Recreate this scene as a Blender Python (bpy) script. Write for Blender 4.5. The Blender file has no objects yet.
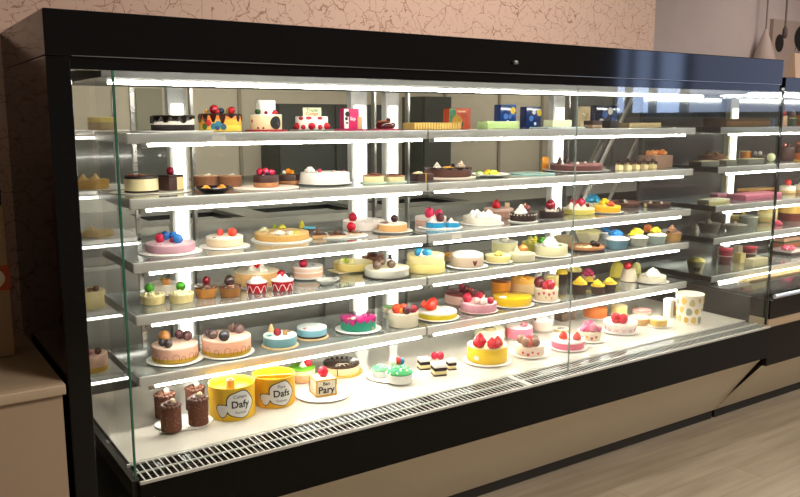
import bpy, math, random
from math import sin, cos, pi, radians
random.seed(7)
S = bpy.context.scene
C = S.collection
# ------------------------------------------------------------ camera
cd = bpy.data.cameras.new('camera'); cam = bpy.data.objects.new('camera', cd); C.objects.link(cam)
cam.location = (0, -2.2183, 1.6); cam.rotation_euler = (pi/2-.1613, 0, -.5908)
cd.sensor_width = 36; cd.lens = 799.3/800*36; cd.clip_start = .05; cd.clip_end = 60
S.camera = cam
# ------------------------------------------------------------ world and light
def lin(c): return c/12.92 if c <= .04045 else ((c+.055)/1.055)**2.4
def rgb(h): return tuple(lin(int(h[i:i+2], 16)/255) for i in (0, 2, 4))+(1,)
w = bpy.data.worlds.new('world'); S.world = w; w.use_nodes = True
w.node_tree.nodes['Background'].inputs[0].default_value = (1, .82, .68, 1)
w.node_tree.nodes['Background'].inputs[1].default_value = .16
S.view_settings.view_transform = 'Standard'; S.view_settings.look = 'None'
S.view_settings.exposure = .16; S.view_settings.gamma = 1; S.view_settings.use_curve_mapping = False
def area(name, loc, size, power, col, rot=(0, 0, 0), sy=None):
    l = bpy.data.lights.new(name, 'AREA'); l.energy = power; l.color = col
    l.shape = 'RECTANGLE'; l.size = size; l.size_y = sy or size
    o = bpy.data.objects.new(name, l); C.objects.link(o); o.location = loc; o.rotation_euler = rot
    return o
WARM = (1, .87, .75)
area('ceiling_light', (1.7, -1.9, 2.75), .7, 58, WARM)
area('ceiling_light', (2.2, -.15, 2.92), 1.8, 17, WARM, (radians(18), 0, 0), .12)
area('ceiling_light', (5.0, -2.2, 2.85), .7, 95, WARM)
area('ceiling_light', (5.4, .4, 2.85), .6, 9, (1, .82, .74))
area('kitchen_light', (1.6, 1.75, 2.5), 2.4, 26, (1, .93, .82), (0, 0, 0), .5)
area('kitchen_light', (4.6, 1.9, 2.5), 1.6, 18, (1, .93, .82), (0, 0, 0), .5)
TUBE = 50.0
# ------------------------------------------------------------ materials
MATS = {}
def nodes(name):
    m = bpy.data.materials.new(name); m.use_nodes = True
    nt = m.node_tree; return m, nt, nt.nodes['Principled BSDF']
def mat(spec):
    """'rrggbb' soft icing, ':s' baked crumb, ':g' glossy glaze, ':m' metal, ':p' paper, ':c' ceramic, ':b' black lacquer"""
    if spec in MATS: return MATS[spec]
    h, _, k = spec.partition(':')
    m, nt, b = nodes('surface_'+spec.replace(':', '_'))
    b.inputs['Base Color'].default_value = rgb(h)
    if k == 's':
        b.inputs['Roughness'].default_value = .85
        n = nt.nodes.new('ShaderNodeTexNoise'); n.inputs['Scale'].default_value = 260; n.inputs['Detail'].default_value = 3
        tc = nt.nodes.new('ShaderNodeTexCoord'); nt.links.new(tc.outputs['Object'], n.inputs['Vector'])
        mx = nt.nodes.new('ShaderNodeMix'); mx.data_type = 'RGBA'; mx.blend_type = 'MULTIPLY'
        mx.inputs[0].default_value = .5; mx.inputs[6].default_value = rgb(h)
        cr = nt.nodes.new('ShaderNodeValToRGB'); cr.color_ramp.elements[0].position = .3; cr.color_ramp.elements[0].color = (.45, .4, .35, 1); cr.color_ramp.elements[1].position = .6; cr.color_ramp.elements[1].color = (1, 1, 1, 1)
        nt.links.new(n.outputs['Fac'], cr.inputs[0]); nt.links.new(cr.outputs[0], mx.inputs[7]); nt.links.new(mx.outputs[2], b.inputs['Base Color'])
        bu = nt.nodes.new('ShaderNodeBump'); bu.inputs['Strength'].default_value = .5; bu.inputs['Distance'].default_value = .001
        nt.links.new(n.outputs['Fac'], bu.inputs['Height']); nt.links.new(bu.outputs[0], b.inputs['Normal'])
    elif k == 'g': b.inputs['Roughness'].default_value = .12; b.inputs['Coat Weight'].default_value = .4
    elif k == 'm': b.inputs['Metallic'].default_value = 1; b.inputs['Roughness'].default_value = .28
    elif k == 'p': b.inputs['Roughness'].default_value = .7
    elif k == 'c': b.inputs['Roughness'].default_value = .12
    elif k == 'k': b.inputs['Roughness'].default_value = .2; b.inputs['Specular IOR Level'].default_value = .15
    elif k == 'b': b.inputs['Roughness'].default_value = .07; b.inputs['Specular IOR Level'].default_value = .3
    elif k == 'f': b.inputs['Roughness'].default_value = .22; b.inputs['Subsurface Weight'].default_value = .1; b.inputs['Subsurface Scale'].default_value = .004
    else: b.inputs['Roughness'].default_value = .5
    MATS[spec] = m; return m
def emit(key, h, s):
    if key in MATS: return MATS[key]
    m, nt, b = nodes(key); b.inputs['Base Color'].default_value = rgb(h)
    b.inputs['Emission Color'].default_value = rgb(h); b.inputs['Emission Strength'].default_value = s
    MATS[key] = m; return m
def glass(key, tint, gl=1.0):
    m = bpy.data.materials.new(key); m.use_nodes = True; nt = m.node_tree; nt.nodes.clear()
    o = nt.nodes.new('ShaderNodeOutputMaterial'); mx = nt.nodes.new('ShaderNodeMixShader')
    t = nt.nodes.new('ShaderNodeBsdfTransparent'); t.inputs[0].default_value = tint
    g = nt.nodes.new('ShaderNodeBsdfGlossy'); g.inputs['Roughness'].default_value = .015
    f = nt.nodes.new('ShaderNodeFresnel'); f.inputs[0].default_value = 1.45
    mm = nt.nodes.new('ShaderNodeMath'); mm.operation = 'MULTIPLY'; mm.inputs[1].default_value = gl
    nt.links.new(f.outputs[0], mm.inputs[0]); nt.links.new(mm.outputs[0], mx.inputs[0])
    nt.links.new(t.outputs[0], mx.inputs[1]); nt.links.new(g.outputs[0], mx.inputs[2]); nt.links.new(mx.outputs[0], o.inputs[0])
    return m
GLASS = glass('clear_glass', (.97, .985, .975, 1), .15)
EDGE = glass('green_glass_edge', (.16, .42, .34, 1), .7)
def tex_mat(key, build):
    m, nt, b = nodes(key); build(nt, b, lambda a, c: nt.links.new(a, c), lambda t: nt.nodes.new(t)); return m
def wallpaper(nt, b, L, N):
    tc = N('ShaderNodeTexCoord'); mp = N('ShaderNodeMapping'); L(tc.outputs['Object'], mp.inputs[0]); mp.inputs['Scale'].default_value = (1, 1, 1)
    nz = N('ShaderNodeTexNoise'); nz.inputs['Scale'].default_value = 14; L(mp.outputs[0], nz.inputs['Vector'])
    ad = N('ShaderNodeMixRGB'); ad.blend_type = 'ADD'; ad.inputs[0].default_value = .055; L(mp.outputs[0], ad.inputs[1]); L(nz.outputs['Color'], ad.inputs[2])
    def lines(scale, lo, thr, seed):
        v = N('ShaderNodeTexVoronoi'); v.feature = 'DISTANCE_TO_EDGE'; v.inputs['Scale'].default_value = scale; L(ad.outputs[0], v.inputs['Vector'])
        c = N('ShaderNodeMath'); c.operation = 'LESS_THAN'; c.inputs[1].default_value = lo; L(v.outputs['Distance'], c.inputs[0])
        n2 = N('ShaderNodeTexNoise'); n2.inputs['Scale'].default_value = 26; m2 = N('ShaderNodeMapping'); m2.inputs['Location'].default_value = (seed, 3, 1); L(tc.outputs['Object'], m2.inputs[0]); L(m2.outputs[0], n2.inputs['Vector'])
        g = N('ShaderNodeMath'); g.operation = 'GREATER_THAN'; g.inputs[1].default_value = thr; L(n2.outputs['Fac'], g.inputs[0])
        k = N('ShaderNodeMath'); k.operation = 'MULTIPLY'; L(c.outputs[0], k.inputs[0]); L(g.outputs[0], k.inputs[1]); return k
    a = lines(13, .016, .44, 2); a2 = lines(21, .015, .5, 9)
    d = N('ShaderNodeTexVoronoi'); d.inputs['Scale'].default_value = 42; L(tc.outputs['Object'], d.inputs['Vector'])
    dm = N('ShaderNodeMath'); dm.operation = 'LESS_THAN'; dm.inputs[1].default_value = .12; L(d.outputs['Distance'], dm.inputs[0])
    s = N('ShaderNodeMath'); s.operation = 'MAXIMUM'; L(a.outputs[0], s.inputs[0]); L(a2.outputs[0], s.inputs[1])
    s2 = N('ShaderNodeMath'); s2.operation = 'MAXIMUM'; L(s.outputs[0], s2.inputs[0]); L(dm.outputs[0], s2.inputs[1])
    s3 = N('ShaderNodeMath'); s3.operation = 'MULTIPLY'; s3.inputs[1].default_value = .7; L(s2.outputs[0], s3.inputs[0])
    mx = N('ShaderNodeMix'); mx.data_type = 'RGBA'; mx.inputs[6].default_value = rgb('d4b8a8'); mx.inputs[7].default_value = rgb('8c5a44')
    L(s3.outputs[0], mx.inputs[0]); L(mx.outputs[2], b.inputs['Base Color']); b.inputs['Roughness'].default_value = .75
WALLPAPER = tex_mat('twig_wallpaper', wallpaper)
def flooring(nt, b, L, N):
    tc = N('ShaderNodeTexCoord'); br = N('ShaderNodeTexBrick'); L(tc.outputs['Object'], br.inputs['Vector'])
    br.inputs['Scale'].default_value = 1; br.inputs['Brick Width'].default_value = 1.3; br.inputs['Row Height'].default_value = .16
    br.inputs['Mortar Size'].default_value = .0015; br.inputs['Color1'].default_value = rgb('9a907e'); br.inputs['Color2'].default_value = rgb('a29886'); br.inputs['Mortar'].default_value = rgb('887868')
    mp = N('ShaderNodeMapping'); mp.inputs['Scale'].default_value = (.8, 9, 1); L(tc.outputs['Object'], mp.inputs[0])
    n = N('ShaderNodeTexNoise'); n.inputs['Scale'].default_value = 2; n.inputs['Detail'].default_value = 6; L(mp.outputs[0], n.inputs['Vector'])
    cr = N('ShaderNodeValToRGB'); cr.color_ramp.elements[0].position = .3; cr.color_ramp.elements[0].color = (.62, .6, .58, 1); cr.color_ramp.elements[1].position = .7; cr.color_ramp.elements[1].color = (1.0, 1, 1, 1); L(n.outputs['Fac'], cr.inputs[0])
    mx = N('ShaderNodeMix'); mx.data_type = 'RGBA'; mx.blend_type = 'MULTIPLY'; mx.inputs[0].default_value = .85; L(br.outputs['Color'], mx.inputs[6]); L(cr.outputs[0], mx.inputs[7])
    L(mx.outputs[2], b.inputs['Base Color']); b.inputs['Roughness'].default_value = .42
FLOOR = tex_mat('wood_look_floor', flooring)
def steel(base, rough, metal, streak=.12):
    def f(nt, b, L, N):
        tc = N('ShaderNodeTexCoord'); mp = N('ShaderNodeMapping'); mp.inputs['Scale'].default_value = (1, 60, 60); L(tc.outputs['Object'], mp.inputs[0])
        n = N('ShaderNodeTexNoise'); n.inputs['Scale'].default_value = 3; L(mp.outputs[0], n.inputs['Vector'])
        mr = N('ShaderNodeMapRange'); mr.inputs[3].default_value = max(.02, rough-streak); mr.inputs[4].default_value = rough+streak; L(n.outputs['Fac'], mr.inputs[0]); L(mr.outputs[0], b.inputs['Roughness'])
        b.inputs['Base Color'].default_value = rgb(base); b.inputs['Metallic'].default_value = metal
    return f
STEEL = tex_mat('brushed_steel', steel('b8b8b4', .3, .9))
SHELF = tex_mat('shelf_surface', steel('a4a8a4', .09, .55, .03))
LIP = tex_mat('shelf_lip_metal', steel('d2d2ce', .36, .2))
CHAMP = tex_mat('champagne_metal', steel('d6ccb6', .45, .15))
WORKTOP = tex_mat('kitchen_steel', steel('9a9a92', .35, .7))
def plaster(base, sc=8, amt=.12):
    def f(nt, b, L, N):
        tc = N('ShaderNodeTexCoord'); n = N('ShaderNodeTexNoise'); n.inputs['Scale'].default_value = sc; n.inputs['Detail'].default_value = 5; L(tc.outputs['Object'], n.inputs['Vector'])
        cr = N('ShaderNodeValToRGB'); c = rgb(base); cr.color_ramp.elements[0].color = tuple(x*(1-amt) for x in c[:3])+(1,); cr.color_ramp.elements[1].color = c; L(n.outputs['Fac'], cr.inputs[0]); L(cr.outputs[0], b.inputs['Base Color']); b.inputs['Roughness'].default_value = .7
    return f
WALL_GREY = tex_mat('mauve_plaster', plaster('c4b8b4'))
WALL_KIT = tex_mat('kitchen_wall', plaster('b8b09c'))
MARBLE = tex_mat('pale_deck', plaster('d2ccc0', 5, .08)); MARBLE.node_tree.nodes['Principled BSDF'].inputs['Roughness'].default_value = .14
BLACK = mat('0a0a0b:b')
# ------------------------------------------------------------ mesh helpers
class MB:
    def __init__(s): s.v = []; s.f = []
    def add(s, V, F):
        n = len(s.v); s.v += V; s.f += [tuple(i+n for i in f) for f in F]; return s
    def box(s, x0, x1, y0, y1, z0, z1):
        return s.add([(x, y, z) for z in (z0, z1) for x, y in ((x0, y0), (x1, y0), (x1, y1), (x0, y1))],
                     [(3, 2, 1, 0), (4, 5, 6, 7), (0, 1, 5, 4), (1, 2, 6, 5), (2, 3, 7, 6), (3, 0, 4, 7)])
    def rbox(s, w, d, z0, z1, r, cx=0, cy=0, n=3):
        r = min(r, w*.49, d*.49, (z1-z0)*.49)
        rings = []
        for k in range(n+1):
            a = pi/2*k/n; rings.append((r*(1-sin(a)), z0+r*(1-cos(a))))
        prof = [(o, z) for o, z in rings]+[(o, z0+z1-z) for o, z in reversed(rings)]
        V = []; m = 0
        for o, z in prof:
            ring = []
            for sx, sy, a0 in ((1, 1, 0), (-1, 1, 90), (-1, -1, 180), (1, -1, 270)):
                for j in range(n+1):
                    a = radians(a0+90*j/n); rr = max(r-o, 1e-5) if o < r else 1e-5
                    ring.append((cx+sx*(w/2-r)+rr*cos(a), cy+sy*(d/2-r)+rr*sin(a), z))
            m = len(ring); V += ring
        F = []
        for i in range(len(prof)-1):
            for j in range(m): F.append((i*m+j, i*m+(j+1) % m, (i+1)*m+(j+1) % m, (i+1)*m+j))
        F.append(tuple(range(m-1, -1, -1))); F.append(tuple((len(prof)-1)*m+j for j in range(m)))
        return s.add(V, F)
    def lathe(s, prof, seg=32, cx=0, cy=0, fn=None, caps=True):
        V = []
        for k, (r, z) in enumerate(prof):
            for j in range(seg):
                a = 2*pi*j/seg; rr = max(r, 1e-5); zz = z
                if fn: rr, zz = fn(rr, zz, a, k)
                V.append((cx+rr*cos(a), cy+rr*sin(a), zz))
        F = [(k*seg+j, k*seg+(j+1) % seg, (k+1)*seg+(j+1) % seg, (k+1)*seg+j) for k in range(len(prof)-1) for j in range(seg)]
        if caps: F.append(tuple(range(seg-1, -1, -1))); F.append(tuple((len(prof)-1)*seg+j for j in range(seg)))
        return s.add(V, F)
    def ball(s, r, c, seg=14, rings=8, sq=1, fn=None):
        prof = [(r*sin(pi*k/rings), -r*cos(pi*k/rings)*sq) for k in range(rings+1)]
        V = []
        for k, (rr, z) in enumerate(prof):
            for j in range(seg):
                a = 2*pi*j/seg; q = fn(a, k/rings) if fn else 1; R = max(rr, 1e-5)*q
                V.append((c[0]+R*cos(a), c[1]+R*sin(a), c[2]+z*q))
        F = [(k*seg+j, k*seg+(j+1) % seg, (k+1)*seg+(j+1) % seg, (k+1)*seg+j) for k in range(rings) for j in range(seg)]
        return s.add(V, F)
    def tube(s, pts, r, seg=8):
        V = []; n = len(pts)
        for i, p in enumerate(pts):
            a = pts[max(i-1, 0)]; b = pts[min(i+1, n-1)]
            d = [b[k]-a[k] for k in range(3)]; l = math.sqrt(sum(x*x for x in d)) or 1; d = [x/l for x in d]
            u = (0, 0, 1) if abs(d[2]) < .9 else (1, 0, 0)
            e = (d[1]*u[2]-d[2]*u[1], d[2]*u[0]-d[0]*u[2], d[0]*u[1]-d[1]*u[0]); l = math.sqrt(sum(x*x for x in e)); e = [x/l for x in e]
            g = (d[1]*e[2]-d[2]*e[1], d[2]*e[0]-d[0]*e[2], d[0]*e[1]-d[1]*e[0])
            for j in range(seg):
                t = 2*pi*j/seg; V.append(tuple(p[k]+r*(cos(t)*e[k]+sin(t)*g[k]) for k in range(3)))
        F = [(i*seg+j, i*seg+(j+1) % seg, (i+1)*seg+(j+1) % seg, (i+1)*seg+j) for i in range(n-1) for j in range(seg)]
        F += [tuple(range(seg-1, -1, -1)), tuple((n-1)*seg+j for j in range(seg))]
        return s.add(V, F)
    def prism_x(s, poly, x0, x1):
        n = len(poly)
        return s.add([(x, y, z) for x in (x0, x1) for y, z in poly],
                     [tuple(range(n-1, -1, -1)), tuple(range(n, 2*n))]+[(i, (i+1) % n, n+(i+1) % n, n+i) for i in range(n)])
def build(name, mb, m, parent=None, smooth=False, loc=None, bevel=0):
    me = bpy.data.meshes.new(name); me.from_pydata(mb.v, [], mb.f); me.validate(); me.update()
    import bmesh
    bm = bmesh.new(); bm.from_mesh(me); bmesh.ops.recalc_face_normals(bm, faces=bm.faces); bm.to_mesh(me); bm.free()
    if isinstance(m, str): m = mat(m)
    me.materials.append(m)
    if smooth:
        me.polygons.foreach_set('use_smooth', [True]*len(me.polygons))
        try: me.set_sharp_from_angle(angle=radians(42))
        except Exception: pass
    o = bpy.data.objects.new(name, me); C.objects.link(o)
    if parent: o.parent = parent
    if loc: o.location = loc
    if bevel:
        b = o.modifiers.new('bevel', 'BEVEL'); b.width = bevel; b.segments = 2; b.limit_method = 'ANGLE'
    return o
def tag(o, label, cat, group=None, kind=None):
    o['label'] = label; o['category'] = cat
    if group: o['group'] = group
    if kind: o['kind'] = kind
    return o
def empty(name, loc=(0, 0, 0), rz=0):
    o = bpy.data.objects.new(name, None); o.empty_display_size = .02; C.objects.link(o); o.location = loc; o.rotation_euler = (0, 0, rz); return o
def struct(name, mb, m, **k):
    o = build(name, mb, m, **k); o['kind'] = 'structure'; return o
def text_mesh(txt, size, bold=True):
    cu = bpy.data.curves.new('t', 'FONT'); cu.body = txt; cu.size = size; cu.align_x = 'CENTER'; cu.align_y = 'CENTER'; cu.resolution_u = 3
    if bold: cu.offset = size*.022
    ob = bpy.data.objects.new('t', cu); C.objects.link(ob); dg = bpy.context.evaluated_depsgraph_get(); dg.update()
    me = bpy.data.meshes.new_from_object(ob.evaluated_get(dg)); bpy.data.objects.remove(ob)
    V = [tuple(v.co) for v in me.vertices]; F = [tuple(p.vertices) for p in me.polygons]; bpy.data.meshes.remove(me)
    return V, F
def wrapped(V, r, u, z0):
    """flat print (x right, y up) laid onto an upright cylinder of radius r; local -Y faces forward"""
    return [(r*sin(radians(u)+p[0]/r), -r*cos(radians(u)+p[0]/r), z0+p[1]) for p in V]
def fan(w, h, n=24, rings=3, fn=None):
    V = [(0, 0)]; F = []
    for k in range(1, rings+1):
        for j in range(n):
            a = 2*pi*j/n; q = fn(a) if fn else 1
            V.append((w*cos(a)*k/rings*q, h*sin(a)*k/rings*q))
    for j in range(n): F.append((0, 1+j, 1+(j+1) % n))
    for k in range(1, rings):
        for j in range(n): a = 1+(k-1)*n; F.append((a+j, a+n+j, a+n+(j+1) % n, a+(j+1) % n))
    return V, F
def heart_fn(a):
    t = a-pi/2; t = (t+pi) % (2*pi)-pi
    return .55+.45*(1-abs(t)/pi)*0+(.35*math.exp(-((abs(t)-.7)/.45)**2))-(.25*math.exp(-(t/.28)**2))+(.35*math.exp(-((abs(t)-pi)/.35)**2))
# ------------------------------------------------------------ setting
Y0 = .70
o = struct('floor', MB().box(-3, 8, -5, 3, -.05, 0), FLOOR)
struct('wall_back', MB().box(-3, .464, Y0, Y0+.08, 0, 3).box(.464, 3.605, Y0, Y0+.08, 1.8745, 3), WALLPAPER)
struct('wall_upper', MB().box(3.606, 8, 1.3, 1.38, 1.80, 3).box(3.55, 3.605, Y0+.081, 1.38, 1.88, 3), WALL_GREY)
struct('wall_kitchen', MB().box(-3, 8, 2.6, 2.68, 0, 3), WALL_KIT)
struct('wall_left', MB().box(-3.08, -3, -5, 3, 0, 3), WALL_GREY)
struct('ceiling', MB().box(-3, 8, -5, 3, 3.0, 3.06), mat('d8d0c4'))
struct('wall_right', MB().box(8, 8.08, -5, -4.85, 0, 3).box(8, 8.08, -1.5, 3, 0, 3).box(8, 8.08, -4.85, -1.5, 0, 1.62).box(8, 8.08, -4.85, -1.5, 2.7, 3), WALL_GREY)
def window_or_wall_glow(n, y0, y1, st, bars, col):
    fr = MB().box(7.98, 8.06, y0, y0+.05, 1.62, 2.7).box(7.98, 8.06, y1-.05, y1, 1.62, 2.7).box(7.98, 8.06, y0, y1, 1.62, 1.67).box(7.98, 8.06, y0, y1, 2.65, 2.7)
    for b in bars: fr.box(7.98, 8.06, b-.045, b+.045, 1.62, 2.7)
    o = struct('window_%d' % n, fr, mat('24262c'))
    build('window_pane', MB().box(8.03, 8.04, y0+.05, y1-.05, 1.67, 2.65), emit('daylight_pane_%d' % n, col, st), o)
window_or_wall_glow(1, -4.85, -3.78, 8.5, (-4.60, -4.23), '93a6cc')
window_or_wall_glow(2, -3.78, -1.5, 3.8, (), '8c98b8')  # second pane is added, glowing in place of a lit wall mirrored in the header
# kitchen behind the open-backed case
k = empty('kitchen_counter', (2.0, 2.1, 0)); tag(k, 'long stainless kitchen counter with sunken basins seen behind the shelves', 'counter')
def rel(mb, o): mb.v = [(a-o[0], b-o[1], c-o[2]) for a, b, c in mb.v]; return mb
KO = (2.0, 2.1, 0)
top = MB()
xs = [-.6, 1.15, 1.62, 1.78, 2.35, 2.52, 3.1, 5.4]
for i in range(len(xs)-1):
    if i % 2 == 0: top.box(xs[i], xs[i+1], 1.5, 2.3, 1.06, 1.1)
    else: top.box(xs[i], xs[i+1], 1.5, 1.62, 1.06, 1.1); top.box(xs[i], xs[i+1], 2.06, 2.3, 1.06, 1.1)
build('worktop', rel(top, KO), WORKTOP, k)
for a, b_ in ((1.15, 1.62), (1.78, 2.35), (2.52, 3.1)):
    build('basin', rel(MB().box(a, b_, 1.61, 1.63, .9, 1.085).box(a, b_, 2.05, 2.07, .9, 1.085).box(a, a+.02, 1.63, 2.05, .9, 1.085).box(b_-.02, b_, 1.63, 2.05, .9, 1.085).box(a, b_, 1.61, 2.07, .88, .9), KO), mat('3c3c3a:m'), k)
build('cabinet_base', rel(MB().box(-.6, 5.4, 1.54, 2.3, 0, 1.06), KO), mat('8c8c86'), k)
for i in range(7):
    x = -.5+i*.84; d = build('cabinet_door', rel(MB().box(x, x+.8, 1.52, 1.54, .12, .98), KO), mat('a0a098'), k)
    build('handle', rel(MB().box(x+.1, x+.7, 1.495, 1.51, .92, .94), KO), STEEL, d)
build('splashback', rel(MB().box(-.6, 5.4, 2.26, 2.3, 1.1, 1.2), KO), WORKTOP, k)
def wall_cab(x0, x1, z0, z1, m, label, name='wall_cabinet', cat='cabinet'):
    o = empty(name, ((x0+x1)/2, 2.5, z0)); tag(o, label, cat)
    q = ((x0+x1)/2, 2.5, z0)
    build('body', rel(MB().box(x0, x1, 2.35, 2.599, z0, z1), q), m, o)
    n = max(1, round((x1-x0)/.5))
    for i in range(n):
        a = x0+(x1-x0)*i/n+.01; b = x0+(x1-x0)*(i+1)/n-.01
        build('door', rel(MB().box(a, b, 2.335, 2.35, z0+.01, z1-.01), q), m, o)
wall_cab(2.15, 2.95, 1.2, 1.69, mat('3c3e38'), 'dark grey kitchen wall cabinet behind the strawberry-ringed cake')
wall_cab(.95, 1.5, 1.24, 1.5, mat('4c4e48:g'), 'low dark kitchen cabinet behind the first cakes', 'oven', 'oven')
wall_cab(3.25, 3.5, .2, 1.75, mat('44463f'), 'narrow dark tall cabinet behind the loaf cake', 'tall_cabinet')
wall_cab(4.7, 7.5, .2, 1.9, mat('5c5e5a'), 'wide grey kitchen unit behind the step ladder', 'tall_cabinet')
tr = MB()
for x in (1.62, 2.0, 3.62, 4.15, 4.6): tr.box(x, x+.02, 2.585, 2.6, 1.1, 2.6)
tr.box(-1, 2.1, 2.585, 2.6, 1.22, 1.24)
struct('trim_1', tr, mat('8c8674'))
tag(build('picture_frame', MB().box(1.36, 1.5, 2.57, 2.6, 1.52, 1.76).box(1.345, 1.515, 2.575, 2.6, 1.505, 1.775), mat('84826f')), 'pale framed panel on the kitchen wall by the first upright', 'picture')
ld = empty('step_ladder', (3.0, 1.05, 0)); tag(ld, 'white metal step ladder leaning behind the second and third shelves', 'ladder')
for dx in (0, .225):
    build('rail', MB().tube([(-.25+dx, 0, .0), (.90+dx, 0, 1.77)], .011), 'e8e8e0', ld, True)
build('rear_leg', MB().tube([(-.26, .06, 0), (.86, .06, 1.72)], .022), 'a8a8a4:m', ld, True)
for i in range(6): build('tread', MB().box(-.12+i*.172, .12+i*.172, -.015, .05, .23+i*.262, .245+i*.262), 'b8b8b0', ld)
# rear rack seen through the left side glass
rk = empty('rear_rack', (.76, 1.09, 0)); tag(rk, 'narrow lit wire rack of cakes behind the left side glass', 'rack')
RZ = [1.555, 1.33, 1.14, .86, .60]
for z in RZ:
    p = build('shelf', MB().box(-.155, .13, -.14, .14, z-.016, z), LIP, rk)
    build('light_strip', MB().box(-.15, .12, -.145, -.138, z-.032, z-.022), emit('tube_soft', 'fffaf0', 2.5), p)
for x in (-.15, .125):
    for y in (-.132, .132): build('post', MB().box(x-.008, x+.008, y-.008, y+.008, 0, 1.72), STEEL, rk)
# ------------------------------------------------------------ display case
XL, XR = .575, 3.691
LV = [1.554, 1.344, 1.135, .960, .750]
GL = [0.0]*5
case = empty('display_case', (0, 0, 0)); tag(case, 'long black-framed glass cake display case filled with lit shelves', 'display case')
build('header', MB().box(.4069, 3.668, -.012, Y0-.002, 1.757, 1.873), BLACK, case, bevel=.003)
build('header_lip', MB().box(.468, 3.668, 0, .03, 1.7253, 1.7565), BLACK, case)
build('side_panel', MB().box(.4069, .4665, -.012, Y0-.002, .0, 1.7565), BLACK, case, bevel=.003)
build('header_trim', MB().box(.47, 3.66, -.0135, -.0125, 1.7575, 1.7595), mat('8c8c8c:m'), case)
build('lock', MB().rbox(.02, .012, 0, .014, .003), mat('9a9a96:m'), case, loc=(1.972, -.018, 1.79))
build('canopy', MB().box(XL+.01, XR-.01, .17, .85, 1.716, 1.75), mat('767674'), case)
build('light_strip', MB().tube([(XL+.05, .058, 1.742), (XR-.05, .058, 1.742)], .006), emit('front_tube', 'fffaf0', 20), case, True)  # added tube, hidden behind the header lip to brighten the cake fronts
build('light_strip', MB().tube([(XL+.08, .38, 1.7095), (XR-.08, .38, 1.7095)], .0045), emit('tube', 'fffaf0', TUBE), case, True)
build('fascia', MB().box(XL, 3.70, -.034, .0205, -0+.416, .5695), mat('080808:k'), case, bevel=.002)
body = MB().prism_x([(.012, .416), (.264, .06), (.264, 0), (.86, 0), (.86, .54), (.02, .54), (.02, .416)], XL+.004, XR)
build('base_body', body, mat('1a1816'), case)
build('kick_panel', MB().prism_x([(-.006, .4155), (.250, .0526), (.262, .0526), (.006, .4155)], XL+.01, XR+.002), CHAMP, case)
build('deck', MB().box(XL+.012, XR-.012, .115, .80, .545, .5796), MARBLE, case)
build('vent_channel', MB().box(XL+.012, XR-.012, .021, .102, .545, .574), mat('030303:k'), case)
g = MB()
for y0, y1 in ((-.034, -.026), (.036, .041), (.103, .113)): g.box(XL+.002, XR-.002, y0, y1, .570, .5785)
x = XL+.016
while x < XR-.02: g.box(x, x+.0042, -.026, .104, .5772, .5780); x += .0195
g.box(2.07, 2.095, -.03, .113, .572, .5787)
build('air_grille', g, mat('b0b0a8'), case)
build('rear_vent', MB().box(.9, XR-.012, .802, .83, .58, .66), mat('181818'), case)
bars = MB(); x = .91
while x < XR-.03: bars.box(x, x+.012, .797, .802, .60, .65); x += .03
build('rear_grille', bars, mat('c8c8c0:m'), case)
cb = MB(); x = 2.03
while x < 2.56: cb.box(x, x+.008, .7985, .803, 1.03, 1.052); x += .018
cb.box(2.02, 2.57, .7985, .803, 1.052, 1.06)
build('rear_comb', cb, mat('dcdcd8'), case)
build('rear_comb_back', MB().box(2.02, 2.57, .804, .815, 1.0, 1.06), mat('0c0c0c'), case)
build('deck_rail', MB().box(XL-.012, XL+.01, 0, .80, .52, .57), mat('4c4a46:m'), case)
for (a, b_, nm) in ((XL, 2.308, 'glass_pane'), (2.312, XR, 'glass_pane')):
    build(nm, MB().box(a, b_, -.004, .002, .579, 1.7253), GLASS, case)
build('glass_pane', MB().box(XL-.003, XL+.003, .0025, .80, .579, 1.7150), GLASS, case)
build('glass_pane', MB().box(XR-.003, XR+.003, .0025, .80, .579, 1.7150), GLASS, case)
build('glass_edge', MB().box(XL-.006, XL-.0005, -.0055, .0015, .579, 1.7253), mat('2c6a54:g'), case)
build('glass_edge', MB().box(XR+.0005, XR+.010, -.008, .002, .579, 1.7253), mat('101210:g'), case)
build('glass_joint', MB().box(2.3085, 2.3115, -.004, .002, .579, 1.7253), mat('7c8884:g'), case)
def shelf_row(parent, z, x0, x1, sx0, sx1, ups, lv):
    s = build('shelf', MB().box(x0, x1, .392, .78, z-.010, z), SHELF, parent)
    build('shelf_lip', MB().rbox(x1-x0, .014, z-.034, z, .003, (x0+x1)/2, .385), LIP, s, True)
    build('end_cap', MB().box(x0-.003, x0, .378, .78, z-.030, z), STEEL, s)
    build('end_cap', MB().box(x1, x1+.003, .378, .78, z-.030, z), STEEL, s)
    n = 1 if sx1-sx0 < 1.25 else 2
    w_ = (sx1-sx0)/n
    for i in range(n):
        build('light_strip', MB().tube([(sx0+w_*i+.012, .383, z-.039), (sx0+w_*(i+1)-.012, .383, z-.0385)], .0044), emit('tube', 'fffaf0', TUBE), s, True)
        build('lamp_holder', MB().box(sx0+w_*i-.010, sx0+w_*i+.008, .376, .391, z-.048, z-.035), STEEL, s)
    for u in ups:
        if x0 < u < x1: build('bracket', MB().prism_x([(.40, z-.012), (.40, z-.022), (.79, z-.045), (.79, z-.012)], u-.003, u+.003), STEEL, s)
UPS = [(1.01, .045), (1.815, .058), (1.987, .046), (3.02, .058)]
for i, z in enumerate(LV):
    lo = .04 if i else .055
    shelf_row(case, z, .702, 1.872, .702+lo, 1.86, [u for u, _ in UPS], i)
    shelf_row(case, z, 1.879, 3.566, 1.90, 3.50, [u for u, _ in UPS], i)
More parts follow.
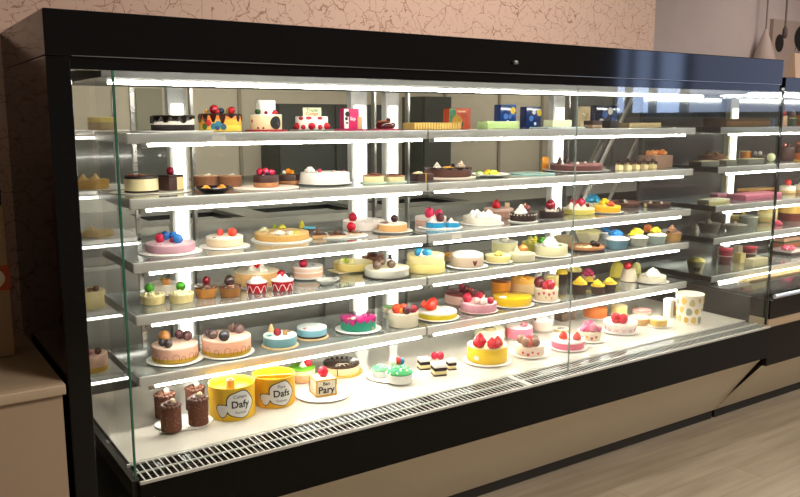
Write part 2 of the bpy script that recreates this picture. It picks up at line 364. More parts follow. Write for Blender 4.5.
for u, wd in UPS:
    p = build('upright', MB().box(u-wd/2-.012, u+wd/2+.012, .806, .84, .58, 1.715), mat('c8c8c4'), case)
    build('light_column', MB().rbox(wd, .012, .60, 1.655, .005, u, .8005), emit('column_light', 'fffaf0', 2.6), p, True)
for u in (1.90, 2.08, 3.1, 1.07): build('upright', MB().box(u-.006, u+.006, .81, .835, .58, 1.715), mat('a8a8a4:m'), case)
for (lx, lz) in ((.98, 1.534), (2.0, 1.117)):
    build('price_label', MB().box(lx, lx+.05, .3765, .378, lz-.009, lz+.009), 'f4f0e4:p', case)
# ------------------------------------------------------------ neighbouring case
c2 = empty('display_case', (0, 0, 0)); tag(c2, 'second lit glass cake case continuing beyond the dark glass edge on the right', 'display case')
A, B = 3.715, 6.2
build('canopy', MB().box(A, B, .0, .85, 1.7265, 1.795), BLACK, c2, bevel=.002)
build('light_strip', MB().tube([(A+.05, .38, 1.7215), (B-.05, .38, 1.7215)], .004), emit('tube', 'fffaf0', TUBE), c2, True)
build('back_panel', MB().box(A, B, .84, .86, .62, 1.725), mat('3a3c3c:g'), c2)
build('fascia', MB().box(A, B, -.01, .10, .605, .70), BLACK, c2)
build('stripe_panel', MB().box(A, B, -.005, .10, .56, .604), mat('a89478'), c2)
build('lower_fascia', MB().box(A, B, -.01, .10, .36, .559), mat('120e0c:k'), c2)
build('rail', MB().tube([(A+.01, -.022, .722), (B, -.022, .722)], .011), mat('dcdcd8:m'), c2, True)
build('kick_panel', MB().prism_x([(-.004, .359), (.250, .0526), (.262, .0526), (.006, .359)], A-.018, B), CHAMP, c2)
build('base_body', MB().prism_x([(.012, .359), (.264, .06), (.264, 0), (.84, 0), (.84, .70), (.101, .70), (.101, .359)], A, B), mat('1a1816'), c2)
build('well_floor', MB().box(A+.02, B-.02, .101, .80, .700, .706), mat('1c1a16:g'), c2)
build('tan_board', MB().box(A+.3, B-.02, .30, .37, .7062, .7155), mat('b89c70'), c2)
build('glass_pane', MB().box(A+.012, B, -.002, .003, .7335, 1.7245), GLASS, c2)
build('glass_pane', MB().box(A, A+.006, .004, .83, .701, 1.7245), GLASS, c2)
U2 = [(4.535, .05), (5.6, .05)]
for i, z in enumerate(LV): shelf_row(c2, z, 3.78, 6.1, 3.84, 6.05, [u for u, _ in U2], i)
for u, wd in U2:
    p = build('upright', MB().box(u-wd/2-.02, u+wd/2+.012, .806, .838, .72, 1.72), mat('c8c0a4'), c2)
    build('light_column', MB().rbox(wd, .012, .74, 1.66, .005, u, .8005), emit('column_light', 'fffaf0', 2.6), p, True)
# ------------------------------------------------------------ left counter and things around
ct = empty('service_counter', (-.4, .2, 0)); tag(ct, 'beige service counter with a thick top left of the black panel', 'counter')
build('worktop', MB().rbox(1.9, .62, .874, .902, .003, -.152, .080), mat('a8967e'), ct, True)
build('front_panel', MB().box(-1.1, .790, -.215, -.20, 0, .874), mat('a08c76'), ct)
build('side_panel', MB().box(.775, .790, -.20, .38, 0, .874), mat('a08c76'), ct)
pk = empty('snack_carton', (.18, .38, .9025)); tag(pk, 'tan snack carton with an orange band and pale ring at the left picture edge', 'carton')
build('body', MB().rbox(.30, .1, 0, .45, .004), 'a88c68:p', pk, True)
build('band', MB().box(-.1505, .1505, -.0505, -.0495, .20, .275), 'b04c1c:p', pk)
V, F = fan(.028, .028, 24, 1); build('ring', MB().add([(a+.11, -.0512, b+.237) for a, b in V], F), 'e8d8c0:p', pk)
bx = empty('dark_carton', (.18, .38, 1.353)); tag(bx, 'dark box stacked on the snack carton at the left picture edge', 'carton')
build('body', MB().rbox(.29, .1, 0, .14, .004), '1c1816:p', bx, True); build('lid', MB().rbox(.294, .104, .14, .155, .003), '141210:p', bx, True)
# poster, pendant-shadow cone and bags above the neighbouring case
ps = empty('poster', (6.25, 1.3, 1.85)); tag(ps, 'grey poster with black silhouette shapes on the wall at the right edge', 'poster')
build('panel', MB().box(-.62, .9, -.03, -.001, .0, .47), 'a8988c:p', ps)
for cx, cz, a, b_ in ((-.53, .30, .055, .065), (-.22, .35, .12, .10), (-.17, .2, .07, .16)):
    V, F = fan(a, b_, 20, 1); build('silhouette', MB().add([(p+cx, -.0315, q+cz) for p, q in V], F), '181210:p', ps)
for (x, ww, hh, l) in ((4.30, .075, .155, 'narrow pale paper bag standing on the neighbouring case'), (4.50, .16, .155, 'wide pale paper bag with dark scribble on the neighbouring case')):
    b = empty('paper_bag', (x, .30, 1.7955)); tag(b, l, 'paper bag', 'paper bags on top of the neighbouring case')
    build('body', MB().prism_x([(-.03, 0), (.03, 0), (.012, hh), (-.012, hh)], -ww/2, ww/2), 'd8bca4:p', b)
    hd = MB().tube([(-ww*.25, 0, hh-.01), (-ww*.2, 0, hh+.03), (ww*.2, 0, hh+.03), (ww*.25, 0, hh-.01)], .002); build('handle', hd, '3a2c24', b, True)
    if ww > .1:
        sc = MB()
        for i in range(4): sc.tube([(-.06+.03*i, -.032+.0, .02), (-.04+.03*i, -.025, .06), (-.06+.03*i, -.019, .10)], .002, 5)
        build('print', sc, '2a1c18', b, True)
pn = empty('pendant_lamp', (5.46, 1.22, 1.95)); tag(pn, 'slim taupe bell pendant lamp hanging near the right wall', 'pendant lamp')  # wall-toned cone added in place of a pendant's shadow on the wall
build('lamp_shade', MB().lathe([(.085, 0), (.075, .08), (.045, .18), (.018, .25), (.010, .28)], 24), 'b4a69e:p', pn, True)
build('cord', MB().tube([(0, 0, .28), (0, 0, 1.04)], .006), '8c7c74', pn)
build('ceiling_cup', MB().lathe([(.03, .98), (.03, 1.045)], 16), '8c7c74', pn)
cp = empty('hanging_cord', (5.50, 1.1, 2.16)); tag(cp, 'grey cord with a dark plug hanging beside the poster', 'cord')
build('cord', MB().tube([(0, 0, .06), (0, 0, .84)], .007), '6c605c', cp); build('plug', MB().lathe([(.012, 0), (.018, .02), (.016, .06), (.007, .085)], 12), '4c403c', cp, True)
for i, (lx, ly) in enumerate(((1.9, -1.9), (5.2, -2.2))):
    t = tag(empty('downlight', (lx, ly, 2.94)), ('square ceiling light before the middle of the case', 'square ceiling light at the right end of the room')[i], 'ceiling light')
    build('frame', MB().box(-.4, .4, -.4, .4, .03, .06), 'e8e4dc', t)
# ------------------------------------------------------------ toppings
def bump(f, amp): return lambda a, t: 1+amp*sin(a*f)*sin(t*pi*f)
def topping(kind, x, y, r, col, z, parent):
    if kind == 'ball':
        return build('sugar_ball', MB().ball(r, (x, y, z+r*.88)), col+':f', parent, True)
    if kind == 'berry':
        o = build('raspberry', MB().ball(r, (x, y, z+r*.9), 22, 14, 1.08, bump(7, .09)), col+':f', parent, True); return o
    if kind == 'strawberry':
        o = build('strawberry', MB().lathe([(r*.3, 0), (r*.85, r*.25), (r, r*.6), (r*.8, r*1.15), (r*.42, r*1.65), (r*.1, r*1.95)], 16, fn=lambda a, b, t, k: (a*(1+.05*sin(t*6+k*2)), b)), col+':f', parent, True, (x, y, z-.001))
        lf = MB()
        for i in range(5):
            a = 2*pi*i/5; lf.add([(0, 0, 0), (r*.5*cos(a-.4), r*.5*sin(a-.4), .001), (r*1.05*cos(a), r*1.05*sin(a), r*.18), (r*.5*cos(a+.4), r*.5*sin(a+.4), .001), (0, 0, r*.1)], [(0, 1, 2, 3), (4, 1, 2), (4, 2, 3), (4, 3, 0), (4, 0, 1)])
        build('leaf', lf, '4c8a30', o, False, (0, 0, r*.05)); return o
    if kind in ('leaf', 'leafup', 'disc'):
        if kind == 'disc':
            return build('topping_disc', MB().lathe([(r*.95, 0), (r, .002), (r, .006), (r*.9, .008)], 24), col+':g', parent, True, (x, y, z-.0006))
        if kind == 'leafup':
            return build('leaf', MB().add([(-r*.55, 0, 0), (r*.5, r*.1, 0), (r*.85, 0, r*1.2), (-r*.1, -r*.1, r*1.9), (0, r*.25, r*.7)], [(0, 1, 4), (1, 2, 4), (2, 3, 4), (3, 0, 4), (0, 1, 2, 3)]), col, parent, False, (x, y, z-.001))
        return build('garnish', MB().lathe([(r*.7, 0), (r, r*.18), (r*.8, r*.42), (r*.25, r*.5)], 9, fn=lambda a, b, t, k: (a*(1+.22*sin(t*2+x*99)), b*(1+.3*cos(t)))), col, parent, True, (x, y, z-.001))
    if kind == 'rose':
        o = MB()
        for i in range(9):
            a = i*2.4; q = r*(.62 if i > 2 else .2); o.ball(r*.48, (q*cos(a), q*sin(a), r*(.45 if i > 2 else .85)), 8, 6, .9)
        return build('sugar_rose', o, col, parent, True, (x, y, z-.001))
    if kind in ('swirl',):
        pr = [(r*.9, 0), (r, r*.25), (r*.72, r*.5), (r*.78, r*.65), (r*.45, r*.95), (r*.45, r*1.08), (r*.12, r*1.45)]
        return build('cream_swirl', MB().lathe(pr, 24, fn=lambda a, b, t, k: (a*(1+.12*sin(6*t+k*.9)), b)), col, parent, True, (x, y, z-.001))
    if kind == 'swirlflat':
        pts = [(r*cos(t*.5)*(1-t/26), r*.6*sin(t*.9), .0015) for t in range(22)]
        return build('piped_line', MB().tube(pts, .0013, 5), col, parent, True, (x, y, z))
    if kind == 'cone':
        return build('pointed_piece', MB().lathe([(r*.75, 0), (r*.8, r*.3), (r*.5, r*1.2), (r*.1, r*2.1)], 12), col, parent, True, (x, y, z-.001))
    if kind == 'cube':
        return build('topping_cube', MB().rbox(r*1.6, r*1.2, 0, r*1.4, r*.15), col, parent, True, (x, y, z-.0005))
    if kind == 'heart':
        V, F = fan(r, r, 28, 2, heart_fn)
        n = len(V); mb = MB().add([(a, b, .003) for a, b in V]+[(a, b, 0) for a, b in V], F+[tuple(i+n for i in f) for f in F])
        return build('heart', mb, col, parent, False, (x, y, z))
    if kind == 'hat':
        return build('top_hat', MB().lathe([(r*.9, 0), (r*.9, r*.15), (r*.5, r*.2), (r*.55, r*1.3), (r*.5, r*1.35)], 14), col, parent, True, (x, y, z+.018))
    if kind == 'dotw':
        return build('cream_dot', MB().ball(r, (x, y, z+r*.4), 8, 5), col, parent, True)
    if kind == 'nuts':
        rd = random.Random(int(abs(x*1e5)+abs(y*1e4))); mb = MB()
        for i in range(16):
            a = rd.random()*6.28; q = r*math.sqrt(rd.random()); s = r*rd.uniform(.12, .24)
            mb.ball(s, (q*cos(a), q*sin(a)*.8, s*.6), 6, 4, rd.uniform(.6, 1.1))
        return build('chopped_nuts', mb, col, parent, False, (x, y, z))
    if kind == 'card':
        s = r; o = build('message_card', MB().box(-s, s, -.001, .001, 0, s*.95), col+':p', parent, False, (x, y, z))
        if s > .015:
            for t, c, zz in (('Trude', '4c9a50', .66), ('Cotige', 'd87838', .28)):
                V, F = text_mesh(t, s*.5); build('lettering', MB().add([(p[0], -.0016, p[1]+s*zz) for p in V], F), c, o)
        return o
# ------------------------------------------------------------ prints on the side of round cakes
def decal(d, r, h, parent, taper=1.0):
    k, u, v, a = d[:4]
    if k in ('dot', 'oval', 'heart'):
        v = min(1, max(v, ((d[4] if k == 'oval' else a)*1.35+.0012)/h))
        if k != 'oval' and a*2.4 > h: a = h*.4; v = .5
    rr = r*(taper+(1-taper)*v)+.0007
    if k == 'dot':
        V, F = fan(a, a, 16, 2); build('dot', MB().add(wrapped(V, rr, u, v*h), F), d[4], parent)
    elif k == 'oval':
        q_ = min(d[4], h*.46); V, F = fan(a, q_, 20, 3); v = min(max(d[2], (q_+.001)/h), 1-(q_+.0005)/h); build('print', MB().add(wrapped(V, rr+random.random()*.0008, u, v*h), F), d[5], parent)
    elif k == 'heart':
        V, F = fan(a*1.3, a*1.3, 28, 3, heart_fn); build('heart', MB().add(wrapped(V, rr, u, v*h), F), d[4], parent)
    elif k == 'bar':
        build('chocolate_line', MB().add(wrapped([(-.002, -.4*h), (.002, -.4*h), (.002, .3*h), (-.002, .3*h)], rr, u, v*h), [(0, 1, 2, 3)]), d[4], parent)
    elif k == 'berryring':
        mb = MB(); n = 12
        for i in range(n):
            t = 2*pi*i/n; q = a*(.8+.35*(i % 2)); mb.ball(q, (rr*cos(t), rr*sin(t), q*.9), 14, 8, 1, bump(5, .06))
        build('strawberry_border', mb, d[4]+':f', parent, True)
    elif k == 'pearls':
        mb = MB()
        for i in range(22):
            t = 2*pi*i/22; mb.ball(a, (rr*cos(t), rr*sin(t), h*v), 6, 4)
        build('pearl_border', mb, d[4], parent, True)
    elif k == 'specks':
        mb = MB(); rd = random.Random(4)
        for i in range(60):
            q = rd.uniform(.0006, .0014); V, F = fan(q, q, 6, 1); mb.add(wrapped(V, rr, rd.uniform(-100, 100), h*rd.uniform(.1, .9)), F)
        build('speckles', mb, d[4], parent)
    elif k in ('lattice', 'zigzag', 'balloon'):
        mb = MB()
        def line(pts, rad): mb.tube([(rr*sin(radians(p[0])), -rr*cos(radians(p[0])), p[1]) for p in pts], rad, 5)
        if k == 'lattice':
            for i in range(8):
                c = i*45
                line([(c-20+40*t/8, h*(.15+.6*sin(pi*t/8))) for t in range(9)], .0010)
                line([(c+22, h*.05), (c+22, h*.15)], .0010)
            build('lattice', mb, d[4], parent, True)
        elif k == 'zigzag':
            n = 26; line([(i*360/n, h*(.15 if i % 2 else .75)) for i in range(n+1)], .0016)
            line([(i*10, h*.88) for i in range(37)], .0012)
            build('zigzag', mb, d[4], parent, True)
        else:
            c = u; w_ = degrees_(a*.62/rr); hh = a/.017
            line([(c-w_*(1 if t < 3 else cos((t-3)/10*pi)) if t < 13 else c+w_, h*(.14+.30*hh*min(t, 3)/3)+(a*.55*sin(max(0, min(t-3, 10))/10*pi))-(h*.30*hh*(t-13)/3 if t > 13 else 0)) for t in range(17)], .0007)
            build('balloon_drawing', mb, d[4], parent, True)
def degrees_(x): return x*180/pi
def lay_cyl(r0, r1, z0, z1, bev, first, last, seg=40):
    b = min(bev, (z1-z0)*.45)
    p = []
    p += [(r0-b, z0), (r0-b*.3, z0+b*.3), (r0, z0+b)] if first else [(r0-.0006, z0), (r0, z0+.0006)]
    p += [(r1, z1-b), (r1-b*.3, z1-b*.3), (r1-b, z1)] if last else [(r1, z1-.0006), (r1-.0006, z1)]
    return MB().lathe(p, seg)
def drip(parent, r, h, col, ln):
    seg = 120; rd = random.Random(int(r*1e5)); L = []
    v = 0
    for j in range(seg):
        if j % 8 == 0: v = rd.uniform(.35, 1.25)*ln*h
        t = (j % 8)/8; L.append(.16*ln*h+(v-.16*ln*h)*max(0, 1-(abs(2*t-1)/.62)**4))
    prof = [(r+.0022, 0), (r+.0022, 1), (r+.0024, 2), (r-.001, 3), (0.001, 3)]
    def fn(a, z, t, k):
        j = int(round(t/(2*pi)*seg)) % seg
        return {0: (r+.0012, h-L[j]), 1: (r+.0026, h-L[j]+.0015), 2: (r+.0022, h), 3: (r-.002, h+.0025), 4: (.001, h+.0025)}[k]
    build('icing_drip', MB().lathe([(1, 0)]*5, seg, fn=fn), col+':g', parent, True)
def round_cake(e, it):
    o = it['o']; r, h = it['r'], it['h']; L = o['L']; tp = o.get('taper', 1); bev = o.get('bev', .0035); z = 0
    if o.get('th') and o.get('tier'): pass
    n = len(L)
    for i, (fr, col) in enumerate(L):
        z1 = z+fr*h; ra = r*(tp+(1-tp)*z/h); rb = r*(tp+(1-tp)*z1/h)
        mb = lay_cyl(ra, rb, z, z1, bev, i == 0, i == n-1)
        if o.get('rough'):
            rd = random.Random(3); mb.v = [(a*(1+.02*sin(b*400+c*300)), b*(1+.02*cos(a*500-c*200)), c) for a, b, c in mb.v]
        build('cake_body' if n == 1 else 'cake_layer', mb, col, e, True); z = z1
    zt = h
    if 'top' in o:
        build('icing_top', MB().lathe([(r-.001, 0), (r+.0005, .001), (r, .003), (r-.004, .0042), (.001, .0042)], 40), o['top'], e, True, (0, 0, h-.001)); zt = h+.0032
    if 'cream' in o:
        build('cream_dome', MB().lathe([(r*.97, 0), (r*.93, h*.18), (r*.7, h*.34), (r*.35, h*.42), (.001, h*.44)], 28, fn=lambda a, b, t, k: (a*(1+.05*sin(5*t+k)), b)), o['cream'], e, True, (0, 0, h-.002)); zt = h+h*.25
    for tr_ in o.get('tier', ()):
        h2 = h*tr_[1]; build('upper_tier', lay_cyl(r*tr_[0], r*tr_[0], 0, h2, bev, True, True), tr_[2], e, True, (0, 0, h-.0005))
    if 'drip' in o: drip(e, r, h, *o['drip']); zt = h+.002
    for d in o.get('dec', ()): decal(d, r, h, e, tp)
    return zt
def box_cake(e, it):
    o = it['o']; w_, d_, h = o['w'], o['d'], it['h']; L = o['L']; z = 0; n = len(L); bev = o.get('bev', .002)
    for i, (fr, col) in enumerate(L):
        z1 = z+fr*h; build('body' if n == 1 else 'layer', MB().rbox(w_, d_, z, z1-.0001, min(bev, (z1-z)*.3)), col, e, True); z = z1
    if o.get('ribs'):
        mb = MB(); nn = max(6, int(w_/.014))
        for i in range(nn+1): mb.rbox(.007, d_+.004, 0, h+.0015, .002, -w_/2+w_*i/nn, 0, 2)
        build('crimped_crust', mb, L[-1][1], e, True)
    if 'facew' in o:
        c, fr = o['facew']
        if fr < 0: build('cut_side', MB().box(w_/2+fr*w_*-.0, w_/2+.001, -d_/2+.003, d_/2-.003, .12*h, h*.86), c, e)
        if fr < 0: build('cut_face', MB().box(w_*(.5+fr*1.0), w_/2-.002, -d_/2-.0008, -d_/2+.001, .1*h, h*.86), c, e)
        if fr > 0: build('side_print', MB().box(-w_/2+.002, -w_/2+fr*w_, -d_/2-.0008, -d_/2+.001, .03*h, h*.97), c, e)
    if 'stripe' in o: build('gold_stripe', MB().box(-w_*.03, w_*.03, -d_/2-.001, d_/2+.001, 0, h+.001), o['stripe'], e)
    for (t, s, c, x, z_) in o.get('txt', ()):
        V, F = text_mesh(t, s); build('lettering', MB().add([(p[0]+x*w_*.6, -d_/2-.0016, p[1]+z_*h) for p in V], F), c, e)
    for (c, x, z_, s) in o.get('pic', ()):
        s = min(s, w_*.3, h*.42); z_ = max(z_, (s+.001)/h); V, F = fan(s, s, 18, 1); build('print', MB().add([(p[0]+(x-.5)*w_*.9, -d_/2-.0009-random.random()*.0008, p[1]+z_*h) for p in V], F), c, e)
    if 'edges' in o:
        mb = MB(); t = .0028
        for sx in (-1, 1):
            for sy in (-1, 1): mb.box(sx*w_/2-t, sx*w_/2+t, sy*d_/2-t, sy*d_/2+t, 0, h)
        for zz in (t, h-t):
            for s_ in (-1, 1): mb.box(-w_/2, w_/2, s_*d_/2-t, s_*d_/2+t, zz-t, zz+t); mb.box(s_*w_/2-t, s_*w_/2+t, -d_/2, d_/2, zz-t, zz+t)
        build('gold_border', mb, o['edges'], e)
    if 'drip' in o:
        mb = MB(); c, ln = o['drip']; rd = random.Random(5)
        for side in (-1, 1):
            for i in range(4):
                l = rd.uniform(.4, 1)*ln*h; xx = -w_/2+w_*(i+.5)/4; mb.rbox(w_*.16, .003, h-l, h, .0012, xx, side*(d_/2+.0008), 2)
                mb.rbox(.003, d_*.16, h-l*.9, h, .0012, side*(w_/2+.0008), -d_/2+d_*(i+.5)/4, 2)
        build('chocolate_drip', mb, c+':g', e, True)
    return h
def dish_profile(r, h, lip=.0): return [(r*.55, 0), (r*.6, .0015), (r*.96, h*.75), (r, h), (r*.985, h+.001), (r*.92, h*.8), (r*.6, h*.45), (.001, h*.45)]
def make(it):
    o = it['o']; k = o.get('k', 'cake'); r, h = it['r'], it['h']; T = it.get('t', ())
    single = not T and k in ('plate', 'scallop', 'board', 'tray', 'tray2', 'ball', 'tall')
    if single:
        if k == 'plate': mb = MB().lathe([(r*.6, 0), (r*.65, .001), (r*.97, .0045), (r, .006), (r*.98, .007), (r*.8, .0058), (.001, .0056)], 48); m = o['col']+':c'
        elif k == 'scallop': mb = MB().lathe([(r*.94, 0), (r, .001), (r, .003), (r*.95, .0038), (.001, .0038)], 144, fn=lambda a, b, t, q: (a*(1+(.02*abs(sin(18*t)) if a > r*.9 else 0)), b)); m = o['col']+':p'
        elif k == 'board': mb = MB().lathe([(r-.001, 0), (r, .001), (r, .003), (r-.001, .0038), (.001, .0038)], 48); m = o['col']
        elif k == 'tray': mb = MB().rbox(r*2, min(r*1.0, .24), 0, .0056, .0025); m = o['col']+':c'
        elif k == 'tray2':
            t = .004 if o.get('low') else .006
            a_ = r*2/ (cos(it['a'])+.55*abs(sin(it['a'])))*.95 if 0 else r*2
            mb = MB().lathe([(r*.97, 0), (r, .001), (r, t*.7), (r*.98, t), (r*.9, t*.85), (.001, t*.8)], 56, fn=lambda a, b, q, kk: (a, b))
            sq = min(1, (.165/r)); sq = min(sq, .72)
            mb.v = [(a, b*sq, c) for a, b, c in mb.v]; m = o['col']+':c'
        elif k == 'ball': mb = MB().ball(r, (0, 0, r), 20, 12); m = o['col']+':f'
        elif k == 'tall':
            top = r*.62 if o.get('flat') else r*.12
            mb = MB().lathe([(r*.9, 0), (r, h*.03), (r*.98, h*.3), (r*.82, h*.72), ((r*.66 if o.get('flat') else r*.5), h*.93), (top, h)], 28, fn=lambda a, b, t, q: (a*(1+.025*sin(9*t)), b)); m = o['col']
        e = build(it['n'], mb, m, None, True, it['p']); e.rotation_euler = (0, 0, it['a'] if k != 'tray' else 0)
    else:
        e = empty(it['n'], it['p'], it['a']); zt = h
        if k == 'cake': zt = round_cake(e, it)
        elif k == 'box': zt = box_cake(e, it)
        elif k == 'plate': build('plate', MB().lathe([(r*.6, 0), (r, .006), (r*.98, .007), (.001, .0056)], 40), o['col']+':c', e, True)
        elif k == 'dish':
            hh = max(h, .010) if not o.get('deep') else h
            build('bowl', MB().lathe(dish_profile(r, hh), 48, fn=lambda a, b, t, q: (a*(1+(.02*sin(14*t) if a > r*.9 else 0)), b)), o['col']+':c', e, True); zt = hh*.45
            if o.get('deep'): build('rim', MB().lathe([(r*.97, hh-.001), (r*1.02, hh), (r*1.02, hh+.002), (r*.96, hh+.002)], 40, caps=False), 'c8c8c4:c', e, True)
        elif k == 'cup':
            tp = o['taper']; n = 44
            build('paper_case' if it['c'] != 'bowl' else 'bowl', MB().lathe([(r*tp*.97, 0), (r*tp, .001), (r*.98, h*.94), (r, h)], n*2, fn=lambda a, b, t, q: (a*(1+(.018 if it['c'] != 'bowl' else 0)*cos(n*t)), b)), o['case']+':p', e, True)
            ft = o['ft']; fh = {'flat': .08, 'dome': .42, 'petal': .75}[ft]*h
            pr = [(r*.96, 0), (r*1.0, fh*.25), (r*.86, fh*.6), (r*.5, fh*.92), (.001, fh)]
            if ft == 'petal':
                pf = build('frosting', MB().lathe(pr, 40), o['fr'], e, True, (0, 0, h-.002)); rd = random.Random(9)
                for nm, cc, cnt in (('petals', o['fr'], 60), ('petals', 'e8f4e0', 26), ('petals', '2c9c9c', 16)):
                    mb = MB()
                    for i in range(cnt):
                        a = rd.random()*6.28; q = math.sqrt(rd.random()); mb.ball(r*.13, (r*.95*q*cos(a), r*.95*q*sin(a), fh*(1-q*q*.75)), 6, 4, .8)
                    build(nm, mb, cc, pf, True)
            else: build('frosting', MB().lathe(pr, 36, fn=lambda a, b, t, q: (a*(1+.04*sin(7*t+q)), b)), o['fr'], e, True, (0, 0, h-.001))
            for d in o.get('dec', ()): decal(d, r, h, e, tp)
            zt = h+fh*.75
        elif k == 'ruffle':
            build('cake_roll', MB().lathe([(r*.93, 0), (r*.95, h*.05), (r*.95, h*.9), (r*.9, h)], 60, fn=lambda a, b, t, q: (a*(1+.02*sin(23*t)), b)), o['col']+':s', e, True)
            mb = MB(); rd = random.Random(int(r*1e5)); 
            for i in range(14):
                a = 2*pi*i/14; mb.ball(r*.24, (r*.82*cos(a), r*.82*sin(a), h-.001+rd.uniform(-.002, .002)), 8, 6, .8)
            for i in range(8):
                a = 2*pi*i/8+.2; mb.ball(r*.24, (r*.45*cos(a), r*.45*sin(a), h+.004), 8, 6, .8)
            build('ruffle', mb, '5c3626', e, True)
            mb = MB()
            for i in range(18):
                a = -pi/2+rd.uniform(-1.4, 1.4); zz = rd.uniform(.1, .8)*h; mb.ball(.0009, (r*.965*cos(a), r*.965*sin(a), zz), 5, 4)
            build('sugar_specks', mb, 'c8b0a0', e); zt = h+.004
        elif k == 'tin':
            build('tin_body', MB().lathe([(r*.985, 0), (r, .002), (r, h-.002), (r+.0012, h), (r-.0015, h+.0006), (r-.003, h-.001), (r-.0035, h*.80 if o['knob'] else h*.55), (.001, h*.80 if o['knob'] else h*.55)], 64), o['col'], e, True)
            if o['knob']: build('cork_knob', MB().lathe([(r*.2, 0), (r*.2, .028), (r*.17, .031), (r*.08, .031), (r*.07, .022), (.001, .022)], 24), 'b8863c', e, True, (-.004, 0, h*.80))
            else:
                build('crossbar', MB().rbox(r*1.85, .012, h*.84, h*.95, .002, 0, .0), 'd8a020', e); build('crossbar', MB().rbox(.012, r*1.85, h*.80, h*.84, .002, 0, 0), 'd8a020', e)
            u0 = 20
            V, F = fan(r*.60, h*.40, 40, 4, lambda a: 1+.05*cos(5*a)); O2 = [(a*1.085, b*1.07) for a, b in V]
            build('label_outline', MB().add(wrapped(O2, r+.0018, u0, h*.50), F), '2a2420', e)
            lb = build('label', MB().add(wrapped(V, r+.0026, u0, h*.50), F), 'd8d6d4', e)
            for tx, s, vz in zip(o['words'], (.0165, .035, .014), (.74, .50, .26)):
                V, F = text_mesh(tx, s, tx[:3] == 'Daf'); build('lettering', MB().add(wrapped(V, r+.0036, u0, h*vz), F), '14110f', lb)
            V, F = fan(r*.25, h*.18, 30, 3, lambda a: 1+.14*cos(3*a-pi/2)); O2 = [(a*1.16, b*1.14) for a, b in V]
            build('flower_outline', MB().add(wrapped(O2, r+.0018, u0-44, h*.34), F), '2a2420', e)
            build('flower_print', MB().add(wrapped(V, r+.0026, u0-44, h*.34), F), 'dcdad8', e)
            build('flower_stem', MB().add(wrapped([(-.0008, 0), (.0008, 0), (.0008, h*.14), (-.0008, h*.14)], r+.0008, u0-44, h*.03), [(0, 1, 2, 3)]), '2a2420', e)
        elif k == 'bucket':
            b0 = .86
            build('paper_wall', MB().lathe([(r*b0, 0), (r*b0, .001), (r, h-.002), (r+.002, h), (r-.001, h+.001), (r-.003, h-.002), (r*b0-.003, .004), (.001, .004)], 48), o['col']+':p', e, True)
            rd = random.Random(12)
            for i in range(15):
                u = -80+i*160/14; v = (.2, .48, .8)[i % 3]+rd.uniform(-.05, .05); c = ('c8a038', 'c8a038', '8c9080', 'b8a878', 'd0b060')[i % 5]
                s = rd.uniform(.009, .016); V, F = fan(s, s*1.25, 18, 2, lambda a: 1+.08*cos(3*a+i)); rr = r*(b0+(1-b0)*v)+.0012
                build('oval_print', MB().add(wrapped(V, rr, u, v*h), F), c+':p', e)
        elif k == 'tall':
            build('cone_body', MB().lathe([(r*.9, 0), (r, h*.03), (r*.96, h*.4), (r*.8, h*.85), (r*.7, h)], 28, fn=lambda a, b, t, q: (a*(1+.02*sin(9*t)), b)), o['col'], e, True)
        elif k == 'jug':
            build('jug_body', MB().lathe([(r*.7, 0), (r, h*.3), (r*.8, h*.8), (r*.9, h), (r*.8, h), (r*.7, h*.5), (.001, h*.4)], 24), o['col'], e, True)
            build('handle', MB().tube([(r*.8, 0, h*.85), (r*1.5, 0, h*.8), (r*1.5, 0, h*.4), (r*.9, 0, h*.3)], .0015, 6), o['col'], e, True)
        elif k == 'berries':
            build('raspberry_fruit', MB().ball(r*.55, (-r*.45, 0, r*.55), 20, 12, 1.1, bump(7, .09)), o['col']+':f', e, True)
            build('raspberry_fruit', MB().ball(r*.6, (r*.45, -r*.1, r*.6), 20, 12, 1.1, bump(7, .09)), o['col']+':f', e, True)
        for (kd, x, y, rad, c) in T:
            z = zt
            if o.get('tier'):
                t0 = o['tier'][0]
                z = zt+h*t0[1]-.001 if kd != 'rose' and math.hypot(x, y) < r*t0[0]*.9 and o.get('th') else zt
            topping(kd, x, y, rad, c, z, e)
    tag(e, it['l'], it['c'], it['g'])
    return e
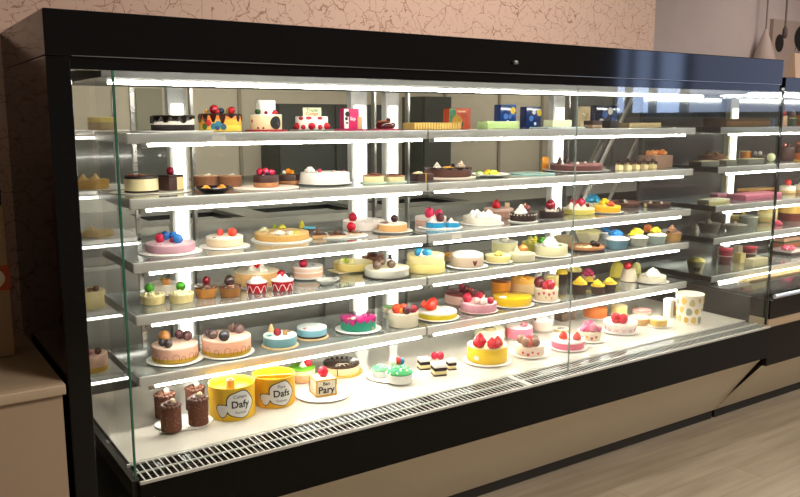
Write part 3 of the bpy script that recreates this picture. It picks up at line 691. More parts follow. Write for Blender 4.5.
ITEMS = [
{'n': 'cake_board', 'l': 'cream round cake board under the black and white dripped cake', 'c': 'cake board', 'g': 'plates and boards on the top shelf', 'p': (0.9112, 0.56, 1.5545), 'a': 0, 'r': 0.1388, 'h': 0.004, 'o': {'k': 'board', 'col': 'e8e4da'}},
{'n': 'layer_cake', 'l': 'black and white dripped cake, first on the left of the top shelf', 'c': 'cake', 'g': 'desserts on the top shelf', 'p': (0.9112, 0.56, 1.5588), 'a': -0.317, 'r': 0.0732, 'h': 0.0499, 'o': {'L': [(0.4, '1d1210:s'), (0.5, 'efe6da'), (0.1, '1a100e')], 'drip': ('1a100e', 0.5)}, 't': []},
{'n': 'layer_cake', 'l': 'orange and yellow ombre cake with chocolate drips and berries on top', 'c': 'cake', 'g': 'desserts on the top shelf', 'p': (1.0847, 0.56, 1.5545), 'a': -0.372, 'r': 0.0757, 'h': 0.0603, 'o': {'L': [(0.35, 'f4cf52'), (0.35, 'f6b23a'), (0.3, 'ee8230')], 'drip': ('3a1a10', 0.45), 'dec': [('dot', -18, 0.3, 0.011, '1f6f86'), ('dot', -5, 0.42, 0.012, '2f7f98'), ('dot', -33, 0.5, 0.012, 'b8242c'), ('dot', 8, 0.12, 0.011, '235a78'), ('dot', -45, 0.25, 0.012, '3a6a2a'), ('dot', -8, 0.12, 0.009, '243a6a')]}, 't': [('ball', -0.0203, -0.0229, 0.0167, 'a8101e'), ('ball', 0.0051, 0.0045, 0.0112, '1c2d4a'), ('ball', 0.0417, 0.0089, 0.0136, 'b81a20'), ('ball', 0.0338, 0.0191, 0.0128, 'f0b820'), ('ball', -0.0459, -0.0108, 0.0088, 'e8c060'), ('ball', -0.0091, -0.0283, 0.0096, 'c83020')]},
{'n': 'cake_board', 'l': 'red round cake board under the two-tier white cake', 'c': 'cake board', 'g': 'plates and boards on the top shelf', 'p': (1.2635, 0.56, 1.5545), 'a': 0, 'r': 0.08, 'h': 0.004, 'o': {'k': 'board', 'col': 'c0182c'}},
{'n': 'tiered_cake', 'l': 'two-tier white cake with a green ball, red rose and black round badge', 'c': 'cake', 'g': 'desserts on the top shelf', 'p': (1.2635, 0.56, 1.5588), 'a': -0.427, 'r': 0.0585, 'h': 0.0529, 'o': {'L': [(1, 'f0dcae')], 'top': 'fbf4ea', 'tier': [(0.62, 1.05, 'fbf6f0')], 'dec': [('oval', 38, 0.42, 0.025, 0.03, '14110f'), ('oval', 42, 0.5, 0.008, 0.015, 'e8e4de'), ('dot', -30, 0.12, 0.004, 'b01828'), ('dot', -10, 0.1, 0.004, 'b01828'), ('dot', -60, 0.6, 0.006, 'b82030')]}, 't': [('ball', -0.0291, -0.0413, 0.0107, '2c4a22'), ('rose', 0.0308, -0.0181, 0.0132, 'c01c30'), ('ball', 0.0006, -0.0479, 0.0066, '8a1420')]},
{'n': 'cake_board', 'l': 'grey round cake board under the strawberry-ringed white cake', 'c': 'cake board', 'g': 'plates and boards on the top shelf', 'p': (1.454, 0.56, 1.5545), 'a': 0, 'r': 0.0854, 'h': 0.004, 'o': {'k': 'board', 'col': '9a958a'}},
{'n': 'layer_cake', 'l': 'white cake ringed with strawberries carrying a pale lettered card', 'c': 'cake', 'g': 'desserts on the top shelf', 'p': (1.454, 0.56, 1.5588), 'a': -0.482, 'r': 0.0623, 'h': 0.0491, 'o': {'L': [(1, 'fbf3ec')], 'dec': [('berryring', 0, 0.2, 0.012, 'b31225'), ('oval', -40, 0.85, 0.012, 0.007, 'b02030'), ('oval', -10, 0.88, 0.012, 0.006, 'b83848'), ('oval', 30, 0.86, 0.012, 0.006, 'b02030')]}, 't': [('card', 0.0021, 0.0081, 0.035, 'f4ecc8')]},
{'n': 'cake_board', 'l': 'pale round cake board under the magenta square cake', 'c': 'cake board', 'g': 'plates and boards on the top shelf', 'p': (1.6227, 0.56, 1.5545), 'a': 0, 'r': 0.0703, 'h': 0.004, 'o': {'k': 'board', 'col': 'c0245c'}},
{'n': 'novelty_cake', 'l': 'magenta square cake with white lettering and a black and white side', 'c': 'cake', 'g': 'desserts on the top shelf', 'p': (1.6227, 0.56, 1.5588), 'a': 0, 'r': 0.0387, 'h': 0.0802, 'o': {'k': 'box', 'dr': 0.45, 'L': [(1, 'c4125c')], 'facew': ('f4ece8', 0.3), 'txt': [('Szp', 0.018, 'fbe6f0', 0.12, 0.5)], 'pic': [('14110f', 0.2, 0.72, 0.011), ('14110f', 0.12, 0.5, 0.007), ('3a3230', 0.16, 0.3, 0.005)], 'w': 0.071, 'd': 0.0319}, 't': []},
{'n': 'cookie', 'l': 'small round tan cookie leaning by the magenta cake', 'c': 'cookie', 'g': 'desserts on the top shelf', 'p': (1.6168, 0.47, 1.559), 'a': 0, 'r': 0.0112, 'h': 0.0488, 'o': {'k': 'box', 'dr': 0.35, 'L': [(1, 'e0b080:s')], 'w': 0.0215, 'd': 0.0075}, 't': []},
{'n': 'cake_board', 'l': 'pale round cake board under the dark red loaf cake', 'c': 'cake board', 'g': 'plates and boards on the top shelf', 'p': (1.7917, 0.56, 1.5545), 'a': 0, 'r': 0.0634, 'h': 0.004, 'o': {'k': 'board', 'col': 'c8405a'}},
{'n': 'loaf_cake', 'l': 'dark red glazed loaf cake with crumbled nuts on top', 'c': 'cake', 'g': 'desserts on the top shelf', 'p': (1.7917, 0.56, 1.5588), 'a': -0.573, 'r': 0.043, 'h': 0.0258, 'o': {'L': [(1, '4a1014:g')], 'bev': 0.014}, 't': [('nuts', -0.0128, -0.0226, 0.0226, 'b06030'), ('ball', 0.0133, 0.0206, 0.01, '5a0c14')]},
{'n': 'long_tart', 'l': 'long golden tart with a crimped shallow crust on the top shelf', 'c': 'tart', 'g': 'desserts on the top shelf', 'p': (2.0288, 0.56, 1.5545), 'a': 0, 'r': 0.1209, 'h': 0.0267, 'o': {'k': 'box', 'dr': 0.35, 'L': [(1, 'd8b060:s')], 'ribs': 1, 'w': 0.2385, 'd': 0.0835}, 't': []},
{'n': 'gift_box', 'l': 'orange and green picture box standing behind the golden tart', 'c': 'box', 'g': 'desserts on the top shelf', 'p': (2.2851, 0.72, 1.5545), 'a': 0, 'r': 0.0635, 'h': 0.091, 'o': {'k': 'box', 'dr': 0.35, 'L': [(1, 'c4481e')], 'facew': ('3c7a50', 0.32), 'txt': [('Chocolat', 0.013, 'f4d8a0', 0.1, 0.85)], 'pic': [('b8860b', 0.35, 0.25, 0.03), ('1d1a14', 0.5, 0.2, 0.02)], 'w': 0.1265, 'd': 0.0443}, 't': []},
{'n': 'long_cake', 'l': 'pale green glazed flat cake in front of the blue tins', 'c': 'cake', 'g': 'desserts on the top shelf', 'p': (2.3698, 0.53, 1.5545), 'a': 0, 'r': 0.0927, 'h': 0.0333, 'o': {'k': 'box', 'dr': 0.4, 'L': [(0.85, 'b4cc86'), (0.15, 'c6dc9c:g')], 'w': 0.182, 'd': 0.0728}, 't': []},
{'n': 'gift_tin', 'l': 'bright blue patterned tin, the left one of two side by side', 'c': 'tin', 'g': 'desserts on the top shelf', 'p': (2.5761, 0.72, 1.5545), 'a': 0, 'r': 0.053, 'h': 0.1106, 'o': {'k': 'box', 'dr': 0.5, 'L': [(0.94, '0e3f8c:g'), (0.06, '1c5aa8:g')], 'pic': [('e8c832', 0.8, 0.75, 0.016), ('3a78c8', 0.3, 0.5, 0.014), ('d8dce8', 0.45, 0.25, 0.01), ('2c68b8', 0.6, 0.5, 0.012)], 'w': 0.098, 'd': 0.049}, 't': []},
{'n': 'gift_tin', 'l': 'dark blue patterned tin with a yellow tag, right of the bright blue one', 'c': 'tin', 'g': 'desserts on the top shelf', 'p': (2.7305, 0.71, 1.5545), 'a': 0, 'r': 0.0508, 'h': 0.1014, 'o': {'k': 'box', 'dr': 0.5, 'L': [(1, '0d2f6c:g')], 'pic': [('e8c832', 0.9, 0.72, 0.016), ('d8dce8', 0.5, 0.75, 0.012), ('3a78c8', 0.3, 0.45, 0.014), ('c8d4e8', 0.6, 0.2, 0.008)], 'w': 0.0948, 'd': 0.0474}, 't': []},
{'n': 'serving_tray', 'l': 'pale teal tray under the pale yellow slab cake', 'c': 'tray', 'g': 'plates and boards on the top shelf', 'p': (2.7864, 0.58, 1.5545), 'a': 0, 'r': 0.1247, 'h': 0.006, 'o': {'k': 'tray', 'col': 'd8e6e4'}},
{'n': 'sheet_cake', 'l': 'pale yellow slab cake at the bright upright of the top shelf', 'c': 'cake', 'g': 'desserts on the top shelf', 'p': (2.7864, 0.58, 1.5608), 'a': 0, 'r': 0.0668, 'h': 0.0326, 'o': {'k': 'box', 'dr': 0.5, 'L': [(1, 'f0eec0')], 'w': 0.1259, 'd': 0.0629}, 't': []},
{'n': 'gift_box', 'l': 'beige box with a round clock-like emblem, beside the pane joint', 'c': 'box', 'g': 'desserts on the top shelf', 'p': (3.1111, 0.72, 1.5545), 'a': 0, 'r': 0.0331, 'h': 0.1083, 'o': {'k': 'box', 'dr': 0.3, 'L': [(1, 'c8b48a')], 'pic': [('efe6cc', 0.5, 0.55, 0.036), ('b09868', 0.5, 0.55, 0.022)], 'w': 0.0731, 'd': 0.0219}, 't': []},
{'n': 'gift_box', 'l': 'long navy box printed with a pale crescent and dots', 'c': 'box', 'g': 'desserts on the top shelf', 'p': (3.2667, 0.72, 1.5545), 'a': 0, 'r': 0.0757, 'h': 0.1114, 'o': {'k': 'box', 'dr': 0.25, 'L': [(1, '101c40:g')], 'pic': [('d8d4c8', 0.2, 0.15, 0.022), ('2c60a8', 0.35, 0.6, 0.02), ('c8c4b8', 0.6, 0.75, 0.02), ('3a5a98', 0.8, 0.4, 0.018), ('e8e4d8', 0.9, 0.3, 0.008)], 'w': 0.1771, 'd': 0.0443}, 't': []},
{'n': 'chocolate_box', 'l': 'flat brown chocolate box on the top shelf', 'c': 'box', 'g': 'desserts on the top shelf', 'p': (3.0071, 0.56, 1.5545), 'a': 0, 'r': 0.0458, 'h': 0.0352, 'o': {'k': 'box', 'dr': 0.8, 'L': [(0.4, 'a08468'), (0.6, '3c241c')], 'w': 0.0723, 'd': 0.0578}, 't': []},
{'n': 'chocolate_box', 'l': 'flat black chocolate box right of the brown one', 'c': 'box', 'g': 'desserts on the top shelf', 'p': (3.1343, 0.56, 1.5545), 'a': 0, 'r': 0.0422, 'h': 0.035, 'o': {'k': 'box', 'dr': 0.8, 'L': [(1, '171010')], 'w': 0.0668, 'd': 0.0534}, 't': []},
{'n': 'long_box', 'l': 'long low tan box at the right end of the top shelf', 'c': 'box', 'g': 'desserts on the top shelf', 'p': (3.3543, 0.56, 1.5545), 'a': 0, 'r': 0.1074, 'h': 0.0237, 'o': {'k': 'box', 'dr': 0.3, 'L': [(1, 'a89468')], 'w': 0.2473, 'd': 0.0742}, 't': []},
{'n': 'cheesecake', 'l': 'cream cheesecake with dark base, dark rim and chopped nuts', 'c': 'cake', 'g': 'desserts on the second shelf', 'p': (0.8039, 0.6, 1.3445), 'a': -0.278, 'r': 0.0568, 'h': 0.0595, 'o': {'L': [(0.16, '2a1512:s'), (0.68, 'ecdcae'), (0.16, '2a1512')]}, 't': [('nuts', -0.0218, -0.0162, 0.0232, 'a85a38'), ('nuts', 0.0036, -0.01, 0.0155, 'c08858')]},
{'n': 'cut_cake', 'l': 'cut chocolate cake showing a cream filling with a raspberry on top', 'c': 'cake', 'g': 'desserts on the second shelf', 'p': (0.9098, 0.6, 1.3445), 'a': 0.35, 'r': 0.0442, 'h': 0.0583, 'o': {'k': 'box', 'dr': 0.9, 'rot': 0.35, 'L': [(0.1, '2a1210'), (0.75, '3a1a18'), (0.15, '2c1412')], 'facew': ('e6cf94', -0.48), 'w': 0.0658, 'd': 0.0593}, 't': [('berry', 0.0079, 0.0134, 0.0134, 'a8183c')]},
{'n': 'oval_platter', 'l': 'oval cream platter under the cheesecake and the cut chocolate cake', 'c': 'platter', 'g': 'desserts on the second shelf', 'p': (0.8358, 0.6, 1.3445), 'a': -0.288, 'r': 0.1409, 'h': 0.0197, 'o': {'k': 'tray2', 'col': 'e8e0d0', 'low': 1}, 't': []},
{'n': 'mocha_cake', 'l': 'plain mocha brown cake, left one of the pair behind the orange sweets', 'c': 'cake', 'g': 'desserts on the second shelf', 'p': (1.0501, 0.64, 1.3445), 'a': -0.352, 'r': 0.043, 'h': 0.048, 'o': {'L': [(0.92, '8a5a3c:s'), (0.08, 'a87850')]}, 't': [('leaf', 0.0077, 0.0019, 0.0115, 'efe6d6')]},
{'n': 'mocha_cake', 'l': 'plain mocha brown cake, right one of the pair behind the orange sweets', 'c': 'cake', 'g': 'desserts on the second shelf', 'p': (1.1442, 0.64, 1.3445), 'a': -0.381, 'r': 0.0446, 'h': 0.0444, 'o': {'L': [(0.92, '8a5a3c:s'), (0.08, 'a87850')]}, 't': [('leaf', 0.0069, 0.0141, 0.0117, 'efe6d6')]},
{'n': 'dark_plate', 'l': 'small dark scalloped dish holding two orange sweets', 'c': 'dish', 'g': 'desserts on the second shelf', 'p': (1.0163, 0.47, 1.3445), 'a': -0.361, 'r': 0.0652, 'h': 0.0186, 'o': {'k': 'dish', 'col': '2a1c22'}, 't': [('rose', -0.0263, -0.0239, 0.0155, 'e89a28'), ('rose', 0.0278, -0.0034, 0.0155, 'f0a428')]},
{'n': 'cake_board', 'l': 'pale pink round cake board under the berry-topped chocolate cakes', 'c': 'cake board', 'g': 'plates and boards on the second shelf', 'p': (1.2433, 0.53, 1.3445), 'a': 0, 'r': 0.1216, 'h': 0.004, 'o': {'k': 'board', 'col': 'f0dccc'}},
{'n': 'layer_cake', 'l': 'small chocolate layer cake topped with a heap of mixed berries', 'c': 'cake', 'g': 'desserts on the second shelf', 'p': (1.2433, 0.53, 1.3488), 'a': -0.425, 'r': 0.0465, 'h': 0.0447, 'o': {'L': [(0.4, 'b07a50:s'), (0.6, '3a1c18')]}, 't': [('berry', -0.0219, 0.0003, 0.0124, 'b01838'), ('berry', -0.0014, -0.0058, 0.0132, 'c8304c'), ('berry', 0.0187, -0.0018, 0.0107, 'c02848'), ('ball', 0.004, -0.0135, 0.0074, '2e2a5c'), ('berry', 0.0271, 0.0225, 0.0091, 'a01840'), ('leaf', -0.0097, -0.0248, 0.0058, 'f0d0d8')]},
{'n': 'layer_cake', 'l': 'small chocolate layer cake topped with orange physalis and greens', 'c': 'cake', 'g': 'desserts on the second shelf', 'p': (1.3811, 0.62, 1.3445), 'a': -0.453, 'r': 0.039, 'h': 0.0409, 'o': {'L': [(0.4, 'b07a50:s'), (0.6, '3a1c18')]}, 't': [('ball', -0.0023, -0.0011, 0.0121, 'ee8c1c'), ('ball', -0.0177, -0.0086, 0.0087, 'e8dcc0'), ('leaf', -0.0251, -0.0206, 0.0087, '3c5a22'), ('ball', 0.0131, 0.015, 0.0078, 'f2a030')]},
{'n': 'dessert_plate', 'l': 'white round plate under the rough white cream cake', 'c': 'plate', 'g': 'plates and boards on the second shelf', 'p': (1.508, 0.56, 1.3445), 'a': 0, 'r': 0.1058, 'h': 0.006, 'o': {'k': 'plate', 'col': 'f4f1ea'}},
{'n': 'cream_cake', 'l': 'rough white cream cake with a white rose and pink petals', 'c': 'cake', 'g': 'desserts on the second shelf', 'p': (1.508, 0.56, 1.3508), 'a': -0.497, 'r': 0.098, 'h': 0.041, 'o': {'L': [(1, 'fbf3e8')], 'rough': 1}, 't': [('rose', -0.0585, -0.0318, 0.0192, 'f8eee2'), ('ball', -0.0205, -0.0111, 0.0078, 'c04868'), ('leaf', 0.0316, 0.0172, 0.0113, 'efd8c8'), ('leaf', 0.0714, 0.0387, 0.0096, 'c88898')]},
{'n': 'cake_board', 'l': 'pale green round cake board under the left cream mini cake', 'c': 'cake board', 'g': 'plates and boards on the second shelf', 'p': (1.6942, 0.5, 1.3445), 'a': 0, 'r': 0.0532, 'h': 0.004, 'o': {'k': 'board', 'col': 'c8d8c8'}},
{'n': 'petit_cake', 'l': 'cream mini cake with nut top, left one of the pair', 'c': 'cake', 'g': 'desserts on the second shelf', 'p': (1.6942, 0.5, 1.3488), 'a': -0.557, 'r': 0.0421, 'h': 0.0285, 'o': {'L': [(0.85, 'e8dcaa'), (0.15, '8c5c40:s')]}, 't': [('nuts', -0.002, -0.0021, 0.0266, '6a3020')]},
{'n': 'cake_board', 'l': 'pale green round cake board under the right cream mini cake', 'c': 'cake board', 'g': 'plates and boards on the second shelf', 'p': (1.7954, 0.5, 1.3445), 'a': 0, 'r': 0.0518, 'h': 0.004, 'o': {'k': 'board', 'col': 'c8d8c8'}},
{'n': 'petit_cake', 'l': 'cream mini cake with nut top, right one of the pair', 'c': 'cake', 'g': 'desserts on the second shelf', 'p': (1.7954, 0.5, 1.3488), 'a': -0.584, 'r': 0.0424, 'h': 0.0228, 'o': {'L': [(0.85, 'e8dcaa'), (0.15, '8c5c40:s')]}, 't': [('nuts', 0.0, 0.005, 0.027, '5a2818')]},
{'n': 'chocolate_square', 'l': 'square dark chocolate cake with a gold centre stripe', 'c': 'cake', 'g': 'desserts on the second shelf', 'p': (1.9336, 0.5, 1.3445), 'a': 0, 'r': 0.0489, 'h': 0.03, 'o': {'k': 'box', 'dr': 0.7, 'L': [(1, '3a1c18')], 'facew': ('c89838', 0.0), 'stripe': 'd0a040', 'w': 0.0801, 'd': 0.0561}, 't': [('leaf', -0.0311, -0.012, 0.0184, 'e8d8a8')]},
{'n': 'cake_board', 'l': 'pale pink round cake board under the round dark chocolate cake', 'c': 'cake board', 'g': 'plates and boards on the second shelf', 'p': (2.1437, 0.6, 1.3445), 'a': 0, 'r': 0.1246, 'h': 0.004, 'o': {'k': 'board', 'col': 'f0dccc'}},
{'n': 'chocolate_cake', 'l': 'round dark chocolate cake with cream dollops and gold leaf', 'c': 'cake', 'g': 'desserts on the second shelf', 'p': (2.1437, 0.6, 1.3488), 'a': -0.65, 'r': 0.1036, 'h': 0.0386, 'o': {'L': [(1, '4a261c')], 'drip': ('2e1410', 0.2)}, 't': [('swirl', -0.0464, -0.0613, 0.0166, 'e8dcd0'), ('swirl', 0.0572, 0.0175, 0.0195, 'e8d0b8'), ('nuts', -0.0011, -0.0853, 0.0244, 'd09a3a'), ('cube', 0.023, 0.0175, 0.0098, '3c1a14')]},
{'n': 'sweets_plate', 'l': 'white plate with green and yellow sugared sweets', 'c': 'plate', 'g': 'desserts on the second shelf', 'p': (2.3229, 0.52, 1.3445), 'a': -0.704, 'r': 0.0888, 'h': 0.0127, 'o': {'k': 'dish', 'col': 'f4f1ea'}, 't': [('rose', -0.049, -0.0415, 0.0178, '96c83c'), ('rose', -0.0124, 0.0128, 0.0197, 'f4c818'), ('rose', 0.017, 0.0028, 0.0187, 'f0d828'), ('rose', 0.0113, -0.037, 0.0217, 'c8dc48'), ('ball', -0.0462, -0.067, 0.0099, 'e8f0d8')]},
{'n': 'serving_tray', 'l': 'empty pale teal serving tray lying on the second shelf', 'c': 'tray', 'g': 'desserts on the second shelf', 'p': (2.5952, 0.54, 1.3445), 'a': -0.755, 'r': 0.1032, 'h': 0.0089, 'o': {'k': 'tray2', 'col': 'a8d4cc'}, 't': []},
{'n': 'price_card', 'l': 'bright orange card standing at the back of the second shelf', 'c': 'card', 'g': 'desserts on the second shelf', 'p': (2.8486, 0.72, 1.3445), 'a': 0, 'r': 0.0189, 'h': 0.0661, 'o': {'k': 'box', 'dr': 0.15, 'L': [(1, 'f0a018')], 'w': 0.0459, 'd': 0.0069}, 't': []},
{'n': 'dessert_plate', 'l': 'white round plate under the wide flat berry tart', 'c': 'plate', 'g': 'plates and boards on the second shelf', 'p': (2.9228, 0.58, 1.3445), 'a': 0, 'r': 0.1637, 'h': 0.006, 'o': {'k': 'plate', 'col': 'f8f6f0'}},
{'n': 'flat_tart', 'l': 'wide flat dark berry tart with two chocolate cones', 'c': 'tart', 'g': 'desserts on the second shelf', 'p': (2.9228, 0.58, 1.3508), 'a': -0.807, 'r': 0.1276, 'h': 0.0311, 'o': {'L': [(0.75, '5c3030:s'), (0.25, '8a5a58')]}, 't': [('cone', -0.0786, -0.0821, 0.0185, '4c3430'), ('cone', -0.0479, -0.0316, 0.0185, '4c3430'), ('dotw', -0.065, -0.1031, 0.0076, 'f4ece4'), ('dotw', 0.0056, -0.0495, 0.0076, 'f4ece4'), ('dotw', 0.0429, 0.0079, 0.0076, 'f4ece4'), ('dotw', 0.0866, 0.072, 0.0076, 'f4ece4')]},
{'n': 'cheesecake_slice', 'l': 'first cheesecake slice in the row of five with chocolate running down', 'c': 'cake slice', 'g': 'row of chocolate-dripped cheesecake slices', 'p': (3.1433, 0.5, 1.3445), 'a': 0, 'r': 0.0205, 'h': 0.0452, 'o': {'k': 'box', 'dr': 1.0, 'L': [(0.86, 'ecd8a0'), (0.14, '2a1612')], 'drip': ('2a1612', 0.5), 'w': 0.029, 'd': 0.029}, 't': [('swirl', -0.0019, 0.0019, 0.0111, '2a1612')]},
{'n': 'cheesecake_slice', 'l': 'second cheesecake slice in the row of five with chocolate running down', 'c': 'cake slice', 'g': 'row of chocolate-dripped cheesecake slices', 'p': (3.2059, 0.5, 1.3445), 'a': 0, 'r': 0.0206, 'h': 0.0434, 'o': {'k': 'box', 'dr': 1.0, 'L': [(0.86, 'ecd8a0'), (0.14, '2a1612')], 'drip': ('2a1612', 0.5), 'w': 0.0293, 'd': 0.0293}, 't': [('swirl', 0.002, 0.0053, 0.0112, '2a1612')]},
{'n': 'cheesecake_slice', 'l': 'third cheesecake slice in the row of five with chocolate running down', 'c': 'cake slice', 'g': 'row of chocolate-dripped cheesecake slices', 'p': (3.2678, 0.5, 1.3445), 'a': 0, 'r': 0.0208, 'h': 0.0416, 'o': {'k': 'box', 'dr': 1.0, 'L': [(0.86, 'ecd8a0'), (0.14, '2a1612')], 'drip': ('2a1612', 0.5), 'w': 0.0296, 'd': 0.0296}, 't': [('swirl', -0.0041, 0.0003, 0.0113, '2a1612')]},
{'n': 'cheesecake_slice', 'l': 'fourth cheesecake slice in the row of five with chocolate running down', 'c': 'cake slice', 'g': 'row of chocolate-dripped cheesecake slices', 'p': (3.3325, 0.5, 1.3445), 'a': 0, 'r': 0.021, 'h': 0.0397, 'o': {'k': 'box', 'dr': 1.0, 'L': [(0.86, 'ecd8a0'), (0.14, '2a1612')], 'drip': ('2a1612', 0.5), 'w': 0.0299, 'd': 0.0299}, 't': [('swirl', -0.0004, 0.0035, 0.0114, '2a1612')]},
{'n': 'cheesecake_slice', 'l': 'fifth cheesecake slice in the row of five with chocolate running down', 'c': 'cake slice', 'g': 'row of chocolate-dripped cheesecake slices', 'p': (3.3984, 0.5, 1.3445), 'a': 0, 'r': 0.0212, 'h': 0.0377, 'o': {'k': 'box', 'dr': 1.0, 'L': [(0.86, 'ecd8a0'), (0.14, '2a1612')], 'drip': ('2a1612', 0.5), 'w': 0.0302, 'd': 0.0302}, 't': [('swirl', -0.0018, 0.0025, 0.0115, '2a1612')]},
{'n': 'praline_box', 'l': 'pinkish brown pastry box heaped with orange sweets', 'c': 'box', 'g': 'desserts on the second shelf', 'p': (3.4933, 0.56, 1.3445), 'a': 0, 'r': 0.0868, 'h': 0.0647, 'o': {'k': 'box', 'dr': 0.8, 'L': [(1, '8c6c58')], 'w': 0.1391, 'd': 0.1113}, 't': [('ball', -0.0613, -0.0, 0.0141, 'e89a58'), ('ball', -0.0043, 0.0174, 0.0141, 'eca468'), ('ball', 0.0099, 0.0, 0.0141, 'e88c50'), ('ball', 0.0771, 0.0174, 0.0153, 'e89050'), ('ball', -0.0403, -0.0261, 0.0117, 'f0b478'), ('ball', 0.0152, -0.0174, 0.0117, 'd87c40'), ('ball', 0.0771, 0.0, 0.0106, 'eca468')]},
{'n': 'cake_board', 'l': 'white scalloped round board under the pale pink mousse cake', 'c': 'cake board', 'g': 'plates and boards on the third shelf', 'p': (0.8788, 0.5447, 1.1355), 'a': 0, 'r': 0.1074, 'h': 0.004, 'o': {'k': 'scallop', 'col': 'f4f1ea'}},
{'n': 'mousse_cake', 'l': 'pale pink mousse cake topped with blue and red balls', 'c': 'cake', 'g': 'desserts on the third shelf', 'p': (0.8788, 0.5447, 1.1398), 'a': -0.308, 'r': 0.0852, 'h': 0.0298, 'o': {'L': [(0.88, 'cf9fae'), (0.12, 'e4c4cc')], 'bev': 0.008}, 't': [('berry', -0.0357, 0.0091, 0.0156, 'c02040'), ('ball', -0.0154, 0.0713, 0.0164, '1c5fb0'), ('ball', 0.0108, 0.0733, 0.0148, '2468b8'), ('ball', 0.0261, -0.0272, 0.0172, '2a74c0'), ('ball', 0.0059, -0.0054, 0.0094, 'b02860'), ('leaf', -0.0413, -0.0561, 0.0141, 'd8a0b0')]},
{'n': 'cake_board', 'l': 'white scalloped round board under the cream cake with coral balls', 'c': 'cake board', 'g': 'plates and boards on the third shelf', 'p': (1.0829, 0.5532, 1.1355), 'a': 0, 'r': 0.0904, 'h': 0.004, 'o': {'k': 'scallop', 'col': 'f4f1ea'}},
{'n': 'mousse_cake', 'l': 'cream mousse cake topped with two coral red balls', 'c': 'cake', 'g': 'desserts on the third shelf', 'p': (1.0829, 0.5532, 1.1398), 'a': -0.372, 'r': 0.0668, 'h': 0.0369, 'o': {'L': [(0.75, 'eed8b4'), (0.25, 'f8ecdc')], 'bev': 0.008}, 't': [('ball', -0.0155, -0.0014, 0.013, 'e04c44'), ('ball', 0.0279, -0.0274, 0.0163, 'e0402c'), ('leaf', -0.037, -0.0504, 0.0057, '5a6a30')]},
{'n': 'cake_board', 'l': 'white round cake board under the golden nut tart', 'c': 'cake board', 'g': 'plates and boards on the third shelf', 'p': (1.3311, 0.5908, 1.1355), 'a': 0, 'r': 0.1188, 'h': 0.004, 'o': {'k': 'board', 'col': 'f4f1ea'}},
{'n': 'nut_tart', 'l': 'large golden tart with chopped nuts, lime leaf and lemon pieces', 'c': 'tart', 'g': 'desserts on the third shelf', 'p': (1.3311, 0.5908, 1.1398), 'a': -0.443, 'r': 0.1049, 'h': 0.0268, 'o': {'L': [(0.8, 'd8a860:s'), (0.2, 'e4bf80:s')]}, 't': [('leafup', -0.0307, 0.0915, 0.0112, 'b8cc28'), ('rose', -0.068, -0.0108, 0.0172, 'e8dcb0'), ('rose', 0.0015, 0.0719, 0.0155, 'dccf50'), ('nuts', 0.0016, -0.0694, 0.0473, 'e8dcc8'), ('leaf', 0.0514, -0.0499, 0.0189, 'd8cc50'), ('nuts', -0.0294, -0.0804, 0.0258, 'e0c8a0'), ('leaf', 0.0225, -0.0022, 0.0129, 'c898a0')]},
{'n': 'blue_tart', 'l': 'dark-based cake with a blue disc and a yellow cone behind the nut tart', 'c': 'tart', 'g': 'desserts on the third shelf', 'p': (1.4933, 0.68, 1.1355), 'a': -0.476, 'r': 0.0435, 'h': 0.025, 'o': {'L': [(1, '5a4438:s')]}, 't': [('cone', -0.0264, 0.0009, 0.0154, 'e8dc28'), ('disc', 0.0046, -0.024, 0.0254, '58b4d8')]},
{'n': 'chocolate_tart_slice', 'l': 'left glazed chocolate tart slice in the row of three', 'c': 'tart slice', 'g': 'chocolate tart slices on the third shelf', 'p': (1.4697, 0.55, 1.1355), 'a': -0.35, 'r': 0.0323, 'h': 0.0199, 'o': {'k': 'box', 'dr': 1.1, 'rot': -0.35, 'L': [(0.7, 'c49a68:s'), (0.3, '4a261c:g')], 'w': 0.0565, 'd': 0.0622}, 't': [('disc', 0.0002, -0.0021, 0.0131, '7a5844'), ('nuts', -0.0013, 0.0244, 0.0131, 'e0c8b0')]},
{'n': 'chocolate_tart_slice', 'l': 'middle glazed chocolate tart slice in the row of three', 'c': 'tart slice', 'g': 'chocolate tart slices on the third shelf', 'p': (1.5576, 0.56, 1.1355), 'a': -0.35, 'r': 0.0378, 'h': 0.0105, 'o': {'k': 'box', 'dr': 1.1, 'rot': -0.35, 'L': [(0.7, 'c49a68:s'), (0.3, '4a261c:g')], 'w': 0.0649, 'd': 0.0714}, 't': [('disc', 0.0015, 0.0067, 0.0133, '7a5844'), ('nuts', 0.0005, 0.0333, 0.0133, 'e0c8b0')]},
{'n': 'chocolate_tart_slice', 'l': 'right glazed chocolate tart slice in the row of three', 'c': 'tart slice', 'g': 'chocolate tart slices on the third shelf', 'p': (1.6465, 0.57, 1.1355), 'a': -0.35, 'r': 0.0308, 'h': 0.0104, 'o': {'k': 'box', 'dr': 1.1, 'rot': -0.35, 'L': [(0.7, 'c49a68:s'), (0.3, '4a261c:g')], 'w': 0.052, 'd': 0.0571}, 't': [('disc', -0.0044, -0.0243, 0.0136, '7a5844'), ('nuts', -0.0091, -0.023, 0.0136, 'e0c8b0'), ('ball', -0.0106, 0.0155, 0.019, 'cf1c30')]},
{'n': 'cake_board', 'l': 'white board under the three chocolate tart slices', 'c': 'cake board', 'g': 'desserts on the third shelf', 'p': (1.559, 0.56, 1.1355), 'a': -0.511, 'r': 0.1254, 'h': 0.006, 'o': {'k': 'tray2', 'col': 'f4f1ea', 'low': 1}, 't': []},
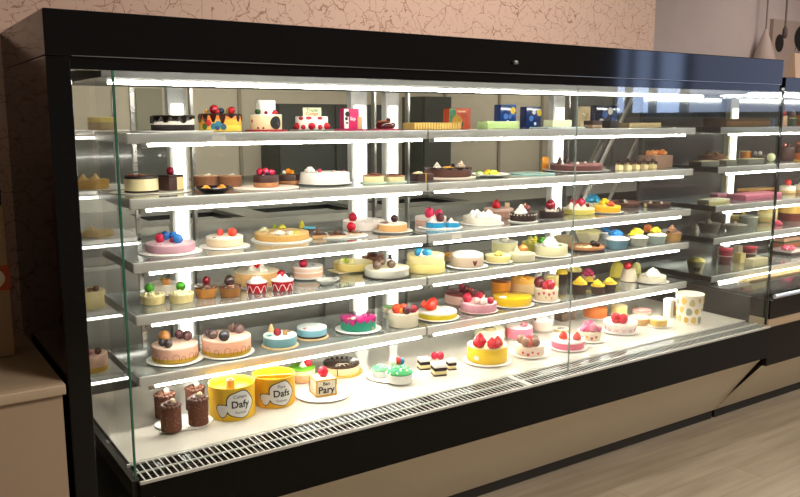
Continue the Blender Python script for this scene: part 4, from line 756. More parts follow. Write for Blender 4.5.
{'n': 'cream_cake', 'l': 'white cream cake with a raspberry, behind the chocolate tart slices', 'c': 'cake', 'g': 'desserts on the third shelf', 'p': (1.7639, 0.69, 1.1355), 'a': -0.545, 'r': 0.0902, 'h': 0.0357, 'o': {'L': [(1, 'f4e6e0')], 'rough': 1}, 't': [('berry', -0.0465, -0.0322, 0.018, 'c81c3c'), ('swirl', 0.0003, -0.0831, 0.0095, 'f8f0e8'), ('swirl', 0.0472, -0.064, 0.0142, 'f4ece4')]},
{'n': 'dessert_plate', 'l': 'white round plate under the caramel tart by the shelf seam', 'c': 'plate', 'g': 'plates and boards on the third shelf', 'p': (1.807, 0.5321, 1.1355), 'a': 0, 'r': 0.0851, 'h': 0.006, 'o': {'k': 'plate', 'col': 'f8f6f0'}},
{'n': 'caramel_tart', 'l': 'caramel tart with a dark chocolate truffle and cream, by the shelf seam', 'c': 'tart', 'g': 'desserts on the third shelf', 'p': (1.807, 0.5321, 1.1418), 'a': -0.581, 'r': 0.0611, 'h': 0.0309, 'o': {'L': [(0.85, 'd8a468'), (0.15, 'e8dccc')]}, 't': [('ball', 0.0079, 0.0273, 0.0166, '3a1c1c'), ('leaf', -0.0333, -0.0119, 0.0184, '8a6058'), ('nuts', 0.0275, -0.0342, 0.023, 'f0e8e0')]},
{'n': 'berry_cup', 'l': 'pale pink cake with two raspberries, behind the blue frilled cakes', 'c': 'cake', 'g': 'desserts on the third shelf', 'p': (2.096, 0.66, 1.1355), 'a': -0.629, 'r': 0.0705, 'h': 0.0332, 'o': {'L': [(0.6, 'eab8a0'), (0.4, 'f8e8e0')]}, 't': [('berry', -0.0058, -0.0538, 0.0218, 'd82c58'), ('berry', 0.0361, -0.0443, 0.0179, 'd02c58'), ('swirl', 0.007, -0.0612, 0.0119, 'f8eee8'), ('card', -0.0062, 0.059, 0.0149, 'f4f4ec')]},
{'n': 'blue_cup_cake', 'l': 'left blue paper-frilled cake with white cream and a dark berry', 'c': 'cake', 'g': 'blue frilled cakes on the third shelf', 'p': (2.0283, 0.5311, 1.1355), 'a': -0.636, 'r': 0.041, 'h': 0.0247, 'o': {'k': 'cup', 'case': '2498c8', 'fr': 'f4f0f0', 'ft': 'flat', 'taper': 0.96}, 't': [('berry', 0.0197, 0.01, 0.0181, '5a1c28'), ('swirl', -0.0134, -0.0271, 0.0143, 'f8f4f4')]},
{'n': 'blue_cup_cake', 'l': 'right blue paper-frilled cake with flat white cream', 'c': 'cake', 'g': 'blue frilled cakes on the third shelf', 'p': (2.0926, 0.4932, 1.1355), 'a': -0.657, 'r': 0.0315, 'h': 0.0229, 'o': {'k': 'cup', 'case': '2498c8', 'fr': 'f4f0f0', 'ft': 'flat', 'taper': 0.96}, 't': [('swirl', -0.008, -0.0192, 0.0143, 'f8f4f4')]},
{'n': 'serving_plate', 'l': 'white oval plate under the two blue frilled cakes', 'c': 'plate', 'g': 'desserts on the third shelf', 'p': (2.0463, 0.5202, 1.1355), 'a': -0.642, 'r': 0.0963, 'h': 0.006, 'o': {'k': 'tray2', 'col': 'f8f6f0', 'low': 1}, 't': []},
{'n': 'cake_board', 'l': 'cream round cake board under the all-white piped cake', 'c': 'cake board', 'g': 'plates and boards on the third shelf', 'p': (2.2893, 0.5355, 1.1355), 'a': 0, 'r': 0.0994, 'h': 0.004, 'o': {'k': 'board', 'col': 'e8e4da'}},
{'n': 'cream_cake', 'l': 'all-white piped cream cake with a small dark piece on top', 'c': 'cake', 'g': 'desserts on the third shelf', 'p': (2.2893, 0.5355, 1.1398), 'a': -0.694, 'r': 0.0844, 'h': 0.0303, 'o': {'L': [(1, 'f4ecdc')], 'rough': 1}, 't': [('swirl', -0.0402, -0.0549, 0.0219, 'fbf6ec'), ('swirl', -0.0203, -0.0463, 0.0239, 'fbf6ec'), ('swirl', 0.0283, -0.058, 0.0239, 'fbf6ec'), ('swirl', 0.0373, -0.0587, 0.0199, 'fbf6ec'), ('nuts', -0.0028, 0.0157, 0.0109, '4a4038'), ('swirl', -0.0106, -0.0687, 0.0199, 'fbf6ec'), ('swirl', 0.0064, -0.0692, 0.0199, 'fbf6ec')]},
{'n': 'strawberry_cake', 'l': 'brown glazed cake with a strawberry, behind the dark chocolate cake', 'c': 'cake', 'g': 'desserts on the third shelf', 'p': (2.5041, 0.67, 1.1355), 'a': -0.714, 'r': 0.0698, 'h': 0.0435, 'o': {'L': [(0.75, 'a07868'), (0.25, 'c8a498')]}, 't': [('strawberry', -0.0126, -0.0125, 0.0222, 'd81c2c'), ('cube', 0.0407, 0.0422, 0.0148, 'e8c898')]},
{'n': 'cake_board', 'l': 'cream round cake board under the dark chocolate cake with pearls', 'c': 'cake board', 'g': 'plates and boards on the third shelf', 'p': (2.4932, 0.4876, 1.1355), 'a': 0, 'r': 0.0684, 'h': 0.004, 'o': {'k': 'board', 'col': 'e8e4da'}},
{'n': 'chocolate_cake', 'l': 'dark chocolate cake dotted with white pearls and a cream dollop', 'c': 'cake', 'g': 'desserts on the third shelf', 'p': (2.4932, 0.4876, 1.1398), 'a': -0.744, 'r': 0.0598, 'h': 0.0352, 'o': {'L': [(1, '2e1612')], 'dec': [('pearls', 0, 0.82, 0.003, 'f0e8e0')]}, 't': [('swirl', -0.01, -0.0372, 0.0284, 'f8f2ea'), ('berry', 0.0154, 0.0443, 0.0172, '7a3a38'), ('cone', 0.0079, 0.0439, 0.0203, 'a87858')]},
{'n': 'chocolate_cake', 'l': 'small dark chocolate cake with raspberries, cream and nuts', 'c': 'cake', 'g': 'desserts on the third shelf', 'p': (2.7236, 0.5381, 1.1355), 'a': -0.779, 'r': 0.0589, 'h': 0.0295, 'o': {'L': [(1, '2e1612')]}, 't': [('berry', -0.0053, 0.0402, 0.0244, 'b02440'), ('swirl', -0.0237, 0.0433, 0.0127, 'f4ece4'), ('nuts', 0.0003, -0.035, 0.0318, 'e8dcd0'), ('ball', 0.0065, -0.0051, 0.0095, '5a3830'), ('ball', 0.0324, -0.0068, 0.0106, '7a5040'), ('nuts', -0.0082, -0.0422, 0.0212, 'f0e4d8')]},
{'n': 'berry_cake', 'l': 'yellow cake with a raspberry, strawberry and cream, at the pane joint', 'c': 'cake', 'g': 'desserts on the third shelf', 'p': (2.9282, 0.558, 1.1355), 'a': -0.812, 'r': 0.0768, 'h': 0.0293, 'o': {'L': [(0.8, 'dccb60'), (0.2, 'f4ecc8')]}, 't': [('strawberry', -0.0292, 0.0518, 0.023, 'd82838'), ('berry', 0.0071, 0.0599, 0.0219, 'c82848'), ('swirl', -0.0381, -0.0468, 0.0219, 'f8f0e0'), ('swirl', -0.007, -0.0248, 0.0164, 'f4e8d8'), ('ball', 0.0413, 0.0296, 0.0099, '6a1c28'), ('swirl', 0.0248, -0.0484, 0.0164, 'f4e8d8')]},
{'n': 'blue_topped_cake', 'l': 'cream cake with a blue icing crown, behind the yellow tart', 'c': 'cake', 'g': 'desserts on the third shelf', 'p': (3.1777, 0.69, 1.1355), 'a': -0.83, 'r': 0.0495, 'h': 0.0306, 'o': {'L': [(1, 'f0e4c0')]}, 't': [('rose', -0.006, -0.0216, 0.0361, '2ca4d0')]},
{'n': 'dessert_plate', 'l': 'white round plate under the bright yellow lemon tart', 'c': 'plate', 'g': 'plates and boards on the third shelf', 'p': (3.0743, 0.5059, 1.1355), 'a': 0, 'r': 0.083, 'h': 0.006, 'o': {'k': 'plate', 'col': 'f8f6f0'}},
{'n': 'lemon_tart', 'l': 'bright yellow tart with a lemon rosette and a red piece', 'c': 'tart', 'g': 'desserts on the third shelf', 'p': (3.0743, 0.5059, 1.1418), 'a': -0.846, 'r': 0.0647, 'h': 0.0308, 'o': {'L': [(0.75, 'f0b41c'), (0.25, 'f4d048')]}, 't': [('rose', -0.0152, 0.0439, 0.0243, 'f4d828'), ('rose', 0.0152, -0.0474, 0.0199, 'e05a2c'), ('leaf', -0.0054, -0.0484, 0.0144, 'f8e898')]},
{'n': 'chocolate_tart', 'l': 'large dark brown tart, left one of the two at the shelf end', 'c': 'tart', 'g': 'desserts on the third shelf', 'p': (3.3897, 0.675, 1.1355), 'a': -0.864, 'r': 0.0823, 'h': 0.0251, 'o': {'L': [(0.7, '54302a:s'), (0.3, '7a4a3c')]}, 't': [('disc', -0.0084, -0.0639, 0.0239, '3c201c'), ('swirl', 0.0095, -0.0719, 0.0131, 'e8dcd0')]},
{'n': 'chocolate_tart', 'l': 'large dark brown tart with cream spots, at the right shelf end', 'c': 'tart', 'g': 'desserts on the third shelf', 'p': (3.5104, 0.56, 1.1355), 'a': -0.901, 'r': 0.0783, 'h': 0.0229, 'o': {'L': [(0.75, '3a1e1a:s'), (0.25, '5c382e')], 'dec': [('oval', -40, 0.5, 0.012, 0.014, 'd8c890')]}, 't': [('swirl', -0.0249, -0.0667, 0.0095, 'e8dcd0'), ('disc', 0.0047, -0.0621, 0.0213, '7a5040'), ('swirl', 0.0297, -0.0657, 0.0083, 'e8dcd0')]},
{'n': 'cream_tartlet', 'l': 'left cream tartlet with a green ball and crumbly cream', 'c': 'tartlet', 'g': 'cream tartlets with green balls', 'p': (0.805, 0.5347, 0.9605), 'a': -0.284, 'r': 0.0438, 'h': 0.0342, 'o': {'taper': 0.9, 'L': [(0.85, 'e0cc90:s'), (0.15, 'ece0ac')], 'rough': 0}, 't': [('ball', -0.0106, 0.0292, 0.0171, '4c9a28'), ('nuts', 0.0023, -0.0204, 0.031, 'f4e8bc')]},
{'n': 'cream_tartlet', 'l': 'right cream tartlet with a green ball and crumbly cream', 'c': 'tartlet', 'g': 'cream tartlets with green balls', 'p': (0.8965, 0.505, 0.9605), 'a': -0.318, 'r': 0.0431, 'h': 0.0345, 'o': {'taper': 0.9, 'L': [(0.85, 'e0cc90:s'), (0.15, 'ece0ac')], 'rough': 0}, 't': [('ball', -0.0007, 0.0302, 0.0172, '4c9a28'), ('nuts', 0.0022, -0.0195, 0.0313, 'f4e8bc')]},
{'n': 'dessert_plate', 'l': 'white round plate under the biscuit cake', 'c': 'plate', 'g': 'plates and boards on the fourth shelf', 'p': (0.8836, 0.67, 0.9605), 'a': 0, 'r': 0.0716, 'h': 0.006, 'o': {'k': 'plate', 'col': 'f8f6f0'}},
{'n': 'biscuit_cake', 'l': 'low white cake carrying an orange biscuit, behind the green ball tartlets', 'c': 'cake', 'g': 'desserts on the fourth shelf', 'p': (0.8836, 0.67, 0.9668), 'a': -0.297, 'r': 0.054, 'h': 0.0348, 'o': {'L': [(1, 'f0e4d0')]}, 't': [('cube', 0.0127, -0.0397, 0.0164, 'd88a48'), ('ball', 0.001, 0.0201, 0.0098, 'c8b860')]},
{'n': 'caramel_cup', 'l': 'caramel cup dessert with glazed top and a red berry', 'c': 'cup dessert', 'g': 'caramel cup desserts', 'p': (0.9958, 0.5282, 0.9605), 'a': -0.348, 'r': 0.0414, 'h': 0.0419, 'o': {'taper': 0.82, 'L': [(0.85, 'b07430:s'), (0.15, '5a3420:g')]}, 't': [('berry', 0.0022, 0.0297, 0.0145, '8a1828'), ('disc', 0.0012, -0.0293, 0.0161, '6a3c24')]},
{'n': 'caramel_cup', 'l': 'caramel cup dessert with glazed top and a dark berry', 'c': 'cup dessert', 'g': 'caramel cup desserts', 'p': (1.0715, 0.4908, 0.9605), 'a': -0.377, 'r': 0.0415, 'h': 0.042, 'o': {'taper': 0.82, 'L': [(0.85, '94602c:s'), (0.15, '5a3420:g')]}, 't': [('berry', -0.0006, -0.0073, 0.0193, '3a2420'), ('disc', 0.001, -0.0294, 0.0161, '6a3c24')]},
{'n': 'red_velvet_cup', 'l': 'red dessert cup with white lattice and cream, no cherry', 'c': 'cup dessert', 'g': 'red lattice dessert cups', 'p': (1.1826, 0.5028, 0.9605), 'a': -0.41, 'r': 0.0392, 'h': 0.039, 'o': {'taper': 0.92, 'L': [(1, '9c1020:g')], 'dec': [('lattice', 0, 0.4, 0.0022, 'f4ece8')], 'top': 'f8f2ec'}, 't': [('swirl', -0.0102, -0.0248, 0.0165, 'f8f2ec'), ('swirl', 0.0104, -0.0247, 0.0165, 'f8f2ec'), ('swirl', 0.0016, -0.0136, 0.0165, 'fbf6f0')]},
{'n': 'red_velvet_cup', 'l': 'red dessert cup with white lattice and cream crowned by a cherry', 'c': 'cup dessert', 'g': 'red lattice dessert cups', 'p': (1.278, 0.4833, 0.9605), 'a': -0.442, 'r': 0.0418, 'h': 0.0386, 'o': {'taper': 0.92, 'L': [(1, '9c1020:g')], 'dec': [('lattice', 0, 0.4, 0.0022, 'f4ece8')], 'top': 'f8f2ec'}, 't': [('swirl', -0.0106, -0.0273, 0.0167, 'f8f2ec'), ('swirl', 0.0109, -0.0272, 0.0167, 'f8f2ec'), ('ball', -0.0037, 0.0297, 0.0159, 'b81428')]},
{'n': 'cake_board', 'l': 'white round cake board under the orange-sided cake', 'c': 'cake board', 'g': 'plates and boards on the fourth shelf', 'p': (1.239, 0.63, 0.9605), 'a': 0, 'r': 0.1014, 'h': 0.004, 'o': {'k': 'board', 'col': 'f4f1ea'}},
{'n': 'apricot_cake', 'l': 'orange-sided cake with cream and a cherry, behind the red cups', 'c': 'cake', 'g': 'desserts on the fourth shelf', 'p': (1.239, 0.63, 0.9648), 'a': -0.41, 'r': 0.0854, 'h': 0.051, 'o': {'L': [(1, 'e8b878:s')], 'top': 'f2e0c0'}, 't': [('ball', 0.0017, 0.0402, 0.0173, 'd8242c'), ('swirl', -0.0171, -0.0203, 0.019, 'f6eee0'), ('swirl', 0.0207, -0.0337, 0.0207, 'f6eee0'), ('leaf', 0.0388, 0.0568, 0.0086, 'f8f4ec')]},
{'n': 'dessert_plate', 'l': 'white round plate under the pink and white striped cake', 'c': 'plate', 'g': 'plates and boards on the fourth shelf', 'p': (1.466, 0.6414, 0.9605), 'a': 0, 'r': 0.072, 'h': 0.006, 'o': {'k': 'plate', 'col': 'f8f6f0'}},
{'n': 'striped_cake', 'l': 'pink and white striped cake with one raspberry on top', 'c': 'cake', 'g': 'desserts on the fourth shelf', 'p': (1.466, 0.6414, 0.9668), 'a': -0.474, 'r': 0.0626, 'h': 0.0466, 'o': {'L': [(0.1, 'f6ece4'), (0.35, 'e4b898'), (0.1, 'f8f0e8'), (0.3, 'ecc8b0'), (0.15, 'f8f2ec')]}, 't': [('berry', -0.0173, -0.0473, 0.0162, 'b01838'), ('nuts', 0.0221, -0.0085, 0.0072, '50406a')]},
{'n': 'sauce_dish', 'l': 'small empty grey sauce dish on the fourth shelf', 'c': 'dish', 'g': 'desserts on the fourth shelf', 'p': (1.4647, 0.4794, 0.9605), 'a': -0.497, 'r': 0.0432, 'h': 0.0199, 'o': {'k': 'dish', 'col': 'b4b4ae', 'deep': 1}, 't': []},
{'n': 'cream_jug', 'l': 'small dark metal jug behind the grey sauce dish', 'c': 'jug', 'g': 'desserts on the fourth shelf', 'p': (1.5322, 0.53, 0.9605), 'a': -0.509, 'r': 0.0208, 'h': 0.0196, 'o': {'k': 'jug', 'col': '84847e:m'}, 't': []},
{'n': 'serving_tray', 'l': 'beige tray under the custard cake with lime ball', 'c': 'tray', 'g': 'plates and boards on the fourth shelf', 'p': (1.7039, 0.68, 0.9605), 'a': 0, 'r': 0.1016, 'h': 0.006, 'o': {'k': 'tray', 'col': 'd9c79e'}},
{'n': 'custard_tart', 'l': 'long pale yellow custard cake with a lime ball', 'c': 'cake', 'g': 'desserts on the fourth shelf', 'p': (1.7039, 0.68, 0.9668), 'a': -0.531, 'r': 0.0827, 'h': 0.029, 'o': {'L': [(1, 'e8cc78')], 'top': 'f0dc90'}, 't': [('rose', -0.0364, -0.0355, 0.018, 'b0d020'), ('swirl', -0.0473, -0.0525, 0.0161, 'f4e8b0'), ('swirl', -0.0066, -0.0489, 0.0142, 'f4e8b0')]},
{'n': 'chocolate_bar_cake', 'l': 'stacked chocolate pieces behind the grey drum cake', 'c': 'cake', 'g': 'desserts on the fourth shelf', 'p': (1.8449, 0.75, 0.9605), 'a': 0, 'r': 0.0491, 'h': 0.0427, 'o': {'k': 'box', 'dr': 0.4, 'L': [(0.5, '5a3020'), (0.5, '7a4a34')], 'w': 0.0926, 'd': 0.0371}, 't': [('cube', -0.0347, -0.0324, 0.0128, '5a3020'), ('cube', -0.0169, -0.0462, 0.0108, '4a2418')]},
{'n': 'cake_board', 'l': 'pale round cake board under the grey-white drum cake', 'c': 'cake board', 'g': 'plates and boards on the fourth shelf', 'p': (1.7525, 0.4916, 0.9605), 'a': 0, 'r': 0.1001, 'h': 0.004, 'o': {'k': 'board', 'col': '2e2a26'}},
{'n': 'drum_cake', 'l': 'low grey-white drum cake with chocolate balls and a tiny top hat', 'c': 'cake', 'g': 'desserts on the fourth shelf', 'p': (1.7525, 0.4916, 0.9648), 'a': -0.574, 'r': 0.0918, 'h': 0.0351, 'o': {'L': [(0.85, 'cbc8bc'), (0.15, 'efe2c4')], 'bev': 0.006}, 't': [('ball', -0.0391, -0.0582, 0.0182, '5a4438'), ('ball', -0.0201, 0.0476, 0.0155, '6a5040'), ('ball', 0.0182, -0.0246, 0.0182, '5c4636'), ('hat', 0.0143, 0.0803, 0.0136, '221c18')]},
{'n': 'stepped_cake', 'l': 'pale yellow stepped cake with blue balls and cream, by the shelf seam', 'c': 'cake', 'g': 'desserts on the fourth shelf', 'p': (1.9506, 0.4948, 0.9605), 'a': -0.623, 'r': 0.0828, 'h': 0.0392, 'o': {'L': [(1, 'e6d488')], 'tier': [(0.95, 0.95, 'ecdca0')], 'th': 0.08, 'bev': 0.004}, 't': [('ball', -0.0301, -0.0625, 0.0179, '2a94c4'), ('ball', -0.0008, -0.0701, 0.0169, '2a8cc0'), ('ball', 0.0143, -0.0519, 0.0141, '58b4d8'), ('swirl', -0.0108, -0.0664, 0.0207, 'f8f4ec')]},
{'n': 'orange_slice_cake', 'l': 'orange-layered cake slice behind the stepped cake', 'c': 'cake slice', 'g': 'desserts on the fourth shelf', 'p': (2.2546, 0.72, 0.9605), 'a': 0, 'r': 0.0286, 'h': 0.0188, 'o': {'k': 'box', 'dr': 0.8, 'L': [(1, 'd89850:s')], 'w': 0.0446, 'd': 0.0357}, 't': []},
{'n': 'dessert_plate', 'l': 'white round plate under the beige heart cake', 'c': 'plate', 'g': 'plates and boards on the fourth shelf', 'p': (2.1571, 0.4725, 0.9605), 'a': 0, 'r': 0.0909, 'h': 0.006, 'o': {'k': 'plate', 'col': 'f8f6f0'}},
{'n': 'heart_cake', 'l': 'beige cake with white cream dome and a small dark heart', 'c': 'cake', 'g': 'desserts on the fourth shelf', 'p': (2.1571, 0.4725, 0.9668), 'a': -0.676, 'r': 0.0725, 'h': 0.0462, 'o': {'L': [(1, 'c0ac98')], 'cream': 'fbf4ec', 'dec': [('heart', 28, 0.45, 0.012, '6a1018')]}, 't': [('nuts', -0.0226, -0.0471, 0.0097, '8a6a50'), ('nuts', 0.0283, -0.0604, 0.0077, '8a6a50')]},
{'n': 'dessert_plate', 'l': 'white round plate under the small pale yellow cake', 'c': 'plate', 'g': 'plates and boards on the fourth shelf', 'p': (2.3368, 0.4744, 0.9605), 'a': 0, 'r': 0.0657, 'h': 0.006, 'o': {'k': 'plate', 'col': 'f8f6f0'}},
{'n': 'yellow_cake', 'l': 'small pale yellow cake with a custard flower on top', 'c': 'cake', 'g': 'desserts on the fourth shelf', 'p': (2.3368, 0.4744, 0.9668), 'a': -0.715, 'r': 0.0582, 'h': 0.0279, 'o': {'L': [(1, 'e4d690')], 'taper': 0.93, 'top': 'ece4b4'}, 't': [('rose', 0.0023, -0.044, 0.0189, 'e8c860'), ('nuts', 0.0012, 0.053, 0.007, '4a4a30')]},
{'n': 'stone_cake', 'l': 'greyish beige cake topped with orange-brown balls', 'c': 'cake', 'g': 'desserts on the fourth shelf', 'p': (2.4663, 0.4606, 0.9605), 'a': -0.744, 'r': 0.0607, 'h': 0.0318, 'o': {'L': [(1, 'c8c0a0')], 'top': 'e0d4b0'}, 't': [('ball', 0.0012, 0.0478, 0.0172, 'd88c48'), ('ball', 0.0112, 0.0481, 0.0152, 'c87840'), ('swirl', -0.0257, 0.0403, 0.0172, 'f4e8c8'), ('leaf', -0.0162, -0.0059, 0.0152, 'f0dcb0')]},
{'n': 'cream_cake', 'l': 'white and yellow cake standing behind the custard flower cake', 'c': 'cake', 'g': 'desserts on the fourth shelf', 'p': (2.5647, 0.69, 0.9605), 'a': -0.723, 'r': 0.0631, 'h': 0.0481, 'o': {'L': [(1, 'f0e8b0')], 'top': 'f8f4e4'}, 't': [('swirl', -0.002, -0.0428, 0.027, 'fbf6e4')]},
{'n': 'lemon_cake', 'l': 'tall bright yellow cake with cream and a green sprig', 'c': 'cake', 'g': 'desserts on the fourth shelf', 'p': (2.7315, 0.66, 0.9605), 'a': -0.759, 'r': 0.0615, 'h': 0.0351, 'o': {'L': [(1, 'e8d854')], 'top': 'f4ec9c'}, 't': [('swirl', -0.0189, -0.0391, 0.0241, 'f4e87c'), ('leafup', -0.0088, 0.0467, 0.0187, '4c7a24'), ('swirl', 0.005, -0.0431, 0.0241, 'f0e050')]},
{'n': 'dessert_plate', 'l': 'white round plate under the cake with lime green ball', 'c': 'plate', 'g': 'plates and boards on the fourth shelf', 'p': (2.666, 0.4769, 0.9605), 'a': 0, 'r': 0.0941, 'h': 0.006, 'o': {'k': 'plate', 'col': 'f8f6f0'}},
{'n': 'lime_cake', 'l': 'cream-coloured cake with a lime green ball and whipped cream', 'c': 'cake', 'g': 'desserts on the fourth shelf', 'p': (2.666, 0.4769, 0.9668), 'a': -0.78, 'r': 0.0774, 'h': 0.0437, 'o': {'L': [(1, 'e4dcb0')], 'top': 'f4f0dc'}, 't': [('rose', -0.043, 0.0407, 0.023, '5cac30'), ('leaf', 0.0376, -0.0352, 0.0157, '6a9a3c'), ('swirl', -0.0122, -0.0525, 0.0314, 'fbf8ec'), ('swirl', 0.009, -0.034, 0.0261, 'f8f4e0')]},
{'n': 'almond_tart', 'l': 'flat brown almond tart with chocolate berries', 'c': 'tart', 'g': 'desserts on the fourth shelf', 'p': (2.9199, 0.4964, 0.9605), 'a': -0.822, 'r': 0.0899, 'h': 0.0238, 'o': {'L': [(0.5, '3a2018:s'), (0.5, 'b07848:s')]}, 't': [('ball', 0.0346, -0.0184, 0.0152, '2c1814'), ('ball', 0.0556, -0.0299, 0.0142, '3a201a'), ('disc', -0.0211, -0.0662, 0.0272, 'dcc498'), ('leaf', 0.0069, -0.0732, 0.0218, 'e8d8b0')]},
{'n': 'tan_tart', 'l': 'plain tan tart behind the almond tart', 'c': 'tart', 'g': 'desserts on the fourth shelf', 'p': (2.9555, 0.68, 0.9605), 'a': -0.795, 'r': 0.0539, 'h': 0.0447, 'o': {'L': [(1, 'c8b488:s')]}, 't': []},
{'n': 'cream_bowl', 'l': 'cream bowl of yellow sweets behind the blue frosted cup', 'c': 'bowl', 'g': 'desserts on the fourth shelf', 'p': (3.1344, 0.68, 0.9605), 'a': -0.825, 'r': 0.0669, 'h': 0.0502, 'o': {'k': 'cup', 'case': 'e8dcb8', 'fr': 'f0e4a4', 'taper': 0.7, 'ft': 'dome'}, 't': [('swirl', -0.0336, -0.008, 0.0198, 'f4e890'), ('leaf', 0.04, 0.0398, 0.014, '5a7a3c'), ('swirl', 0.0051, 0.0492, 0.0233, 'f8f0c0')]},
{'n': 'frosted_cup', 'l': 'blue-grey pleated cup with white cream and bright blue frosting balls', 'c': 'cup cake', 'g': 'pleated frosting cups on the fourth shelf', 'p': (3.1067, 0.4594, 0.9605), 'a': -0.859, 'r': 0.0577, 'h': 0.0423, 'o': {'k': 'cup', 'case': '6c94a8', 'fr': 'f4f0ea', 'taper': 0.78, 'ft': 'dome'}, 't': [('rose', -0.011, 0.0378, 0.0244, '1c78c8'), ('rose', -0.0056, 0.039, 0.0244, '2488d0'), ('rose', 0.0033, 0.0409, 0.0222, '1c80c8'), ('rose', -0.0264, 0.0336, 0.02, '2c90d4'), ('rose', -0.0032, 0.0451, 0.0166, '1c78c8')]},
{'n': 'frosted_cup', 'l': 'white frosted cup with blue frosting, half hidden at the back', 'c': 'cup cake', 'g': 'pleated frosting cups on the fourth shelf', 'p': (3.2971, 0.7, 0.9605), 'a': -0.846, 'r': 0.0322, 'h': 0.0299, 'o': {'k': 'cup', 'case': 'd8dcdc', 'fr': 'f4f0ea', 'taper': 0.8, 'ft': 'dome'}, 't': [('rose', -0.0042, -0.0137, 0.0238, '2080cc')]},
{'n': 'frosted_cup', 'l': 'grey pleated cup with white cream and yellow rosettes', 'c': 'cup cake', 'g': 'pleated frosting cups on the fourth shelf', 'p': (3.2643, 0.4634, 0.9605), 'a': -0.883, 'r': 0.0522, 'h': 0.0387, 'o': {'k': 'cup', 'case': 'a8a898', 'fr': 'f8f4ec', 'taper': 0.78, 'ft': 'dome'}, 't': [('rose', -0.0105, 0.03, 0.0272, 'f0d820'), ('rose', -0.0032, 0.035, 0.0227, 'f4e038'), ('rose', 0.0022, 0.0334, 0.0249, 'f0dc60'), ('rose', -0.0302, -0.0267, 0.0159, 'f0d410')]},
{'n': 'frosted_cup', 'l': 'grey-blue pleated cup with a pointed yellow swirl', 'c': 'cup cake', 'g': 'pleated frosting cups on the fourth shelf', 'p': (3.4003, 0.4537, 0.9605), 'a': -0.905, 'r': 0.0478, 'h': 0.0394, 'o': {'k': 'cup', 'case': '98a8a4', 'fr': 'f8f4ec', 'taper': 0.8, 'ft': 'dome'}, 't': [('rose', -0.007, -0.002, 0.0265, 'f0d428'), ('cone', -0.0019, 0.0366, 0.015, 'f0d830')]},
{'n': 'cupcake', 'l': 'tan pleated cupcake with a brown chocolate swirl', 'c': 'cupcake', 'g': 'pleated frosting cups on the fourth shelf', 'p': (3.5366, 0.4552, 0.9605), 'a': -0.924, 'r': 0.0428, 'h': 0.039, 'o': {'k': 'cup', 'case': 'c89858', 'fr': 'b0886c', 'taper': 0.82, 'ft': 'dome'}, 't': [('swirl', -0.0078, -0.0222, 0.0258, 'a07458'), ('ball', -0.003, 0.0374, 0.007, 'e09050')]},
{'n': 'orange_ball', 'l': 'orange sugar ball at the back of the fourth shelf', 'c': 'sweet', 'g': 'desserts on the fourth shelf', 'p': (3.6586, 0.72, 0.9605), 'a': -0.894, 'r': 0.025, 'h': 0.0326, 'o': {'k': 'ball', 'col': 'f08438'}, 't': []},
{'n': 'dessert_plate', 'l': 'white round plate under the left peach mousse cake', 'c': 'plate', 'g': 'plates and boards on the fifth shelf', 'p': (0.867, 0.5116, 0.7505), 'a': 0, 'r': 0.1002, 'h': 0.006, 'o': {'k': 'plate', 'col': 'f8f6f0'}},
{'n': 'mousse_cake', 'l': 'left peach mousse cake with balloon line drawings and a mustard base band', 'c': 'cake', 'g': 'peach mousse cakes on the fifth shelf', 'p': (0.867, 0.5116, 0.7568), 'a': -0.308, 'r': 0.0807, 'h': 0.0559, 'o': {'L': [(0.3, 'c8a028'), (0.6, 'e8b49c'), (0.1, 'f0cdb8')], 'bev': 0.007, 'dec': [('balloon', -48, 0.5, 0.016, '6a3c34'), ('balloon', -24, 0.5, 0.013, '6a3c34'), ('balloon', 2, 0.5, 0.017, '6a3c34'), ('balloon', 20, 0.5, 0.012, '6a3c34'), ('balloon', 42, 0.5, 0.016, '6a3c34'), ('balloon', 62, 0.5, 0.012, '6a3c34')]}, 't': [('ball', -0.0346, 0.022, 0.0224, 'c08048'), ('ball', -0.0411, -0.0282, 0.014, '3c3434'), ('ball', -0.0217, -0.0556, 0.0159, '443a3c'), ('ball', 0.018, 0.0577, 0.0168, '6a4448'), ('ball', 0.0448, 0.0267, 0.0186, '5c3a3c')]},
{'n': 'dessert_plate', 'l': 'white round plate under the right peach mousse cake', 'c': 'plate', 'g': 'plates and boards on the fifth shelf', 'p': (1.0506, 0.488, 0.7505), 'a': 0, 'r': 0.0998, 'h': 0.006, 'o': {'k': 'plate', 'col': 'f8f6f0'}},
{'n': 'mousse_cake', 'l': 'right peach mousse cake with balloon line drawings and a mustard base band', 'c': 'cake', 'g': 'peach mousse cakes on the fifth shelf', 'p': (1.0506, 0.488, 0.7568), 'a': -0.37, 'r': 0.0884, 'h': 0.061, 'o': {'L': [(0.3, 'c8a028'), (0.6, 'e8b49c'), (0.1, 'f0cdb8')], 'bev': 0.007, 'dec': [('balloon', -48, 0.5, 0.016, '6a3c34'), ('balloon', -24, 0.5, 0.013, '6a3c34'), ('balloon', 2, 0.5, 0.017, '6a3c34'), ('balloon', 20, 0.5, 0.012, '6a3c34'), ('balloon', 42, 0.5, 0.016, '6a3c34'), ('balloon', 62, 0.5, 0.012, '6a3c34')]}, 't': [('ball', -0.0616, -0.0013, 0.0163, '5c4448'), ('ball', -0.0475, -0.0349, 0.0182, '54403c'), ('ball', -0.0078, -0.0728, 0.0201, '34323c'), ('ball', 0.0248, 0.0442, 0.0173, '6a504c'), ('ball', 0.0472, 0.0226, 0.0192, '6a5050')]},
{'n': 'cake_board', 'l': 'tan round cake board under the pale blue cake with cherry', 'c': 'cake board', 'g': 'plates and boards on the fifth shelf', 'p': (1.2576, 0.4733, 0.7505), 'a': 0, 'r': 0.0705, 'h': 0.004, 'o': {'k': 'board', 'col': 'd8b98a'}},
